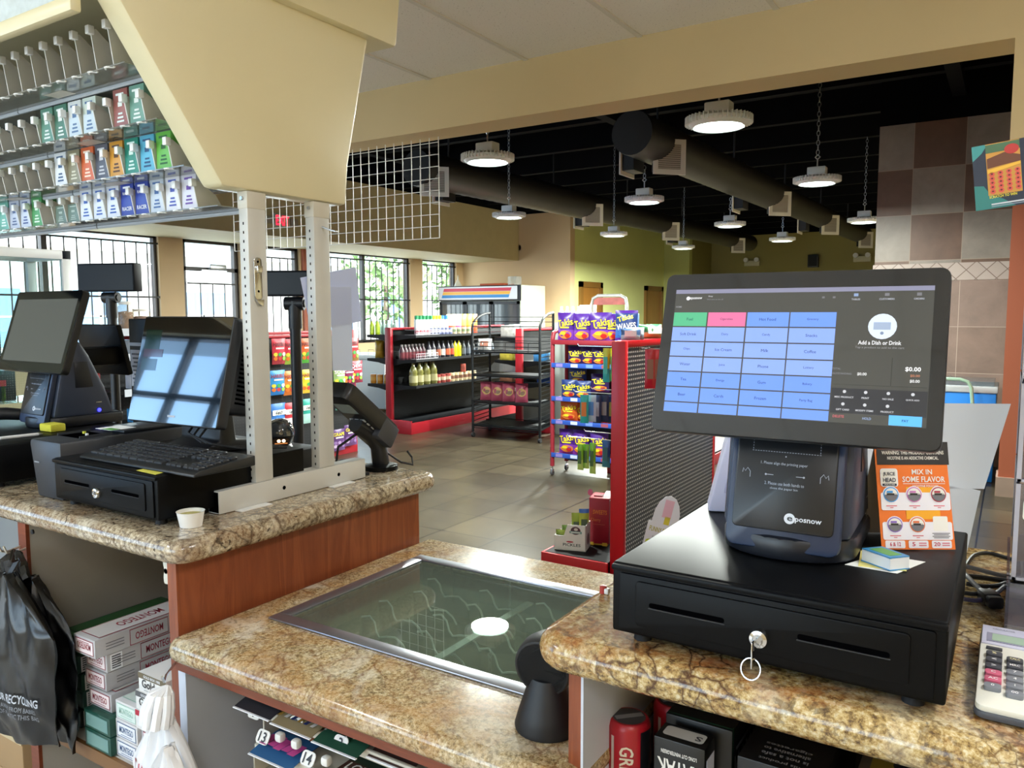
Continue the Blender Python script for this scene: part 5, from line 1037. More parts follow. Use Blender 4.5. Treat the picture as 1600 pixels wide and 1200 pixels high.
# clear ticket dispenser tower and the sign on it
t = thing('ticket_tower', 'clear plastic ticket dispenser tower with a number 3 label at the right edge', 'dispenser', (.13, 1.45, TZ)); AC = glass('clear_acrylic', 'dcdde6', extra=.06, body=.22, bodyc='9c9caa'); AE = mat('b8b9c8', .2, spec=.8)
zz = [TZ+.001, 1.14, 1.285, 1.43, 1.575, 1.668]
for k in range(5):
    z0, z1 = zz[k], zz[k+1]-.003; x0, y0 = .016-(.006 if k == 0 else 0), 1.335-(.012 if k == 0 else 0)
    if k == 0: b = MB().box(x0, .25, y0, 1.6, z0, z0+.008, mat('cfd0c8', .3), .002).box(x0, x0+.004, y0, 1.6, z0, z1, AC).box(x0, .25, y0, y0+.004, z0, z1, AC); b.build('base_bin', t); continue
    b = MB().box(x0, x0+.004, y0, 1.6, z0, z1, AC).box(x0, .25, y0, y0+.004, z0, z1, AC).box(x0, .25, y0, 1.6, z0, z0+.004, AC).box(x0+.03, .24, y0+.03, 1.58, z0+.006, z0+.07, mat('6a4a50', .5, var=.5, vscale=30)).build('ticket_bin', t)
    m = MB()
    for e in ((x0, y0), (x0, 1.6)): m.box(e[0]-.001, e[0]+.005, e[1]-.001, e[1]+.005, z0, z1, AE)
    m.box(x0, .25, y0-.001, y0+.004, z0, z0+.004, AE).box(x0-.001, x0+.003, y0, 1.6, z1-.004, z1, AE); m.build('edge', b)
T = frame((.043, 1.333, 1.245), (1, 0, 0), (0, 0, 1)); m = MB(); m.rrect(T, .036, .03, .005, W_, .001).text('3', T, INK, None, .02, .0016, cx=-.006); m.build('number_label', t)
m = MB(); m.rect(T, .05, .04, W_, .001, cx=.03, cy=-.085).rect(T, .042, .032, mat('7a2a34', .5), .0014, cx=.03, cy=-.085); m.build('price_label', t)
# promotional sign standing on the tower (generic artwork)
P0, P1, P2_, P3 = ony(1525, 330, 1.36), ony(1600, 318.5, 1.36), ony(1600, 212, 1.36), ony(1527.5, 229, 1.36); xv = (P1-P0).normalized(); sc = (P3-P0).length; Wd = .26
T = frame(P0, xv, P3-P0); m = MB(); HT = sc
m.box(0, Wd, 0, HT, -.003, 0, mat('22283a', .35), T=T)
m.poly(T, [(0, 0), (.05, 0), (.035, .012), (.02, .02), (.012, .034), (0, .036)], mat('2f7a74', .5), .0004).poly(T, [(0, HT), (.02, HT), (.012, HT-.012), (0, HT-.022)], mat('3f8f8c', .5), .0004)
m.rect(T, .042, .074, mat('c9913c', .5), .0005, cx=.038, cy=.056).poly(T, [(.018, .072), (.04, .078), (.059, .071), (.059, .062), (.035, .06), (.018, .058)], mat('6a3c22', .5), .0009).poly(T, [(.018, .05), (.059, .058), (.059, .062), (.018, .056)], mat('e8b23a', .5), .001).rect(T, .042, .012, mat('4a6a4a', .5), .0008, cx=.038, cy=.086).disc(T, .009, .007, mat('b8342e', .5), .0012, cx=.049, cy=.081)
for i in range(4):
    for j in range(5): m.disc(T, .0036, .0034, mat('d85848', .5), .001, cx=.023+.0105*i, cy=.024+.0062*j+.0005*i, n=10).disc(T, .0015, .0013, mat('6a2420', .5), .0014, cx=.023+.0105*i, cy=.0245+.0062*j+.0005*i, n=8)
m.text('SCRATCH TO WIN', T, mat('e8d83a', .5), .034, .0038, .0012, cx=.035, cy=.0165).rect(T, .2, .002, mat('c8ccd2', .5), .0008, cx=.12, cy=.006).rect(T, .2, .0012, mat('8a98a8', .5), .0008, cx=.12, cy=.003)
m.text('A', T, W_, None, .012, .0008, cx=.0765, cy=.079).text('S', T, W_, None, .008, .0008, cx=.0765, cy=.06)
o = m.build('promo_sign', None, 'dark teal scratch ticket poster standing on the clear tower at the right edge', 'poster')
MB().box(.02, .06, 1.366, 1.37, 1.67, 1.70, AC).box(.022, .03, 1.36, 1.372, 1.775, 1.785, mat('d8d8d4', .4)).build('sign_clip', o)
m = MB().lathe([(.006, 0), (.006, .012), (.004, .013), (0, .013)], mat('b23a34', .4), (-.553, 1.153, TZ+.0005), 12).box(-.55, -.542, 1.148, 1.158, TZ+.0005, TZ+.010, WHITE, .002); m.build('screw_top', None, 'tiny red and white cap at the corner of the right worktop', 'cap')
# black barcode scanner on the middle worktop
t = thing('barcode_scanner', 'matt black stand barcode scanner with a round face, on the middle worktop', 'barcode scanner', (-.612, 1.055, MZ)); cx, cy = -.605, 1.058; SB = mat('121317', .5)
d = Vector((.12, -.98, -.1)).normalized()
MB().lathe([(.052, 0), (.053, .006), (.046, .03), (.036, .06), (.028, .085), (0, .09)], SB, (cx, cy, MZ+.0008), 32).build('base', t)
hc = Vector((cx, cy-.004, MZ+.108)); m = MB(); T = frame(hc, d.cross(Vector((0, 0, 1))), Vector((0, 0, 1))); sx = Vector((0, 0, 1)).cross(d)
T = Matrix((( *[0]*0,) if False else (1, 0, 0, hc.x), (0, 1, 0, hc.y), (0, 0, 1, hc.z), (0, 0, 0, 1)))
q = d.to_track_quat('Z', 'Y').to_matrix().to_4x4(); T = Matrix.Translation(hc) @ q
MB().lathe([(0, -.056), (.025, -.051), (.042, -.033), (.049, -.008), (.048, .013), (.046, .02), (.0425, .021)], SB, T=T, n=32).build('head', t)
MB().lathe([(.0425, .021), (.041, .018), (0, .018)], mat('08090b', .25), T=T, n=32).build('face', t)
# ================================================================== OVERHEAD CIGARETTE RACK
CREAM = mat('e4dab4', .38, var=.03, vscale=2, coat=.1); CREAMD = mat('c3b98f', .45)
rk = thing('cigarette_rack', 'cream overhead cigarette rack with white plastic pushers above the left counter', 'cigarette rack', (-2.2, 1.3, 1.75))
pan = [(1.179, 1.8155), (1.572, 1.8155), (1.583, 1.92), (1.667, 2.262), (1.667, 2.29), (.86, 2.29), (.868, 2.27)]
MB().prism(pan, -1.592, -1.52, CREAM, 'X', .010).build('end_panel', rk)
MB().prism([(.74, 2.27), (1.76, 2.27), (1.785, 2.46), (.70, 2.46)], -3.6, -1.495, CREAM, 'X', .012).build('crown', rk)
MB().box(-3.6, -1.592, .893, .917, 2.124, 2.156, CREAM, .006).build('front_rail', rk)
MB().box(-3.6, -1.592, .903, .909, 2.156, 2.27, mat('d5dfe2', .25, var=.12, vscale=40)).build('light_panel', rk)
TRY = glass('grey_tray_plastic', 'b9bdb6', extra=.05, rough=.08, body=.62, bodyc='9a9c94'); TRK = mat('8f8d84', .35); RAIL = mat('b4bcc4', .25); CAPM = mat('eef0ee', .35); FIN = mat('cfcec6', .4)
q = MB()
for k in range(26): x = -1.6-.058*k; q.box(x-.0285, x+.0285, 1.46+.004*(k % 2), 1.47+.004*(k % 2), 1.87, 2.27, mat('a39c88', .5))
q.box(-3.6, -1.592, 1.475, 1.49, 1.87, 2.27, mat('6d6858', .6)); q.build('back_slats', rk)
LIPS = [(1.087, 2.052), (1.156, 1.951), (1.218, 1.860), (1.281, 1.776)]; SPC = .0635; XD0 = -1.652
for n, (ly, lz) in enumerate(LIPS):
    q = MB(); yb = ly-.085; ye = ly+(.30-.05*n if n < 3 else .02); XR = -1.593 if n < 3 else -1.562
    q.box(-3.2, XR, yb, ye, lz, lz+.0025, TRY)
    for k in range(26):
        x = XD0-SPC*k
        q.tube([(x-.016, yb+.004, lz-.001), (x-.008, yb-.003, lz), (x, yb-.002, lz), (x+.008, yb+.006, lz), (x+.016, yb+.004, lz-.001)], .0022, CAPM, 5)
    tr = q.build('tray', rk)
    q = MB(); q.tube([(-3.2, ly, lz-.003), (-2.2, ly, lz-.003)], .0055, RAIL, 8).tube([(-2.195, ly, lz-.003), (XR, ly, lz-.003)], .0055, RAIL, 8)
    for x in (-2.9, -2.45, -1.95): q.box(x-.04, x+.04, ly-.045, ly-.012, lz-.0008, lz-.0003, mat('c4bdb0', .4)) if n in (0, 1, 2) else None
    q.build('rail', tr)
    if n == 1:
        for x, s in ((-1.86, '$29'), (-2.6, '$19')):
            m = MB(); T = frame((x, ly-.022, lz-.0006), (-1, 0, 0), (0, 1, 0)); m.text(s, T, mat('3c3c3c', .6), .05, .022, .0006, sx=1); m.build('price_sticker', tr)
DIV = {}
def divider(x, y, z, hs):
    if hs not in DIV:
        P = [(a, b*hs) for a, b in [(-.084, .088), (-.072, .094), (-.022, .055), (-.008, .026), (-.006, .003), (-.072, .003), (-.08, .06)]]
        q = MB(Matrix.Translation((x, y, z))); q.prism(P, -.0016, .0016, FIN, 'X'); div0 = DIV[hs] = q.build('divider', rk, org=(x, y, z))
        q = MB(Matrix.Translation((x, y, z))); q.box(-.007, .007, -.092, -.078, .097*hs-.018, .097*hs, CAPM, .0015); c = q.build('end_cap', div0, org=(x, y, z)); c.location = (0, 0, 0); return
    div0 = DIV[hs]; o = div0.copy(); COL.objects.link(o); o.parent = rk; o.location = Vector((x, y, z))-WL[rk.name]
    for ch in div0.children: c = ch.copy(); COL.objects.link(c); c.parent = o
for n, (ly, lz) in enumerate(LIPS):
    for k in range(24): divider(XD0-SPC*k, ly, lz, .72 if n else 1.0)
# packs in the trays
USED = set()
def pack(row, px, h1, label, h2=None, txt=None, w=.056, deep=1, code=False, tcol='e8ecef', hgt=.086):
    ly, lz = LIPS[row]; y0 = ly-.072; x = ony(px, 200+[0, 0, 40, 110][row], y0).x; k = max(0, round((XD0-SPC/2-x)/SPC))
    while (row, k) in USED: k += 1
    USED.add((row, k)); x = XD0-SPC/2-SPC*k
    m = MB(); b = mat(h1, .4); z0 = lz+.0032; m.box(x-w/2, x+w/2, y0, y0+.0215*deep, z0, z0+hgt, b, .0012); T = frame((x, y0, z0+hgt/2), (1, 0, 0), (0, 0, 1)); t2 = mat(tcol, .5)
    if h2: m.rect(T, w*.9, hgt*.52, mat(h2, .45), .0004, cy=-hgt*.2)
    if txt: m.text(txt, T, t2, w*.74, hgt*.12, .0008, cy=-hgt*.28).text(txt, T, t2, w*.6, hgt*.09, .0008, cy=hgt*.18)
    else:
        for j in range(3): m.rect(T, w*(.5-.1*j), hgt*.05, t2, .0008, cy=-hgt*.34+hgt*.1*j)
        m.rect(T, w*.3, hgt*.12, t2, .0008, cy=hgt*.1)
    m.rect(T, w*.55, hgt*.06, t2, .0008, cy=hgt*.36)
    if code:
        S2 = frame((x+w/2, y0+.0215*deep/2, z0+hgt*.3), (0, 1, 0), (0, 0, 1)); m.rect(S2, .018*deep, hgt*.4, PAPER, .0004)
        for j in range(5): m.rect(S2, .0014*deep, hgt*.32, INK, .0008, cx=(-2+j)*.0032*deep)
    return m.build('cigarette_pack', None, label, 'cigarette pack', 'cigarette packs in the overhead rack')
top, mid, low = 'second rack tray', 'third rack tray', 'lowest rack tray'
for a in ((1, 64, '5f8f7c', 'pale green cigarette pack at the left of the '+top, None), (1, 90, '4f7d6a', 'green cigarette pack with a barcode on its side on the '+top, 1), (1, 127, 'dfe5e6', 'white cigarette pack, left of a pair on the '+top, None), (1, 150, 'd5e2da', 'white and green cigarette pack with a barcode side on the '+top, 1), (1, 228, '6f9c8c', 'teal green cigarette pack near the cream panel on the '+top, None), (1, 250, '9a5f58', 'dull red cigarette pack against the cream panel on the '+top, None)):
    pack(a[0], a[1], a[2], a[3], code=bool(a[4]), deep=2 if a[4] else 1, tcol='5a78a0' if a[2][0] == 'd' else 'dfe8e4', h2='c9d8e2' if a[2][0] == 'd' else None)
for px, h, c, tc in reversed(((120, 'dfe3e6', 'white', '3a5a80'), (148, '8d876c', 'olive', 'd5d2bc'), (170, 'd3693c', 'orange', 'f0d8c4'), (190, '585a66', 'dark grey', 'c4c6cc'), (212, 'd69a3a', 'yellow', '5a3a20'), (236, '2f8a78', 'teal', 'cfe8e0'), (258, '5fb3d2', 'light blue', '24507a'), (284, '69b84c', 'bright green', '24602a'))): pack(2, 400, h, c+' cigarette pack in the colourful row on the '+mid+' overhead', tcol=tc)
for px, h, lb, tc, tx, cd, h2 in ((5, '6fb0a0', 'teal cigarette pack at the far left of the '+low, 'dff0ea', None, 0, None), (22, 'bcc3d4', 'lilac grey cigarette pack, second from left on the '+low, '5a6a90', None, 0, None), (38, 'c6cede', 'pale blue grey cigarette pack, third from left on the '+low, '4a5a90', None, 0, None), (64, '4f9a5c', 'bright green cigarette pack with a barcode side on the '+low, 'd8ecd8', None, 1, None), (117, '66796c', 'short grey green cigarette pack, left of two alike on the '+low, 'a8b8ae', None, 0, None), (136, '6a8074', 'short grey green cigarette pack, right of two alike on the '+low, 'a8b8ae', None, 0, None), (154, 'dfe4ee', 'white and blue cigarette pack, left of three alike on the '+low, '3f62b0', None, 0, None), (173, 'dde3ee', 'white and blue cigarette pack, middle of three alike on the '+low, '3f62b0', None, 0, None), (191, 'dbe1ed', 'white and blue cigarette pack, right of three alike on the '+low, '3f62b0', None, 0, None), (209, '3348a4', 'royal blue cigarette pack, left one of the blue pair on the '+low, 'e8ecf4', 'RACER', 0, None), (232, '3348a4', 'royal blue cigarette pack, right one of the blue pair on the '+low, 'e8ecf4', 'RACER', 1, None), (278, 'c8d2de', 'pale blue cigarette pack alone right of the blue pair on the '+low, '4a6aa0', None, 0, None), (318, 'e4e6ee', 'white cigarette pack by the cream panel corner on the '+low, '4858b0', None, 0, None), (342, 'dcdce8', 'white and purple cigarette pack under the cream panel on the '+low, '6a4aa0', None, 0, None))[::-1]:
    pack(3, px, h, lb, tcol=tc, txt=tx, code=bool(cd), deep=2 if cd else 1, h2=h2, hgt=.05 if 'short' in lb else .084)
# small screws and marks on the end panel are left to the material; wire grid hanging from the header
GY_ = 3.6; WW = mat('e2e0da', .4); p0, p1 = ony(685, 222, GY_), ony(358, 396, GY_); gx1, gx0 = p0.x, p1.x; gz1 = 2.512; gz0 = ony(687, 371.5, GY_).z
q = MB(); n = int((gx1-gx0)/.0655)
for k in range(n+1): x = gx1-.0655*k; q.tube([(x, GY_, gz0), (x, GY_, gz1)], .0024, WW, 5)
k = 0
while gz0+.0665*k < gz1: z = gz0+.0665*k; q.tube([(gx1-.0655*n, GY_+.003, z), (gx1, GY_+.003, z)], .0024, WW, 5); k += 1
q.build('wire_grid', None, 'white wire grid panel hanging from the header beam beside the cream rack', 'wire grid')
# ================================================================== SHOP FLOOR FIXTURES
GB = mat('0a0b0d', .5, spec=.25); GBS = mat('0f1114', .5, spec=.25); PEG = dots('pegboard_black', '1c1d20', 'c9c4bc', .0254, .0056, 'YZ', .45); PEGB = dots('pegboard_dark', '16171a', '2a2c30', .03, .005, 'YZ', .5)
def slatmat():
    m, nt, b, tc, N, L = nodes('ribbed_black_panel'); w_ = N('TexWave', wave_type='BANDS', bands_direction='Z', Scale=12.0); L(tc.outputs['Object'], w_.inputs[0]); r = ramp(nt, [(.3, '040506'), (.6, '0e0f12')]); L(w_.outputs['Fac'], r.inputs[0]); L(r.outputs[0], b.inputs['Base Color']); b.inputs['Roughness'].default_value = .5; return m
RIB = slatmat()
# ---- near gondola with the perforated back
NX = -1.79; t = thing('gondola_shelf', 'near red-framed gondola with a black perforated panel, in front of the till', 'gondola', (-1.82, 4.7, 0))
MB().box(-1.857, -1.775, 3.95, 3.99, 0, 1.372, RED, .004).build('upright', t)
MB().box(-1.857, -1.775, 5.50, 5.54, 0, 1.372, RED, .004).build('upright', t)
MB().box(-1.802, -1.780, 3.99, 5.50, .1, 1.335, PEG).build('back_panel', t, org=(0, 0, 0))
MB().box(-1.857, -1.775, 3.99, 5.50, 1.335, 1.372, RED, .003).build('top_rail', t)
MB().box(-2.285, -1.857, 3.915, 3.935, .0, .125, RED, .003).box(-2.285, -2.265, 3.935, 5.54, 0, .125, RED, .003).box(-1.775, -1.37, 3.93, 3.95, .0, .125, RED, .003).box(-1.39, -1.37, 3.95, 5.54, 0, .125, RED, .003).build('kick_plate', t)
MB().box(-2.268, -1.857, 3.93, 5.54, .10, .128, GB, .002).build('base_deck', t); MB().box(-1.775, -1.385, 3.945, 5.54, .10, .128, GB, .002).build('base_deck', t)
def hook(x0, y, z, x1, par): MB().tube([(x0, y, z-.015), (x0+.004*(1 if x1 > x0 else -1), y, z), (x1, y, z), (x1+.01*(1 if x1 > x0 else -1), y, z+.012)], .0028, CHROME, 6).build('peg_hook', par)
# goods -------------------------------------------------------------
def snack_bag(w, h, d, base, name, label, cat, group, deco=None, low=None, crimp=None, loc=(0, 0, 0), rz=0, tilt=0, build=True, face='-y'):
    """pillow bag, standing on its lower edge, front towards -Y before turning by rz"""
    T = Matrix.Translation(loc) @ Matrix.Rotation(rz, 4, 'Z') @ Matrix.Rotation(tilt, 4, 'X'); m = MB(T); n, k = 8, 10; seed = random.random()*9
    def th(u, v): return d/2*max(0, (1-abs(u)**2.6))*max(0, (1-abs(2*v-1)**3.2))**.8+.002+.05*d*sin(u*6+seed)*sin(v*8+seed)*(1-abs(u))
    for sgn in (-1, 1):
        vs = []
        for j in range(k+1):
            v = j/k
            for i in range(n+1): u = i/n*2-1; vs.append((u*w/2*(1-.05*sin(pi*v)), sgn*th(u, v), v*h))
        for j in range(k):
            fs = []
            for i in range(n): a = j*(n+1)+i; f = (a, a+1, a+n+2, a+n+1); fs.append(f if sgn < 0 else f[::-1])
            mm = base
            if low and j < 4 and sgn < 0: mm = low
            if crimp and (j == 0 or j == k-1): mm = crimp
            o_ = len(m.v); m.add(vs, fs, mm, True) if j == 0 else None
            if j: m.f += [tuple(q+base_i for q in f) for f in fs]; m.m += [mm]*len(fs); m.s += [True]*len(fs)
            else: base_i = o_
    F = Matrix(((1, 0, 0, 0), (0, 0, -1, 0), (0, 1, 0, h/2), (0, 0, 0, 1))); fn = lambda X, Y: th(max(-1, min(1, 2*X/w)), min(1, max(0, .5+Y/h)))+.0012
    if deco: deco(m, F, w, h, fn)
    return m.build(name, None, label, cat, group) if build else m
YEL = mat('f0dc2c', .4); PUR = mat('4a2385', .35); CHIP = mat('e0883a', .5); REDD = mat('c42a28', .4); VIO = mat('7a3aa6', .35)
def blob(m, F, cx, cy, rx, ry, mm, fn, n=12, e=0): m.add([(cx+rx*cos(2*pi*i/n)*(1+.12*sin(i*2.3)), cy+ry*sin(2*pi*i/n), fn(cx+rx*cos(2*pi*i/n), cy+ry*sin(2*pi*i/n))+e) for i in range(n)]+[(cx, cy, fn(cx, cy)+e)], [(i, (i+1) % n, n) for i in range(n)], mm, False, F)
def d_tak(m, F, w, h, fn):
    m.text('Takis', F, INK, w*.92, h*.27, .001, cy=h*.145, rot=.17, fn=fn).text('Takis', F, YEL, w*.86, h*.235, .003, cy=h*.15, rot=.17, fn=fn)
    m.rect(F, w*.5, h*.05, YEL, fn(0, -.02*h)+.001, cy=-h*.02); blob(m, F, 0, -h*.27, w*.36, h*.15, CHIP, fn, e=.001); blob(m, F, -w*.12, -h*.22, w*.16, h*.06, YEL, fn, e=.003); blob(m, F, w*.14, -h*.3, w*.14, h*.08, REDD, fn, e=.003)
def d_takb(m, F, w, h, fn): m.text('Takis', F, YEL, w*.7, h*.16, .002, cx=-w*.05, cy=h*.25, rot=.25, fn=fn).text('WAVES', F, W_, w*.85, h*.2, .002, cy=-h*.02, rot=.12, fn=fn); blob(m, F, 0, -h*.3, w*.3, h*.1, mat('3a6ab0', .4), fn, e=.001)
DPU = mat('2c1a52', .35); NVB = mat('20366e', .35); ORB = mat('c85a1e', .35)
# red tube rack
RB = mat('8f2430', .4); RX0, RX1, RY0, RY1 = -3.6, -2.78, 6.38, 6.66
t = thing('snack_rack', 'red tubular snack rack on casters filled with purple chip bags', 'snack rack', (-3.2, 6.5, 0))
for x in (RX0, RX1):
    MB().tube([(x, RY0, .09), (x, RY0, 1.28), (x, RY0+.02, 1.335), (x, RY0+.07, 1.355), (x, RY1-.03, 1.355), (x, RY1, 1.32), (x, RY1, .09)], .021, RB, 10).build('side_frame', t)
    for y in (RY0, RY1):
        MB().lathe([(.006, .05), (.006, .09), (.02, .09), (0, .09)], STEEL, (x, y, 0), 10).box(x-.012, x+.012, y-.018, y+.018, .03, .06, STEEL, .004).lathe([(.024, -.011), (.026, 0), (.024, .011)], mat('4a4a4e', .5), T=frame((x, y, .0265), (0, 1, 0), (0, 0, 1)), n=16).build('caster', t)
LBL = mat('2f55b0', .4)
RS = [1.268, 1.055, .744, .527, .213]
for k, z in enumerate(RS):
    s = MB().box(RX0, RX1, RY0-.02, RY1, z-.022, z-.008, RB, .003).box(RX0, RX1, RY0-.025, RY0-.015, z-.035, z+.008, RB if k == 0 else LBL, .002).build('shelf', t)
    if k:
        m = MB()
        for j in range(5): m.box(RX0+.05+.155*j, RX0+.12+.155*j, RY0-.0262, RY0-.0248, z-.028, z+.002, mat(('8a7ab8', 'c8d0e4', '6f8fd0', '9a4a5a', 'b8c4e0')[j], .5))
        m.build('label_strip', s)
MB().box(RX0+.02, RX1-.02, RY1-.012, RY1-.004, .1, 1.25, mat('17151a', .5)).build('back_panel', t)
def at_y(px, y): return ony(px, 500, y).x
G = 'chip bags on the red snack rack'
spec = []
for i, (px, w, h, l) in enumerate(((885, .17, .265, 'first from left'), (910.5, .17, .255, 'second from left'), (939, .195, .265, 'third from left, widest'))): snack_bag(w, h, .08, PUR, 'chip_bag', 'purple chip bag on the top tray of the red rack, '+l, 'chip bag', G, d_tak, VIO, loc=(at_y(px, 6.43), 6.43, 1.262), rz=R(8*(i-1)+14))
snack_bag(.17, .25, .08, PUR, 'chip_bag', 'purple chip bag squeezed behind the widest one on the top tray of the red rack', 'chip bag', G, d_tak, VIO, loc=(at_y(954, 6.48), 6.48, 1.262), rz=R(30))
snack_bag(.2, .27, .08, NVB, 'chip_bag', 'blue and purple WAVES chip bag at the right end of the red rack top tray', 'chip bag', G, d_takb, mat('2f5a9c', .35), PUR, loc=(at_y(979, 6.42), 6.42, 1.275), rz=R(18), tilt=-.05)
m = MB().box(-3.5, -2.85, 6.57, 6.64, 1.262, 1.515, mat('4a7cc0', .4), .004).rect(frame((-3.35, 6.5595, 1.48), (1, 0, 0), (0, 0, 1)), .14, .05, mat('b03a44', .4)); m.build('chip_carton', None, 'light blue chip display box behind the bags on top of the red rack', 'box')
for i, (px, l) in enumerate(((900, 'left'), (921, 'middle'), (938, 'right'))): snack_bag(.15, .165, .06, DPU, 'chip_bag', 'dark purple chip bag, '+l+' of three on the second shelf of the red rack', 'chip bag', G, d_tak, loc=(at_y(px, 6.45), 6.45, 1.05), rz=R(10+6*i))
snack_bag(.15, .17, .06, NVB, 'chip_bag', 'navy chip bag on the third shelf of the red rack, front left', 'chip bag', G, d_tak, loc=(at_y(890, 6.41), 6.41, .738), rz=R(12)); snack_bag(.15, .165, .06, NVB, 'chip_bag', 'navy chip bag on the third shelf of the red rack, second from left', 'chip bag', G, d_tak, loc=(at_y(911, 6.41), 6.42, .738), rz=R(16))
snack_bag(.17, .16, .06, NVB, 'chip_bag', 'navy chip bag lying on top of others on the red rack third shelf', 'chip bag', G, d_tak, loc=(at_y(902, 6.5), 6.52, .86), rz=R(14)); snack_bag(.17, .17, .06, DPU, 'chip_bag', 'purple chip bag at the right of the third shelf of the red rack', 'chip bag', G, d_tak, loc=(at_y(938, 6.46), 6.47, .80), rz=R(20))
snack_bag(.17, .19, .07, ORB, 'chip_bag', 'orange chip bag, left one on the fourth shelf of the red rack', 'chip bag', G, d_tak, mat('b0501c', .35), loc=(at_y(890, 6.44), 6.44, .521), rz=R(10)); snack_bag(.16, .17, .07, ORB, 'chip_bag', 'orange chip bag, right one on the fourth shelf of the red rack', 'chip bag', G, d_tak, mat('b0501c', .35), loc=(at_y(911, 6.47), 6.5, .521), rz=R(14))
for i, (px, l) in enumerate(((888, 'left'), (910, 'middle'), (938, 'right'))): snack_bag(.17, .235, .07, PUR, 'chip_bag', 'purple chip bag, '+l+' of three on the bottom shelf of the red rack', 'chip bag', G, d_tak, VIO, loc=(at_y(px, 6.44), 6.44, .207), rz=R(8+5*i))
# goods hanging on the near gondola
gond = bpy.data.objects['gondola_shelf']
def hang(px, py0, py1, w, y, base, label, deco=None, low=None, crimp=None, face_y=True, rz=0):
    a, b = ony(px, py0, y), ony(px, py1, y); snack_bag(w, a.z-b.z, .022, base, 'hanging_snack', label, 'snack packet', 'snack packets on peg hooks', deco, low, crimp, loc=(b.x, y, b.z), rz=rz)
def d_lab(c, s=None):
    def f(m, F, w, h, fn): m.rect(F, w*.6, h*.5, mat(c, .5), fn(0, 0)+.001); (m.text(s, F, W_, w*.5, h*.05, .003, cy=h*.3, fn=fn) if s else None)
    return f
LIM = mat('c9cf30', .4); TEA = mat('28a8a4', .4); GRN = mat('84c232', .35)
hang(947.5, 544, 597, .042, 4.06, LIM, 'yellow and teal nut packet, left of two on the near gondola top hook', d_lab('3fb0a0'), TEA); hang(959, 544, 596, .042, 4.09, LIM, 'yellow and teal nut packet, right of two on the near gondola top hook', d_lab('3fb0a0'), TEA)
DBL = mat('1c2f56', .4)
for i, (px, w, b_, c, l) in enumerate(((913, .05, TEA, 'd8782e', 'teal and orange'), (924, .055, mat('b9cadb', .4), '4a7ab8', 'pale blue and white'), (933, .05, DBL, '9a9aa8', 'navy with a grey label'), (944, .055, DBL, '8f8f94', 'dark blue with a long grey label'), (956, .05, mat('26406e', .4), 'a8b060', 'blue and green'))): hang(px, 617, 661-2*(i % 2), w, 4.06+.035*i, b_, l+' snack packet on the near gondola middle hook', d_lab(c), rz=R(12))
for i, (px, a, b_) in enumerate(((907, 694, 734), (916, 694, 732), (926, 692, 740))): hang(px, a, b_, .038, 4.06+.02*i, GRN, 'lime green stick packet on the low hook of the near gondola, '+nth(i)+' from left', d_lab('4a6a30'), mat('b9d36a', .35))
hang(947, 688, 730, .05, 4.1, mat('2a5c9c', .35), 'blue packet on the low hook of the near gondola', d_lab('37686a'), mat('3a7f8c', .35)); hang(960, 682, 722, .045, 4.14, mat('1f8a48', .35), 'green packet on the low hook of the near gondola', d_lab('2a6a44'))
for z, y, x1 in ((1.335, 4.07, -2.12), (1.065, 4.08, -2.15), (1.075, 4.2, -2.1), (.80, 4.06, -2.18), (.83, 4.12, -2.1)): hook(-1.858, y, z, x1, gond)
hook(-1.779, 4.15, 1.325, -1.60, gond); hook(-1.779, 4.25, 1.325, -1.60, gond)
for i, (px, l) in enumerate(((1015, 'left'), (1025, 'right'))):
    a = onx(px, 546, -1.64); b_ = onx(px, 607, -1.64); snack_bag(.055, a.z-b_.z, .025, mat('b5142a', .35), 'hanging_snack', 'red hanging snack packet, '+l+' of two on the right side of the near gondola', 'snack packet', 'snack packets on peg hooks', d_lab('8a5a4a'), loc=(-1.64, b_.y, b_.z), rz=R(30))
# white rounded sign card on the right deck
a, b_, c = ony(993, 826, 4.02), ony(1030, 822, 4.02), ony(1002, 790, 4.02)
m = MB(Matrix.Translation((-1.62, 4.02, .129)) @ Matrix.Rotation(R(24), 4, 'Z') @ Matrix.Rotation(R(14), 4, 'Y') @ Matrix.Rotation(R(-8), 4, 'X')); F = Matrix(((1, 0, 0, 0), (0, 0, -1, 0), (0, 1, 0, 0), (0, 0, 0, 1)))
out = [(-.09, 0), (.09, 0), (.09, .235), (.072, .235), (.07, .30), (.055, .35), (.03, .385), (0, .395), (-.03, .385), (-.055, .35), (-.07, .30), (-.072, .235), (-.09, .235)]
m.prism(out, -.006, 0, mat('e4e4f0', .5), 'Z', 0, F); m.rect(F, .05, .1, mat('e8b8cc', .5), .0006, cy=.32).rect(F, .03, .045, mat('d8c83c', .5), .0006, cy=.255, cx=.008).text('FUNNY FRIENDS', F, mat('b0a838', .5), .15, .028, .0008, cy=.195).rect(F, .1, .012, mat('b8b8c8', .5), .0006, cy=.15).disc(F, .02, .015, mat('c8d040', .5), .0006, cx=-.06, cy=.12)
m.build('sign_card', None, 'white rounded sign card standing by the perforated panel behind the right till', 'sign card')
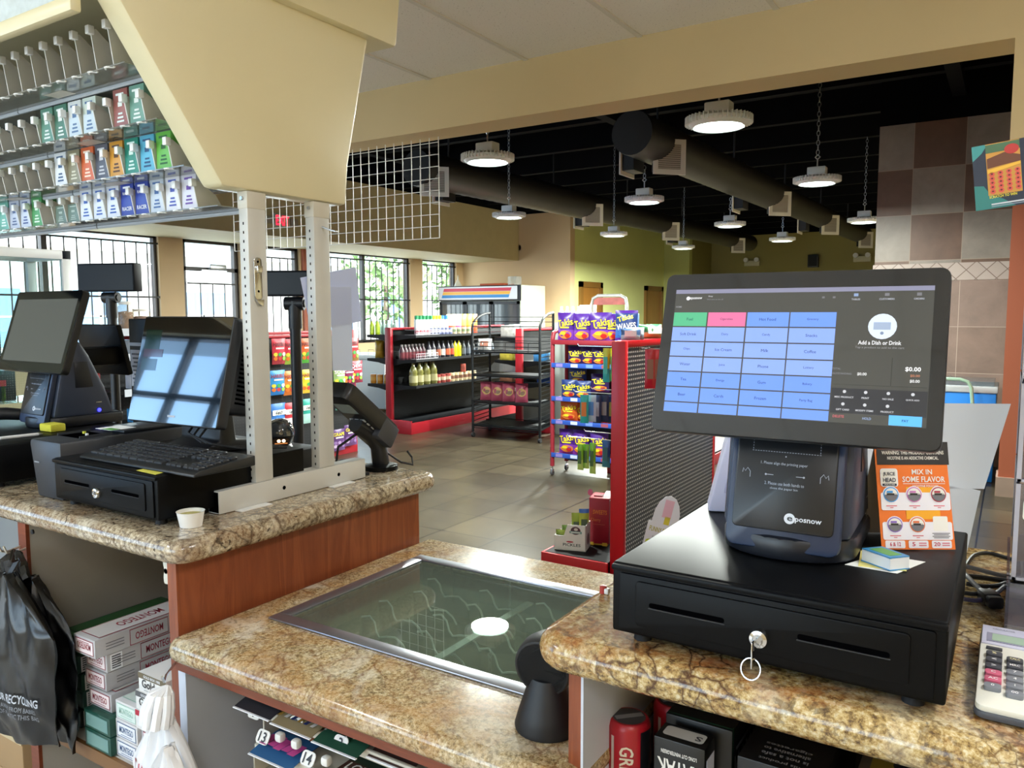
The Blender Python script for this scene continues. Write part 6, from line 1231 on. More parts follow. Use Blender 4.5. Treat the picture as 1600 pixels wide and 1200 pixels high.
# pickle box and red carton on the near deck
def q3(px, py, z=.1285): return onz(px, py, z)
A_, B_ = q3(866, 858), q3(915, 862.5); u = (B_-A_); u.z = 0; Wd = u.length; u.normalize(); v = Vector((-u.y, u.x, 0)); dep = .13
T = Matrix(((u.x, v.x, 0, A_.x), (u.y, v.y, 0, A_.y), (0, 0, 1, .1285), (0, 0, 0, 1))); t = thing('pickle_box', 'open white pickle display box on the red gondola deck', 'display box', A_); KW = mat('e4e4de', .5); Hh = .155
pr = [(0, 0), (Wd, 0), (Wd, Hh), (Wd*.42, Hh), (Wd*.32, Hh*.62), (Wd*.3, Hh*.56), (0, Hh*.56)]
m = MB(T); m.prism(pr, 0, .004, KW, 'Y').prism(pr, dep-.004, dep, KW, 'Y').box(Wd-.004, Wd, 0, dep, 0, Hh, mat('d3d3d2', .5)).box(0, .004, 0, dep, 0, Hh*.56, KW).box(0, Wd, 0, dep, 0, .004, KW)
F = Matrix(((1, 0, 0, Wd/2), (0, 0, -1, 0), (0, 1, 0, Hh/2), (0, 0, 0, 1))); m.text('PICKLES', F, mat('2f4a48', .5), Wd*.56, .017, .0006, cx=Wd*.06, cy=-.043).disc(F, .022, .005, mat('b8404a', .5), .0006, cx=.0, cy=-.025)
m.disc(F, .03, .024, mat('5a3a44', .5), .0006, cx=Wd*.18, cy=.044).rect(F, .075, .014, mat('7aa09a', .5), .001, cx=Wd*.18, cy=.034).rect(F, .055, .005, W_, .0014, cx=Wd*.18, cy=.034).disc(F, .012, .008, mat('d8cfc8', .5), .001, cx=Wd*.19, cy=.052)
S2 = frame((Wd, dep/2, Hh*.4), (0, 1, 0), (0, 0, 1)); m.disc(S2, .03, .035, mat('6a5a60', .5), .0006)
m.build('box', t)
for i, (x, y, h, bs, l) in enumerate(((.03, .04, .105, mat('76862c', .5), 'leftmost'), (.055, .09, .12, mat('5f7a34', .5), 'second'), (Wd*.6, .09, .2, mat('8a9a34', .5), 'tall back left'), (Wd*.85, .08, .23, mat('a4aa3a', .5), 'tall blue-topped'))):
    p = T @ Vector((x, y, .006)); snack_bag(.06, h, .03, bs, 'pickle_pouch', l+' green pickle pouch in the white pickle box', 'pouch', 'pickle pouches', d_lab('3c4a30'), None, mat('2f62b0', .4) if i == 3 else None, loc=p, rz=math.atan2(u.y, u.x)+.1*i)
A_, B_ = q3(920, 851), q3(946, 853.5); u2 = (B_-A_).normalized(); w2 = (B_-A_).length+.02; T = Matrix(((u2.x, -u2.y, 0, A_.x), (u2.y, u2.x, 0, A_.y), (0, 0, 1, .1285), (0, 0, 0, 1))); m = MB(T); RC = mat('a01830', .45)
m.box(0, w2, 0, .15, .012, .29, RC, .002).box(.01, .03, -.001, 0, .0, .02, mat('d8b83c', .5)).box(w2-.04, w2-.01, -.001, .002, 0, .02, mat('d8b83c', .5)).box(.01, w2-.01, .01, .14, .0, .012, mat('c8a83c', .5))
F = Matrix(((1, 0, 0, w2/2), (0, 0, -1, 0), (0, 1, 0, .15), (0, 0, 0, 1))); m.text('SWEETS', F, mat('d87a2c', .5), w2*.7, .026, .0008, cx=w2*.05, cy=.055).text('Cherry', F, mat('c86a3c', .5), w2*.5, .026, .0008, cx=-.02, cy=.005).rect(F, w2*.6, .002, mat('c86a5a', .5), .0008, cy=-.02)
m.poly(frame((w2*.8, .07, .291), (1, 0, 0), (0, 1, .3)), [(-.03, -.06), (.03, -.06), (.05, .06), (-.02, .06)], mat('e6e6ec', .5), .002).box(.02, w2-.05, .04, .1, .29, .296, mat('7a1424', .5)).disc(frame((.0, .03, .315), (1, 0, 0), (0, 0, 1)), .016, .02, mat('d86a90', .5))
m.build('candy_carton', None, 'dark red candy carton with a torn white lid, beside the pickle box', 'carton')
# ---- long black and red gondola in the middle distance
def gondola(name_lab, px_, y0, y1, z1, xl, xr, shelves, left_sh=None, kick=.17, pw=.095):
    t = thing('gondola_shelf', name_lab, 'gondola', (px_, y0, 0)); cx = px_
    MB().box(cx-pw/2, cx+pw/2, y0, y0+.05, 0, z1, DRED, .004).build('upright', t)
    MB().box(cx-.02, cx+.02, y0+.05, y1, .1, z1-.03, RIB).build('back_panel', t); MB().box(cx-.045, cx+.045, y0+.05, y1, z1-.03, z1, DRED, .003).build('top_rail', t)
    MB().box(xl, xr, y0-.02, y0, 0, kick, DRED, .003).box(xr-.02, xr, y0, y1, 0, kick*.85, DRED, .003).box(xl, xl+.02, y0, y1, 0, kick*.85, DRED, .003).build('kick_plate', t)
    MB().box(xl+.01, xr-.01, y0, y1, kick-.03, kick-.002, GBS, .002).build('base_deck', t)
    for z, x0, x1, ya, yb in shelves:
        s = MB().prism([(x0, z-.012), (x1, z-.028 if x1 > x0 else z-.028), (x1, z), (x0, z)] if x1 > x0 else [(x1, z-.028), (x0, z-.012), (x0, z), (x1, z)], ya, yb, GBS, 'Y').build('shelf', t)
        b = MB()
        for yy in (ya+.004, yb-.008): b.prism([(x0, z-.09), (x0, z-.012), (x1, z-.026), (x1, z-.034), ((x0+x1)/2, z-.05)], yy-.004, yy+.004, GB, 'Y')
        b.build('bracket', s)
    return t
gx = -6.69; z3 = (1.245, .940, .608)
gondola('long black gondola with red end post, stocked with bottles and cans', gx, 7.60, 10.25, 1.338, -6.83, -6.305, [(z, gx+.02, -6.27, 7.65, 10.2) for z in z3]+[(z, gx-.02, -7.09, 7.65, 10.2) for z in z3])
def yx(px, py, x): return onx(px, py, x).y
def wire_basket(x, y0, y1, z, h, label):
    m = MB(); W3 = mat('c8c6ca', .35)
    for zz in (z+.003, z+h*.5, z+h): m.tube([(x, y0, zz), (x, y1, zz)], .0025, W3, 4)
    n = max(3, int((y1-y0)/.035))
    for k in range(n+1): y = y0+(y1-y0)*k/n; m.tube([(x, y, z+.003), (x, y, z+h)], .002, W3, 4)
    for zz in (z+.003, z+h):
        for y in (y0, y1): m.tube([(x, y, zz), (x-.18, y, zz)], .0025, W3, 4)
    m.build('wire_divider', None, label, 'wire divider')
wire_basket(-6.29, 7.68, 8.15, 1.246, .065, 'white wire divider on the top shelf of the long gondola'); wire_basket(-6.29, 7.68, 8.12, .941, .07, 'white wire divider on the second shelf of the long gondola')
def bottle_mb(h, r, body, cap, lab=None, shape='round'):
    m = MB(); z = h
    if shape == 'spray': pr = [(r, 0), (r, .76*h), (r*.8, .8*h), (r*.55, .82*h)]; cp = [(r*.85, .8*h), (r*.85, .97*h), (r*.6, h), (0, h)]
    elif shape == 'jug': pr = [(r*.9, 0), (r, .04*h), (r, .45*h), (r*.9, .5*h), (r, .58*h), (r*.7, .78*h), (r*.3, .9*h), (r*.3, .93*h)]; cp = [(r*.34, .92*h), (r*.34, h), (0, h)]
    elif shape == 'squeeze': pr = [(r*.9, 0), (r, .05*h), (r*.85, .4*h), (r, .65*h), (r*.6, .8*h)]; cp = [(r*.62, .79*h), (r*.55, .85*h), (r*.18, .9*h), (r*.1, h), (0, h)]
    else: pr = [(r*.95, 0), (r, .03*h), (r, .6*h), (r*.45, .8*h), (r*.38, .88*h)]; cp = [(r*.45, .87*h), (r*.45, h), (0, h)]
    m.lathe(pr, body, n=12); m.lathe(cp, cap, n=12)
    if lab: m.lathe([(r*1.015, .14*h), (r*1.015, .44*h)], lab, n=12) if shape != 'round' else m.lathe([(r*1.015, .12*h), (r*1.015, .5*h)], lab, n=12)
    return m
def can_mb(h, r, body, lab2=None): m = MB(); m.lathe([(r*.93, 0), (r, .01), (r, h-.01), (r*.93, h), (0, h-.004)], body, n=12); (m.lathe([(r*1.01, h*.3), (r*1.01, h*.7)], lab2, n=12) if lab2 else None); return m
def row(mb, name, locs, labels, cat, group):
    o = None
    for i, (p, l) in enumerate(zip(locs, labels)):
        if o is None: o = mb.build(name, None, l, cat, group, org=(0, 0, 0)); o.location = p; WL[o.name] = Vector(p)
        else: dup(o, p, l)
def sp(px0, px1, n, py, x, z): return [Vector((x, yx(px0+(px1-px0)*(i/(n-1) if n > 1 else .5), py, x), z)) for i in range(n)]
def seq(n, what, where): return [(what+', '+nth(i)+' from left '+where) if n > 1 else what+' '+where for i in range(n)]
Z1, Z2, Z3 = 1.2455, .9405, .6085; on1, on2, on3 = 'on the long gondola top shelf', 'on the long gondola second shelf', 'on the long gondola third shelf'
def left_locs(px0, px1, n, z, y=7.74): return [Vector((ony(px0+(px1-px0)*(i/(n-1)), 500, y).x, y+.02*i, z)) for i in range(n)]
row(bottle_mb(.20, .033, mat('a8c02c', .3), mat('dfe6e0', .4), mat('b8d040', .4)), 'juice_bottle', left_locs(581, 588, 2, Z1), ['lime green bottle, left of two left of the long gondola red post', 'lime green bottle, right of two left of the long gondola red post'], 'bottle', 'lime bottles')
row(bottle_mb(.185, .031, mat('a9c0b8', .3), mat('c4d4d0', .4), mat('8fb0a8', .4)), 'soap_bottle', left_locs(594, 603, 3, Z1, 7.8)+[Vector((ony(608+5*i, 500, 8.1).x, 8.1, Z1)) for i in range(3)], seq(6, 'grey green bottle', 'behind the long gondola red post'), 'bottle', 'grey green bottles')
for n_, px0, px1, cap, nm in ((5, 651, 673, '1f7a4c', 'green'), (3, 678, 687, 'cfc62c', 'yellow'), (2, 691, 697, '2f78c4', 'blue')):
    row(bottle_mb(.245, .031, mat('b9bfc4', .3), mat(cap, .4), mat('c8ccd2' if nm != 'yellow' else 'b8b890', .4), 'spray'), 'spray_can', sp(px0, px1, n_, 521, -6.42, Z1), seq(n_, 'spray can with a '+nm+' cap', on1), 'spray can', 'spray cans with '+nm+' caps')
for i, (px, h1, h2) in enumerate(((705, 'd8c8a0', 'd84a34'), (714, 'e8e0d8', '8a3a6a'), (722, 'e8d040', 'e04830'), (731, 'f0c83c', 'e06a1c'), (739, 'f08a2c', 'd8421c'))): p = Vector((-6.45, yx(px, 515, -6.45), Z1)); snack_bag(.15, .26, .06, mat(h1, .4), 'detergent_pouch', ('cream and red', 'white and plum', 'yellow and red', 'yellow and orange', 'bright orange')[i]+' pouch on the top shelf of the long gondola', 'pouch', 'pouches on the long gondola', None, mat(h2, .4), loc=p, rz=R(70))
row(can_mb(.085, .033, mat('c4b4b8', .35), mat('b04a58', .4)), 'food_can', sp(652, 668, 4, 522, -6.32, Z1), seq(4, 'pink and white can', 'in front '+on1), 'can', 'pink and white cans'); row(can_mb(.085, .033, mat('5a5f80', .35), mat('a8a4b4', .4)), 'food_can', sp(674, 703, 6, 521, -6.32, Z1), seq(6, 'blue grey can', 'in front '+on1), 'can', 'blue grey cans'); row(can_mb(.085, .033, mat('b8a890', .35), mat('6a7a5a', .4)), 'food_can', sp(710, 732, 4, 520, -6.32, Z1), seq(4, 'beige can', 'in front '+on1), 'can', 'beige cans')
row(bottle_mb(.19, .034, mat('30101a', .35), mat('8a8484', .4), mat('581822', .4)), 'juice_bottle', sp(628, 661, 7, 558, -6.40, Z2), seq(7, 'dark red bottle with a white cap', on2), 'bottle', 'dark red bottles')
for i, (px, lb) in enumerate(((670, 'c4c0c4'), (677, 'd8d4c8'), (685, '8a4a34'), (692, 'd0ccc0'), (700, 'c05a3a'), (706, 'b84c34'))): o = bottle_mb(.215, .034, mat('221f28', .3), mat('14151a', .4), mat(lb, .4), 'round').build('sauce_bottle', None, 'dark sauce bottle with a '+('silver', 'cream', 'brown', 'grey', 'orange', 'rust red')[i]+' label on the long gondola second shelf', 'bottle', 'sauce bottles', org=(0, 0, 0)); o.location = (-6.38, yx(px, 558, -6.38), Z2)
row(bottle_mb(.21, .032, mat('e3cd1c', .35), mat('e3cd1c', .35), None, 'squeeze'), 'mustard_bottle', sp(711, 717, 2, 556, -6.36, Z2), ['yellow squeeze bottle, left of two on the second shelf of the long gondola', 'yellow squeeze bottle, right of two on the second shelf of the long gondola'], 'bottle', 'yellow squeeze bottles')
row(bottle_mb(.2, .034, mat('1f2428', .3), mat('1a1c20', .4), mat('4a5058', .4)), 'sauce_bottle', sp(724, 768, 7, 553, -6.36, Z2), seq(7, 'dark bottle behind the wire rack', on2), 'bottle', 'dark bottles')
OIL = mat('625f30', .2, coat=.4)
row(bottle_mb(.285, .055, OIL, mat('6a6030', .4), mat('9a946c', .4), 'jug'), 'oil_bottle', [Vector((-6.36, yx(px, 600, -6.36), Z3)) for px in (646, 655.5, 666, 677)]+[Vector((-6.5, yx(660, 592, -6.5), Z3)), Vector((-6.5, yx(671, 592, -6.5), Z3))], ['leftmost oil bottle on the third shelf of the long gondola', 'second oil bottle from the left on the third shelf', 'third oil bottle from the left on the third shelf', 'rightmost front oil bottle on the third shelf', 'oil bottle behind, left of the back pair on the third shelf', 'oil bottle behind, right of the back pair on the third shelf'], 'bottle', 'oil bottles')
row(can_mb(.11, .038, mat('8a3a34', .35), mat('b8a890', .4)), 'food_can', sp(684, 700, 3, 598, -6.34, Z3), seq(3, 'red and cream can', on3), 'can', 'red and cream cans'); row(can_mb(.11, .038, mat('b7a684', .35), mat('6a4a3a', .4)), 'food_can', sp(706, 740, 6, 594, -6.34, Z3), seq(6, 'cream and brown can', on3), 'can', 'cream and brown cans'); row(can_mb(.11, .038, mat('8f4034', .35), mat('7a3a30', .4)), 'food_can', [Vector((-6.34, yx(723.5, 580, -6.34), Z3+.1102))], ['single brown red can stacked on the others on the third shelf of the long gondola'], 'can', None)
row(can_mb(.115, .04, mat('c8862c', .35), mat('d8a048', .4)), 'food_can', left_locs(582, 600, 3, Z3), ['orange can, left of three on the long gondola low left shelf', 'orange can, middle of three on the long gondola low left shelf', 'orange can, right of three on the long gondola low left shelf'], 'can', 'orange cans')
p = left_locs(592, 592.5, 2, Z2)[0]; snack_bag(.12, .225, .1, mat('9a7a1c', .4), 'coffee_bag', 'gold brown bag on the left middle shelf of the long gondola', 'bag', None, None, mat('b08a2c', .4), loc=p, rz=R(20)); p = left_locs(600, 600.5, 2, Z2, 7.9)[0]; snack_bag(.12, .21, .1, mat('3a3028', .4), 'coffee_bag', 'dark brown bag beside the gold one on the left middle shelf', 'bag', None, loc=p, rz=R(20))
# ---- black wire rack
BW = mat('0d1114', .5, spec=.3); t = thing('wire_rack', 'black wire snack rack on casters in front of the long gondola', 'wire rack', (-5.15, 8.1, 0)); FL, FR, BL2, BR2 = Vector((-5.55, 7.85, 0)), Vector((-4.615, 7.88, 0)), Vector((-5.68, 8.42, 0)), Vector((-4.76, 8.45, 0))
for a, b_ in ((FL, BL2), (FR, BR2)):
    u = b_-a; pts = [a+Vector((0, 0, .07)), a+Vector((0, 0, 1.34))]+[a+u*(1-cos(k*pi/12))+Vector((0, 0, 1.34+.18*sin(k*pi/12))) for k in range(1, 7)]+[b_+Vector((0, 0, 1.5)), b_+Vector((0, 0, .07))]
    m = MB(); m.tube(pts, .016, BW, 8); m.build('side_frame', t)
    m = MB()
    for k in range(24): z = .2+.05*k; m.tube([a+Vector((0, 0, z)), b_+Vector((0, 0, z))], .006, BW, 4)
    m.build('side_wires', t)
    for c in (a, b_): MB().lathe([(.006, .05), (.006, .08), (.012, .08)], BW, c, 8).lathe([(.028, -.014), (.03, 0), (.028, .014)], mat('1a1a1c', .6), T=frame(c+Vector((0, 0, .0305)), (0, 1, 0), (0, 0, 1)), n=14).build('caster', t)
for z in (1.06, .772, .445, .155):
    m = MB(); P = [FL, FR, BR2, BL2]; m.prism([(p.x, p.y) for p in P], z-.02, z, BW).tube([FL+Vector((0, -.012, z+.012)), FR+Vector((0, -.012, z+.012))], .006, BW, 6); m.build('shelf', t)
m = MB(); MB
for z in (1.36, 1.42, 1.12, 1.17, .12): m.tube([FL+Vector((0, 0, z)), FR+Vector((0, 0, z))], .005, BW, 6); m.tube([BL2+Vector((0, 0, z+.05)), BR2+Vector((0, 0, z+.05))], .004, BW, 6)
for k in range(1, 6): p = FL.lerp(FR, k/6); m.tube([p+Vector((0, 0, 1.06)), p+Vector((0, 0, 1.17))], .003, BW, 4)
m.build('front_wires', t)
PKB = mat('a8485e', .4)
def d_chips(m, F, w, h, fn): blob(m, F, 0, 0, w*.34, h*.22, mat('c8a05a', .5), fn, e=.001); blob(m, F, w*.05, -h*.05, w*.18, h*.1, mat('7a5a3a', .5), fn, e=.003)
for i, (px, l) in enumerate(((760, 'first'), (777, 'second'), (795, 'third'), (815, 'fourth'))): snack_bag(.155, .23, .07, PKB, 'chip_bag', 'pink chip bag, '+l+' from the left on the black wire rack', 'chip bag', 'pink chip bags on the wire rack', d_chips, loc=(ony(px, 600, 8.02).x, 8.02, .447), rz=R(30), tilt=-.2)
snack_bag(.17, .15, .08, mat('d8d4d0', .35), 'marshmallow_bag', 'white bag lying on the second shelf of the black wire rack', 'bag', None, d_lab('8a5a4a'), loc=(ony(757, 540, 7.98).x, 7.98, 1.062), rz=R(20), tilt=-.3)
# ---- gondola behind the wire rack
gondola('short black gondola with red post behind the black wire rack', -5.37, 8.62, 10.4, 1.32, -5.87, -4.88, [(z, -5.39, -5.78, 8.68, 10.2) for z in (1.2, .90, .62, .38)]+[(z, -5.35, -4.92, 8.68, 10.2) for z in (.90, .62)], kick=.12)
for i, (px, py, x, z, w, h, c, l) in enumerate(((783, 510, -5.6, 1.2, .14, .16, 'a8a4a0', 'grey tub on the left of the short gondola top shelf'), (797, 510, -5.6, 1.2, .16, .17, '8f9496', 'second grey tub on the short gondola top shelf'), (800, 545, -5.62, .90, .3, .12, 'b0a03c', 'yellow noodle packs on the short gondola middle shelf'), (820, 545, -5.6, .90, .14, .15, '8a8c94', 'grey box on the short gondola middle shelf'), (800, 580, -5.6, .62, .3, .11, '8a5a44', 'brown boxes on the short gondola lower shelf'), (795, 615, -5.6, .38, .22, .10, 'c4b040', 'yellow box on the short gondola lowest shelf'), (853, 575, -5.1, .90, .3, .11, '3a7ab0', 'blue box on the right side of the short gondola'), (858, 607, -5.1, .62, .3, .11, '2f55a0', 'dark blue box low on the right side of the short gondola'))):
    y = onx(px, py, x).y; y = min(max(y, 8.78), 9.6); y = {783: 8.78, 797: 8.98, 820: 9.12}.get(px, y); m = MB().box(x-.1, x+.1, y-w/2, y+w/2, z+.0005, z+h, mat(c, .4, var=.35, vscale=18), .004); m.rect(frame((x+.1, y, z+h/2), (0, 1, 0), (0, 0, 1)), w*.6, h*.5, mat('c8c4b4', .5), .0006); m.build('grocery_box', None, l, 'grocery box')
# ---- white chest, cooler
t = thing('chest_freezer', 'white chest freezer beside the window left of the long gondola', 'freezer', (-8.7, 9.5, 0)); m = MB().box(-9.2, -8.12, 9.15, 9.85, .04, .80, mat('d9dcd8', .4), .012); m.build('body', t); MB().box(-9.22, -8.1, 9.13, 9.87, .80, .87, mat('e4e6e2', .35), .012).build('lid', t); MB().box(-8.8, -8.6, 9.12, 9.135, .76, .79, STEEL, .004).build('handle', t)
for x in (-9.05, -8.8, -8.5, -8.3): MB().tube([(x, 9.2, .871), (x, 9.2, .95), (x+.12, 9.2, .95), (x+.12, 9.2, .871)], .004, mat('5a7a6a', .5), 5).build('wire_holder', t)
cx0, cx1, cyf = -10.24, -8.22, 13.28
t = thing('drinks_cooler', 'three-door glass drinks cooler with a rainbow striped header', 'cooler', ((cx0+cx1)/2, 13.7, 0)); CBK2 = mat('23262c', .4)
MB().box(cx0, cx1, cyf+.03, 14.25, .0, 2.07, mat('c9d0bd', .45), .01).build('cabinet', t)
hd = MB().box(cx0, cx1, cyf-.03, cyf+.03, 1.76, 2.07, CBK2, .006).box(cx0+.02, cx1-.06, cyf-.034, cyf-.029, 1.79, 2.05, mat('dfe3ee', .35)).build('header', t)
m = MB(); F = frame(((cx0+cx1)/2-.02, cyf-.036, 1.92), (1, 0, 0), (0, 0, 1)); W2 = (cx1-cx0)/2-.14
for z0, z1, c in ((.035, .10, 'cf2f4c'), (-.03, .03, 'f2b53a'), (-.095, -.035, '2f86cc')): sl = .35; m.poly(F, [(-W2+.06*(z0+.1)*6-.03, z0), (W2+.06*(z0+.1)*6-.10, z0), (W2+.06*(z1+.1)*6-.10, z1), (-W2+.06*(z1+.1)*6-.03, z1)], mat(c, .4), .001)
m.build('stripes', hd)
for k in range(3):
    x0 = cx0+.02+k*(cx1-cx0-.04)/3; x1 = x0+(cx1-cx0-.04)/3-.01
    f = MB().box(x0, x0+.05, cyf-.02, cyf+.028, .15, 1.75, CBK2).box(x1-.05, x1, cyf-.02, cyf+.028, .15, 1.75, CBK2).box(x0, x1, cyf-.02, cyf+.028, 1.69, 1.75, CBK2).box(x0, x1, cyf-.02, cyf+.028, .15, .21, CBK2).build('door', t)
    MB().box(x0+.05, x1-.05, cyf+.0, cyf+.004, .21, 1.69, mat('4e555c', .05, spec=1)).build('pane', f); MB().box(x1-.045, x1-.02, cyf-.05, cyf-.02, .8, 1.2, STEEL, .005).build('handle', f)
MB().box(-9.35, -8.75, 13.5, 13.9, 2.071, 2.12, mat('b8502c', .6), .01).build('tray', None, 'orange tray lying on top of the drinks cooler', 'tray'); MB().box(-8.66, -8.46, 13.5, 13.7, 2.071, 2.25, glass('clear_box', 'eef2f2', body=.25, bodyc='d8d8d4')).build('plastic_box', None, 'clear plastic box on top of the drinks cooler', 'box'); MB().lathe([(.09, 0), (.07, .05), (.02, .14), (.008, .24), (0, .25)], mat('d8d2c4', .4), (-9.98, 13.6, 2.071), 14).build('gourd_ornament', None, 'pale cone shaped ornament at the left end of the drinks cooler top', 'ornament')
# ---- candy gondola on the left
gx = -6.12; t = thing('candy_gondola', 'black candy gondola with red top rail and rows of hanging candy bags', 'gondola', (gx, 4.9, 0)); Y0, Y1 = 3.45, 6.36
for y in (Y0, Y1-.04): MB().box(gx-.05, gx+.05, y, y+.045, 0, 1.345, DRED, .004).build('upright', t)
MB().box(gx-.02, gx+.012, Y0+.045, Y1-.04, .1, 1.31, PEGB).build('back_panel', t, org=(0, 0, 0)); MB().box(gx-.05, gx+.045, Y0+.045, Y1-.04, 1.285, 1.312, DRED, .003).box(gx-.03, gx+.02, Y0+.045, Y1-.04, 1.315, 1.345, DRED, .003).build('top_rail', t)
MB().box(gx-.4, gx+.06, Y0, Y1, 0, .13, DRED, .003).build('kick_plate', t); MB().box(gx-.39, gx+.055, Y0+.02, Y1-.02, .131, .15, GB).build('base_deck', t)
for z, y1_ in ((1.40, 4.1), (1.205, 4.25), (.93, 4.25), (.66, 4.25)):
    s = MB().prism([(gx+.02, z-.02), (gx+.36, z-.03), (gx+.36, z), (gx+.02, z)], Y0+.05, y1_, GBS, 'Y').box(gx+.36, gx+.366, Y0+.05, y1_, z-.045, z+.012, mat('c9ced8', .3)).build('shelf', t)
def d_candy(txt, tc, blobs):
    def f(m, F, w, h, fn):
        m.text(txt, F, mat(tc, .4), w*.86, h*.16, .002, cy=h*.27, fn=fn); m.rect(F, w*.6, h*.06, mat('e6dcd4', .4), fn(0, h*.12)+.001, cy=h*.12)
        for i, c in enumerate(blobs): blob(m, F, w*(-.3+.3*(i % 3)), -h*(.12+.16*(i//3)), w*.13, h*.08, mat(c, .4), fn, 8, .0015)
    return f
CG = 'candy bags on the candy gondola'
def candy(px, py, w, h, base, low, label, deco):
    x = gx+.10; p = onx(px, py, x); snack_bag(w, h, .035, mat(base, .35), 'candy_bag', label, 'candy bag', CG, deco, mat(low, .35), loc=(x, p.y, p.z), rz=R(90), tilt=0)
fr = ('d8c83c', '3f9a4c', 'e8e0d8', 'd8702c', 'c43a3a', '8ac04c')
for px, py, b_, l_, lb in ((436, 569, 'c8283c', '9a3038', 'red candy bag at the left of the top candy row'), (455, 569, 'c8283c', '8aa03c', 'red and green candy bag, second in the top candy row'), (480, 567, 'd8602c', '4f9a3c', 'orange and green candy bag in the top candy row'), (552, 564, 'b8242c', '8a6a3c', 'red candy bag at the right end of the top candy row')): candy(px, py, .17, .25, b_, l_, lb, d_candy('HARIBO', '5a1c24', fr))
for px, py, b_, l_, lb, tx in ((434, 617, '2f8ac4', '2a6fb0', 'sky blue candy bag at the left of the second candy row', 'HARIBO'), (455, 617, 'd8823a', 'c46a2c', 'orange candy bag, second in the second candy row', 'HARIBO'), (481, 614, 'e0c42c', 'e0b83c', 'yellow candy bag in the second candy row', 'HARIBO'), (531, 608, '8fa86a', '6a9a2c', 'pale green candy bag in the second candy row', 'SOUR'), (545, 603, '7c1c4a', '5a1c3c', 'plum candy bag near the right end of the second candy row', 'CHEWY'), (557, 598, 'a8243c', '7a2a3c', 'crimson candy bag at the right end of the second candy row', 'CHEWY')): candy(px, py, .19, .24, b_, l_, lb, d_candy(tx, '8a1c28' if tx == 'HARIBO' else 'e8d8e0', fr))
for px, py, b_, l_, lb in ((435, 670, '3f7ac4', 'c8d0d8', 'blue and white fruit snack bag at the left of the third candy row'), (455, 668, 'b8303c', 'd8c8cc', 'red and white fruit snack bag in the third candy row'), (482, 661, '2f9a8c', 'a8d0c8', 'teal and white fruit snack bag in the third candy row')): candy(px, py, .19, .25, b_, l_, lb, lambda m, F, w, h, fn: m.rect(F, w*.86, h*.2, W_, fn(0, h*.13)+.001, cy=h*.15).text("Welch's", F, INK, w*.78, h*.15, .004, cy=h*.15, fn=fn))
candy(547, 640, .17, .2, 'c8a02c', 'b8402c', 'yellow and red candy bag at the right of the third candy row', d_candy('MIX', '8a1c28', fr)); candy(533, 640, .17, .2, '2f6aa0', '4a7a6a', 'blue candy bag beside the yellow one in the third candy row', d_candy('MIX', 'e8e0d8', fr))
for px, py, lb in ((529, 704, 'yellow topped purple candy bag low on the candy gondola'), (548, 696, 'purple candy bag at the low right end of the candy gondola')): candy(px, py, .19, .23, '5a3a6e', '6f4a7c', lb, d_candy('GRAPE', 'd8c83c', ('8a6aa0', 'a88ab8', '7a5a90', 'c8b0d0', '6a4a80', '9a7ab0')))
for i, (px, py, b_) in enumerate(((197, 511, 'b88a6a'), (221, 511, 'a8705a'))):
    p = onz(px, 510, 1.207); p = Vector((gx+.2, onx(px, 510, gx+.2).y, 1.402)); t2 = thing('candy_jar', ('tall clear candy jar with a pink stripe on the shelf end behind the pole display', 'wide clear candy jar with a red lid label behind the pole display')[i], 'jar', p); JG = glass('jar_plastic', 'e8e4dc', body=.2, bodyc='cfc4b8'); r = (.06, .075)[i]; h = (.22, .16)[i]
    MB().lathe([(r*.96, 0), (r, .01), (r, h*.8), (r*.8, h*.88), (r*.8, h*.9)], JG, p, 16).build('jar_body', t2); MB().lathe([(r*.85, .006), (r*.88, .02), (r*.88, h*.62), (0, h*.66)], mat(b_, .5, var=.5, vscale=40), p, 14).build('candy', t2); MB().lathe([(r*.84, h*.89), (r*.84, h), (0, h)], mat('e4ddd4', .4), p, 16).build('lid', t2)
for z, l, c in ((1.207, 'pale carton on the top shelf end of the candy gondola', 'c8c4c0'), (.932, 'white packet on the second shelf end of the candy gondola', 'd0ccd0'), (.662, 'light blue box on the lower shelf end of the candy gondola', '4aa0d8')): MB().box(gx+.18, gx+.33, 3.62, 3.86, z+.0005, z+.11, mat(c, .4, var=.2, vscale=20), .004).build('grocery_box', None, l, 'grocery box')
# tall black holder with a text card behind the touch monitor
a, b_, c = ony(202, 498, 1.65), ony(229, 545, 1.65), ony(204, 600, 1.65); m = MB().box(a.x, b_.x+.03, 1.645, 1.70, TZ+.001, a.z, BLACK, .004); F = frame(((a.x+b_.x)/2, 1.6445, 1.335), (1, 0, 0), (0, 0, 1)); m.rect(F, .082, .13, mat('d5d2d8', .5), .0004).rect(F, .086, .012, mat('9a9ca4', .3), .0006, cy=.085)
for k in range(8): m.rect(F, .066-.01*(k % 3), .006, mat('5a5a64', .6), .001, cy=.05-.0145*k)
m.build('card_holder', None, 'tall black holder with a printed white card beside the touch monitor', 'card holder')
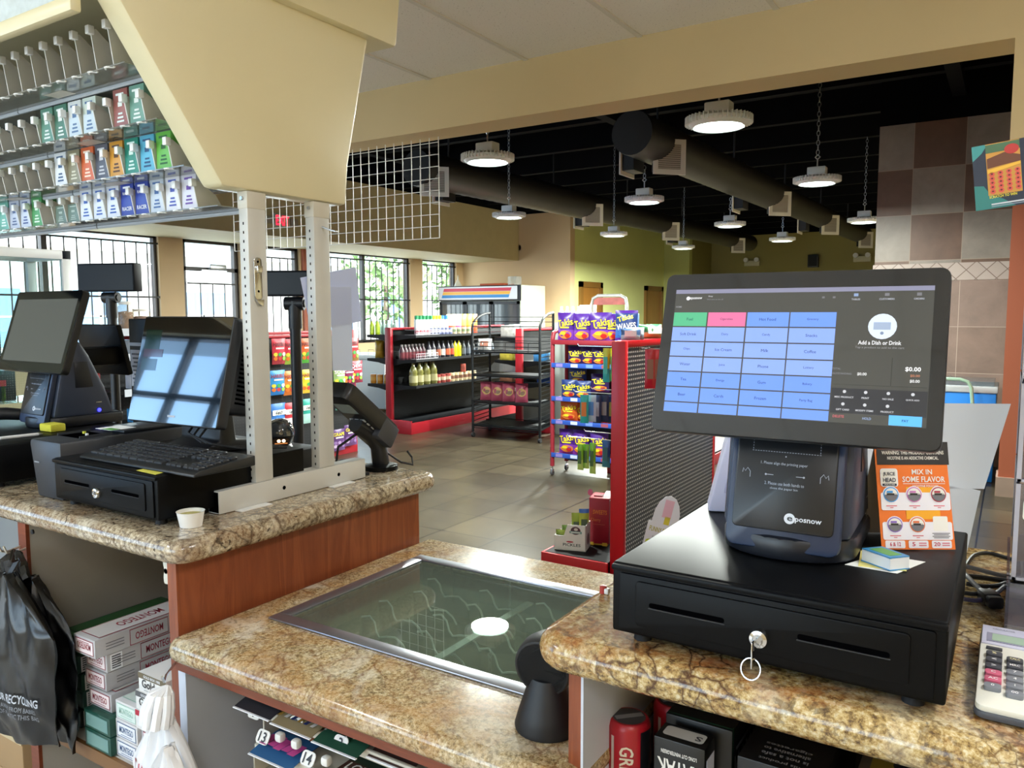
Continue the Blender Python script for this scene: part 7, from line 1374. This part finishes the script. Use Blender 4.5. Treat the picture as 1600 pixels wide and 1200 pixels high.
# glass showcase at far left
sx, sy0, sy1, sz = -5.47, 1.95, 2.985, 1.955; t = thing('glass_showcase', 'tall white-framed glass showcase by the windows at the far left', 'showcase', (sx-.25, 2.45, 0)); WF = mat('dfe1e2', .35); m = MB()
for x in (sx-.5, sx-.04):
    for y in (sy0, sy1-.06): m.box(x, x+.04, y, y+.06, 0, sz, WF, .004)
for z0, z1 in ((sz-.06, sz), (.33, .38), (0, .08)):
    for y in (sy0, sy1-.06): m.box(sx-.5, sx, y, y+.06, z0, z1, WF, .003)
    for x in (sx-.5, sx-.04): m.box(x, x+.04, sy0, sy1, z0, z1, WF, .003)
m.build('frame', t); SHG = glass('showcase_glass', 'e6f2f2', extra=.03); MB().box(sx-.022, sx-.018, sy0+.06, sy1-.06, .38, sz-.06, SHG).build('pane', t); MB().box(sx-.48, sx-.02, sy0+.03, sy1-.03, .08, .33, mat('7d8084', .4)).build('lower_cabinet', t)
for z in (.66, .942, 1.2, 1.5): MB().box(sx-.46, sx-.05, sy0+.06, sy1-.06, z, z+.008, SHG).build('glass_shelf', t)
for y in (sy0+.35, sy1-.4): MB().box(sx-.49, sx-.46, y, y+.04, .38, sz-.06, mat('9fb4c0', .4)).build('shelf_standard', t)
for i, (y, z, w, h, c, l) in enumerate(((2.55, .951, .2, .2, '1c1a1c', 'black box with a red mark in the glass showcase'), (2.3, .951, .2, .19, '2a2a30', 'dark box beside the red-marked one in the glass showcase'), (2.82, .669, .12, .2, 'b9b4b4', 'pale packet at the right of the showcase lower shelf'), (2.62, .669, .13, .2, 'c4c4c8', 'white packet in the middle of the showcase lower shelf'), (2.42, .669, .13, .19, 'a8adb4', 'grey packet at the left of the showcase lower shelf'), (2.2, 1.209, .25, .12, '6a4a50', 'brown box on the lower glass shelf of the showcase'))): m = MB().box(sx-.3, sx-.14, y-w/2, y+w/2, z, z+h, mat(c, .4), .003); m.rect(frame((sx-.14, y, z+h*.6), (0, 1, 0), (0, 0, 1)), w*.4, h*.2, mat('b8343c' if i == 0 else 'a8a8b0', .5), .0006); m.build('display_box', None, l, 'box')
# ---- gondola and racks behind the near one
gondola('black gondola with a red top rail behind the near gondola and red snack rack', -2.86, 6.75, 8.6, 1.37, -3.2, -2.45, [(1.28, -2.84, -2.5, 6.8, 8.5), (.95, -2.84, -2.5, 6.8, 8.5)], kick=.13)
for px, py, w, h, b_, lo, l in ((985, 529, .11, .065, '4a6a98', 'b9c4d4', 'blue and white bag on top of the near gondola top rail'), (993, 528, .1, .07, 'c4d0dc', '8fa0b8', 'white and blue bag on the near gondola, beside the blue one')):
    p = onx(px, py, -1.82); snack_bag(w, h, .07, mat(b_, .35), 'candy_bag', l, 'bag', None, d_lab('e0e4ea'), mat(lo, .35), loc=(-1.82, p.y, 1.3725), rz=R(25), tilt=-.15)
p = onx(1018, 527, -1.82); snack_bag(.17, .085, .08, mat('2f7a4a', .35), 'candy_bag', 'green and white bag lying on the near gondola top rail', 'bag', None, d_lab('d8dcd0'), mat('b89a6a', .35), loc=(-1.82, p.y, 1.3725), rz=R(60), tilt=-.2)
t = thing('wire_rack', 'thin black wire basket rack behind the near gondola, left of the till screen', 'wire rack', (-2.2, 8.1, 0)); bx0, bx1, by0, by1 = -3.3, -2.2, 8.75, 9.1; m = MB(); TW_ = mat('2a2d2c', .5)
for x in (bx0, bx1):
    for y in (by0, by1): m.tube([(x, y, 0), (x, y, 1.78)], .008, TW_, 6)
m.build('frame', t)
for z in (1.44, 1.62):
    m = MB()
    for zz in (z, z+.05, z+.1): m.tube([(bx0, by0, zz), (bx1, by0, zz), (bx1, by1, zz), (bx0, by1, zz)], .004, TW_, 4, True)
    for k in range(12): x = bx0+(bx1-bx0)*k/11; m.tube([(x, by0, z+.1), (x, by0, z), (x, by1, z), (x, by1, z+.1)], .003, TW_, 4)
    m.tube([(bx0, by0, z+.16), (bx1, by0, z-.06)], .006, TW_, 5); m.build('basket', t)
for i, (x, z, w, h, c) in enumerate(((-2.55, 1.445, .2, .15, 'a8a8a4'), (-2.9, 1.445, .22, .12, '8a9a6a'), (-2.35, 1.625, .14, .11, 'c8683c'))): snack_bag(w, h, .08, mat(c, .4), 'bread_bag', ('grey', 'green grey', 'orange')[i]+' packet in the thin wire basket rack', 'packet', None, loc=(x, 8.92, z), rz=R(20))
rx, ry = -4.27, 9.0; t = thing('display_rack', 'chrome display rack with a rounded top behind the chip bags', 'display rack', (rx, ry, 0)); m = MB(); CH2 = mat('c4c2b8', .25, .7)
P = [(rx-.24, ry, .05), (rx-.24, ry, 1.62), (rx-.22, ry, 1.70), (rx-.15, ry, 1.735), (rx+.15, ry, 1.735), (rx+.22, ry, 1.70), (rx+.24, ry, 1.62), (rx+.24, ry, .05)]; m.tube(P, .022, CH2, 8); m.build('frame', t); MB().box(rx-.22, rx+.22, ry-.005, ry+.005, 1.62, 1.71, mat('8a4a44', .4, var=.4, vscale=12)).build('header_card', t)
for z in (.3, .7, 1.1, 1.45): MB().box(rx-.22, rx+.22, ry-.02, ry+.25, z, z+.015, CH2).build('shelf', t)
MB().box(rx-.42, rx-.27, ry, ry+.2, .0, 1.62, mat('cfd4c8', .5), .006).build('display_stand', None, 'pale narrow box stand left of the chrome display rack', 'stand')
m = bottle_mb(.2, .035, mat('d0d4d8', .3), mat('e4e4e4', .4)); row(m, 'water_bottle', [Vector((rx-.5+.08*i, ry-.32, 1.40)) for i in range(4)], seq(4, 'small pale bottle', 'on the pale shelf stand behind the chip bags'), 'bottle', 'pale bottles behind the chip bags'); MB().box(rx-.56, rx-.2, ry-.43, ry-.21, 0, 1.399, mat('8a8f8a', .5), .006).build('display_stand', None, 'grey stand carrying four pale bottles behind the chip bags', 'stand')
# ---- ice cream chest by the tiled wall
fx0, fx1, fy0, fy1 = -1.1, -.09, 8.15, 8.75; t = thing('ice_cream_chest', 'blue ice cream chest freezer with a sliding glass lid by the tiled wall', 'freezer', ((fx0+fx1)/2, 8.5, 0))
MB().box(fx0, fx1, fy0, fy1, 0, .80, mat('1f78cc', .35), .012).build('body', t); MB().box(fx0-.01, fx1+.01, fy0-.01, fy1+.01, .80, .86, mat('b9bfc2', .35), .01).build('rim', t)
MB().box(fx0+.02, fx1-.02, fy0+.02, fy1-.02, .86, .90, glass('lid_glass', 'cfd8dc', extra=.12, body=.35, bodyc='9aa4ac')).box((fx0+fx1)/2+.1, (fx0+fx1)/2+.12, fy0+.02, fy1-.02, .90, .905, STEEL).build('lid', t)
MB().tube([(fx0+.45, 7.98, .55), (fx0+.45, 7.98, .84), (fx0+.48, 7.98, .90), (fx0+.54, 7.98, .93), (fx1-.28, 7.98, .93), (fx1-.22, 7.98, .91), (fx1-.19, 7.98, .86), (fx1-.16, 7.98, .55)], .016, mat('8fae98', .35), 8).box(fx0+.42, fx1-.14, 7.9, 8.06, 0, .55, mat('a8b4a8', .4), .01).build('display_cart', None, 'small pale green framed cart in front of the ice cream chest', 'cart')
# ------------------------------------------------------------------ colour management and light paths
scene.view_settings.view_transform = 'Standard'
scene.view_settings.look = 'None'
scene.view_settings.exposure = 0.7
scene.view_settings.gamma = 1.0
scene.cycles.max_bounces = 8; scene.cycles.diffuse_bounces = 4; scene.cycles.transparent_max_bounces = 16
scene.cycles.sample_clamp_indirect = 4.0; scene.cycles.caustics_reflective = False; scene.cycles.caustics_refractive = False
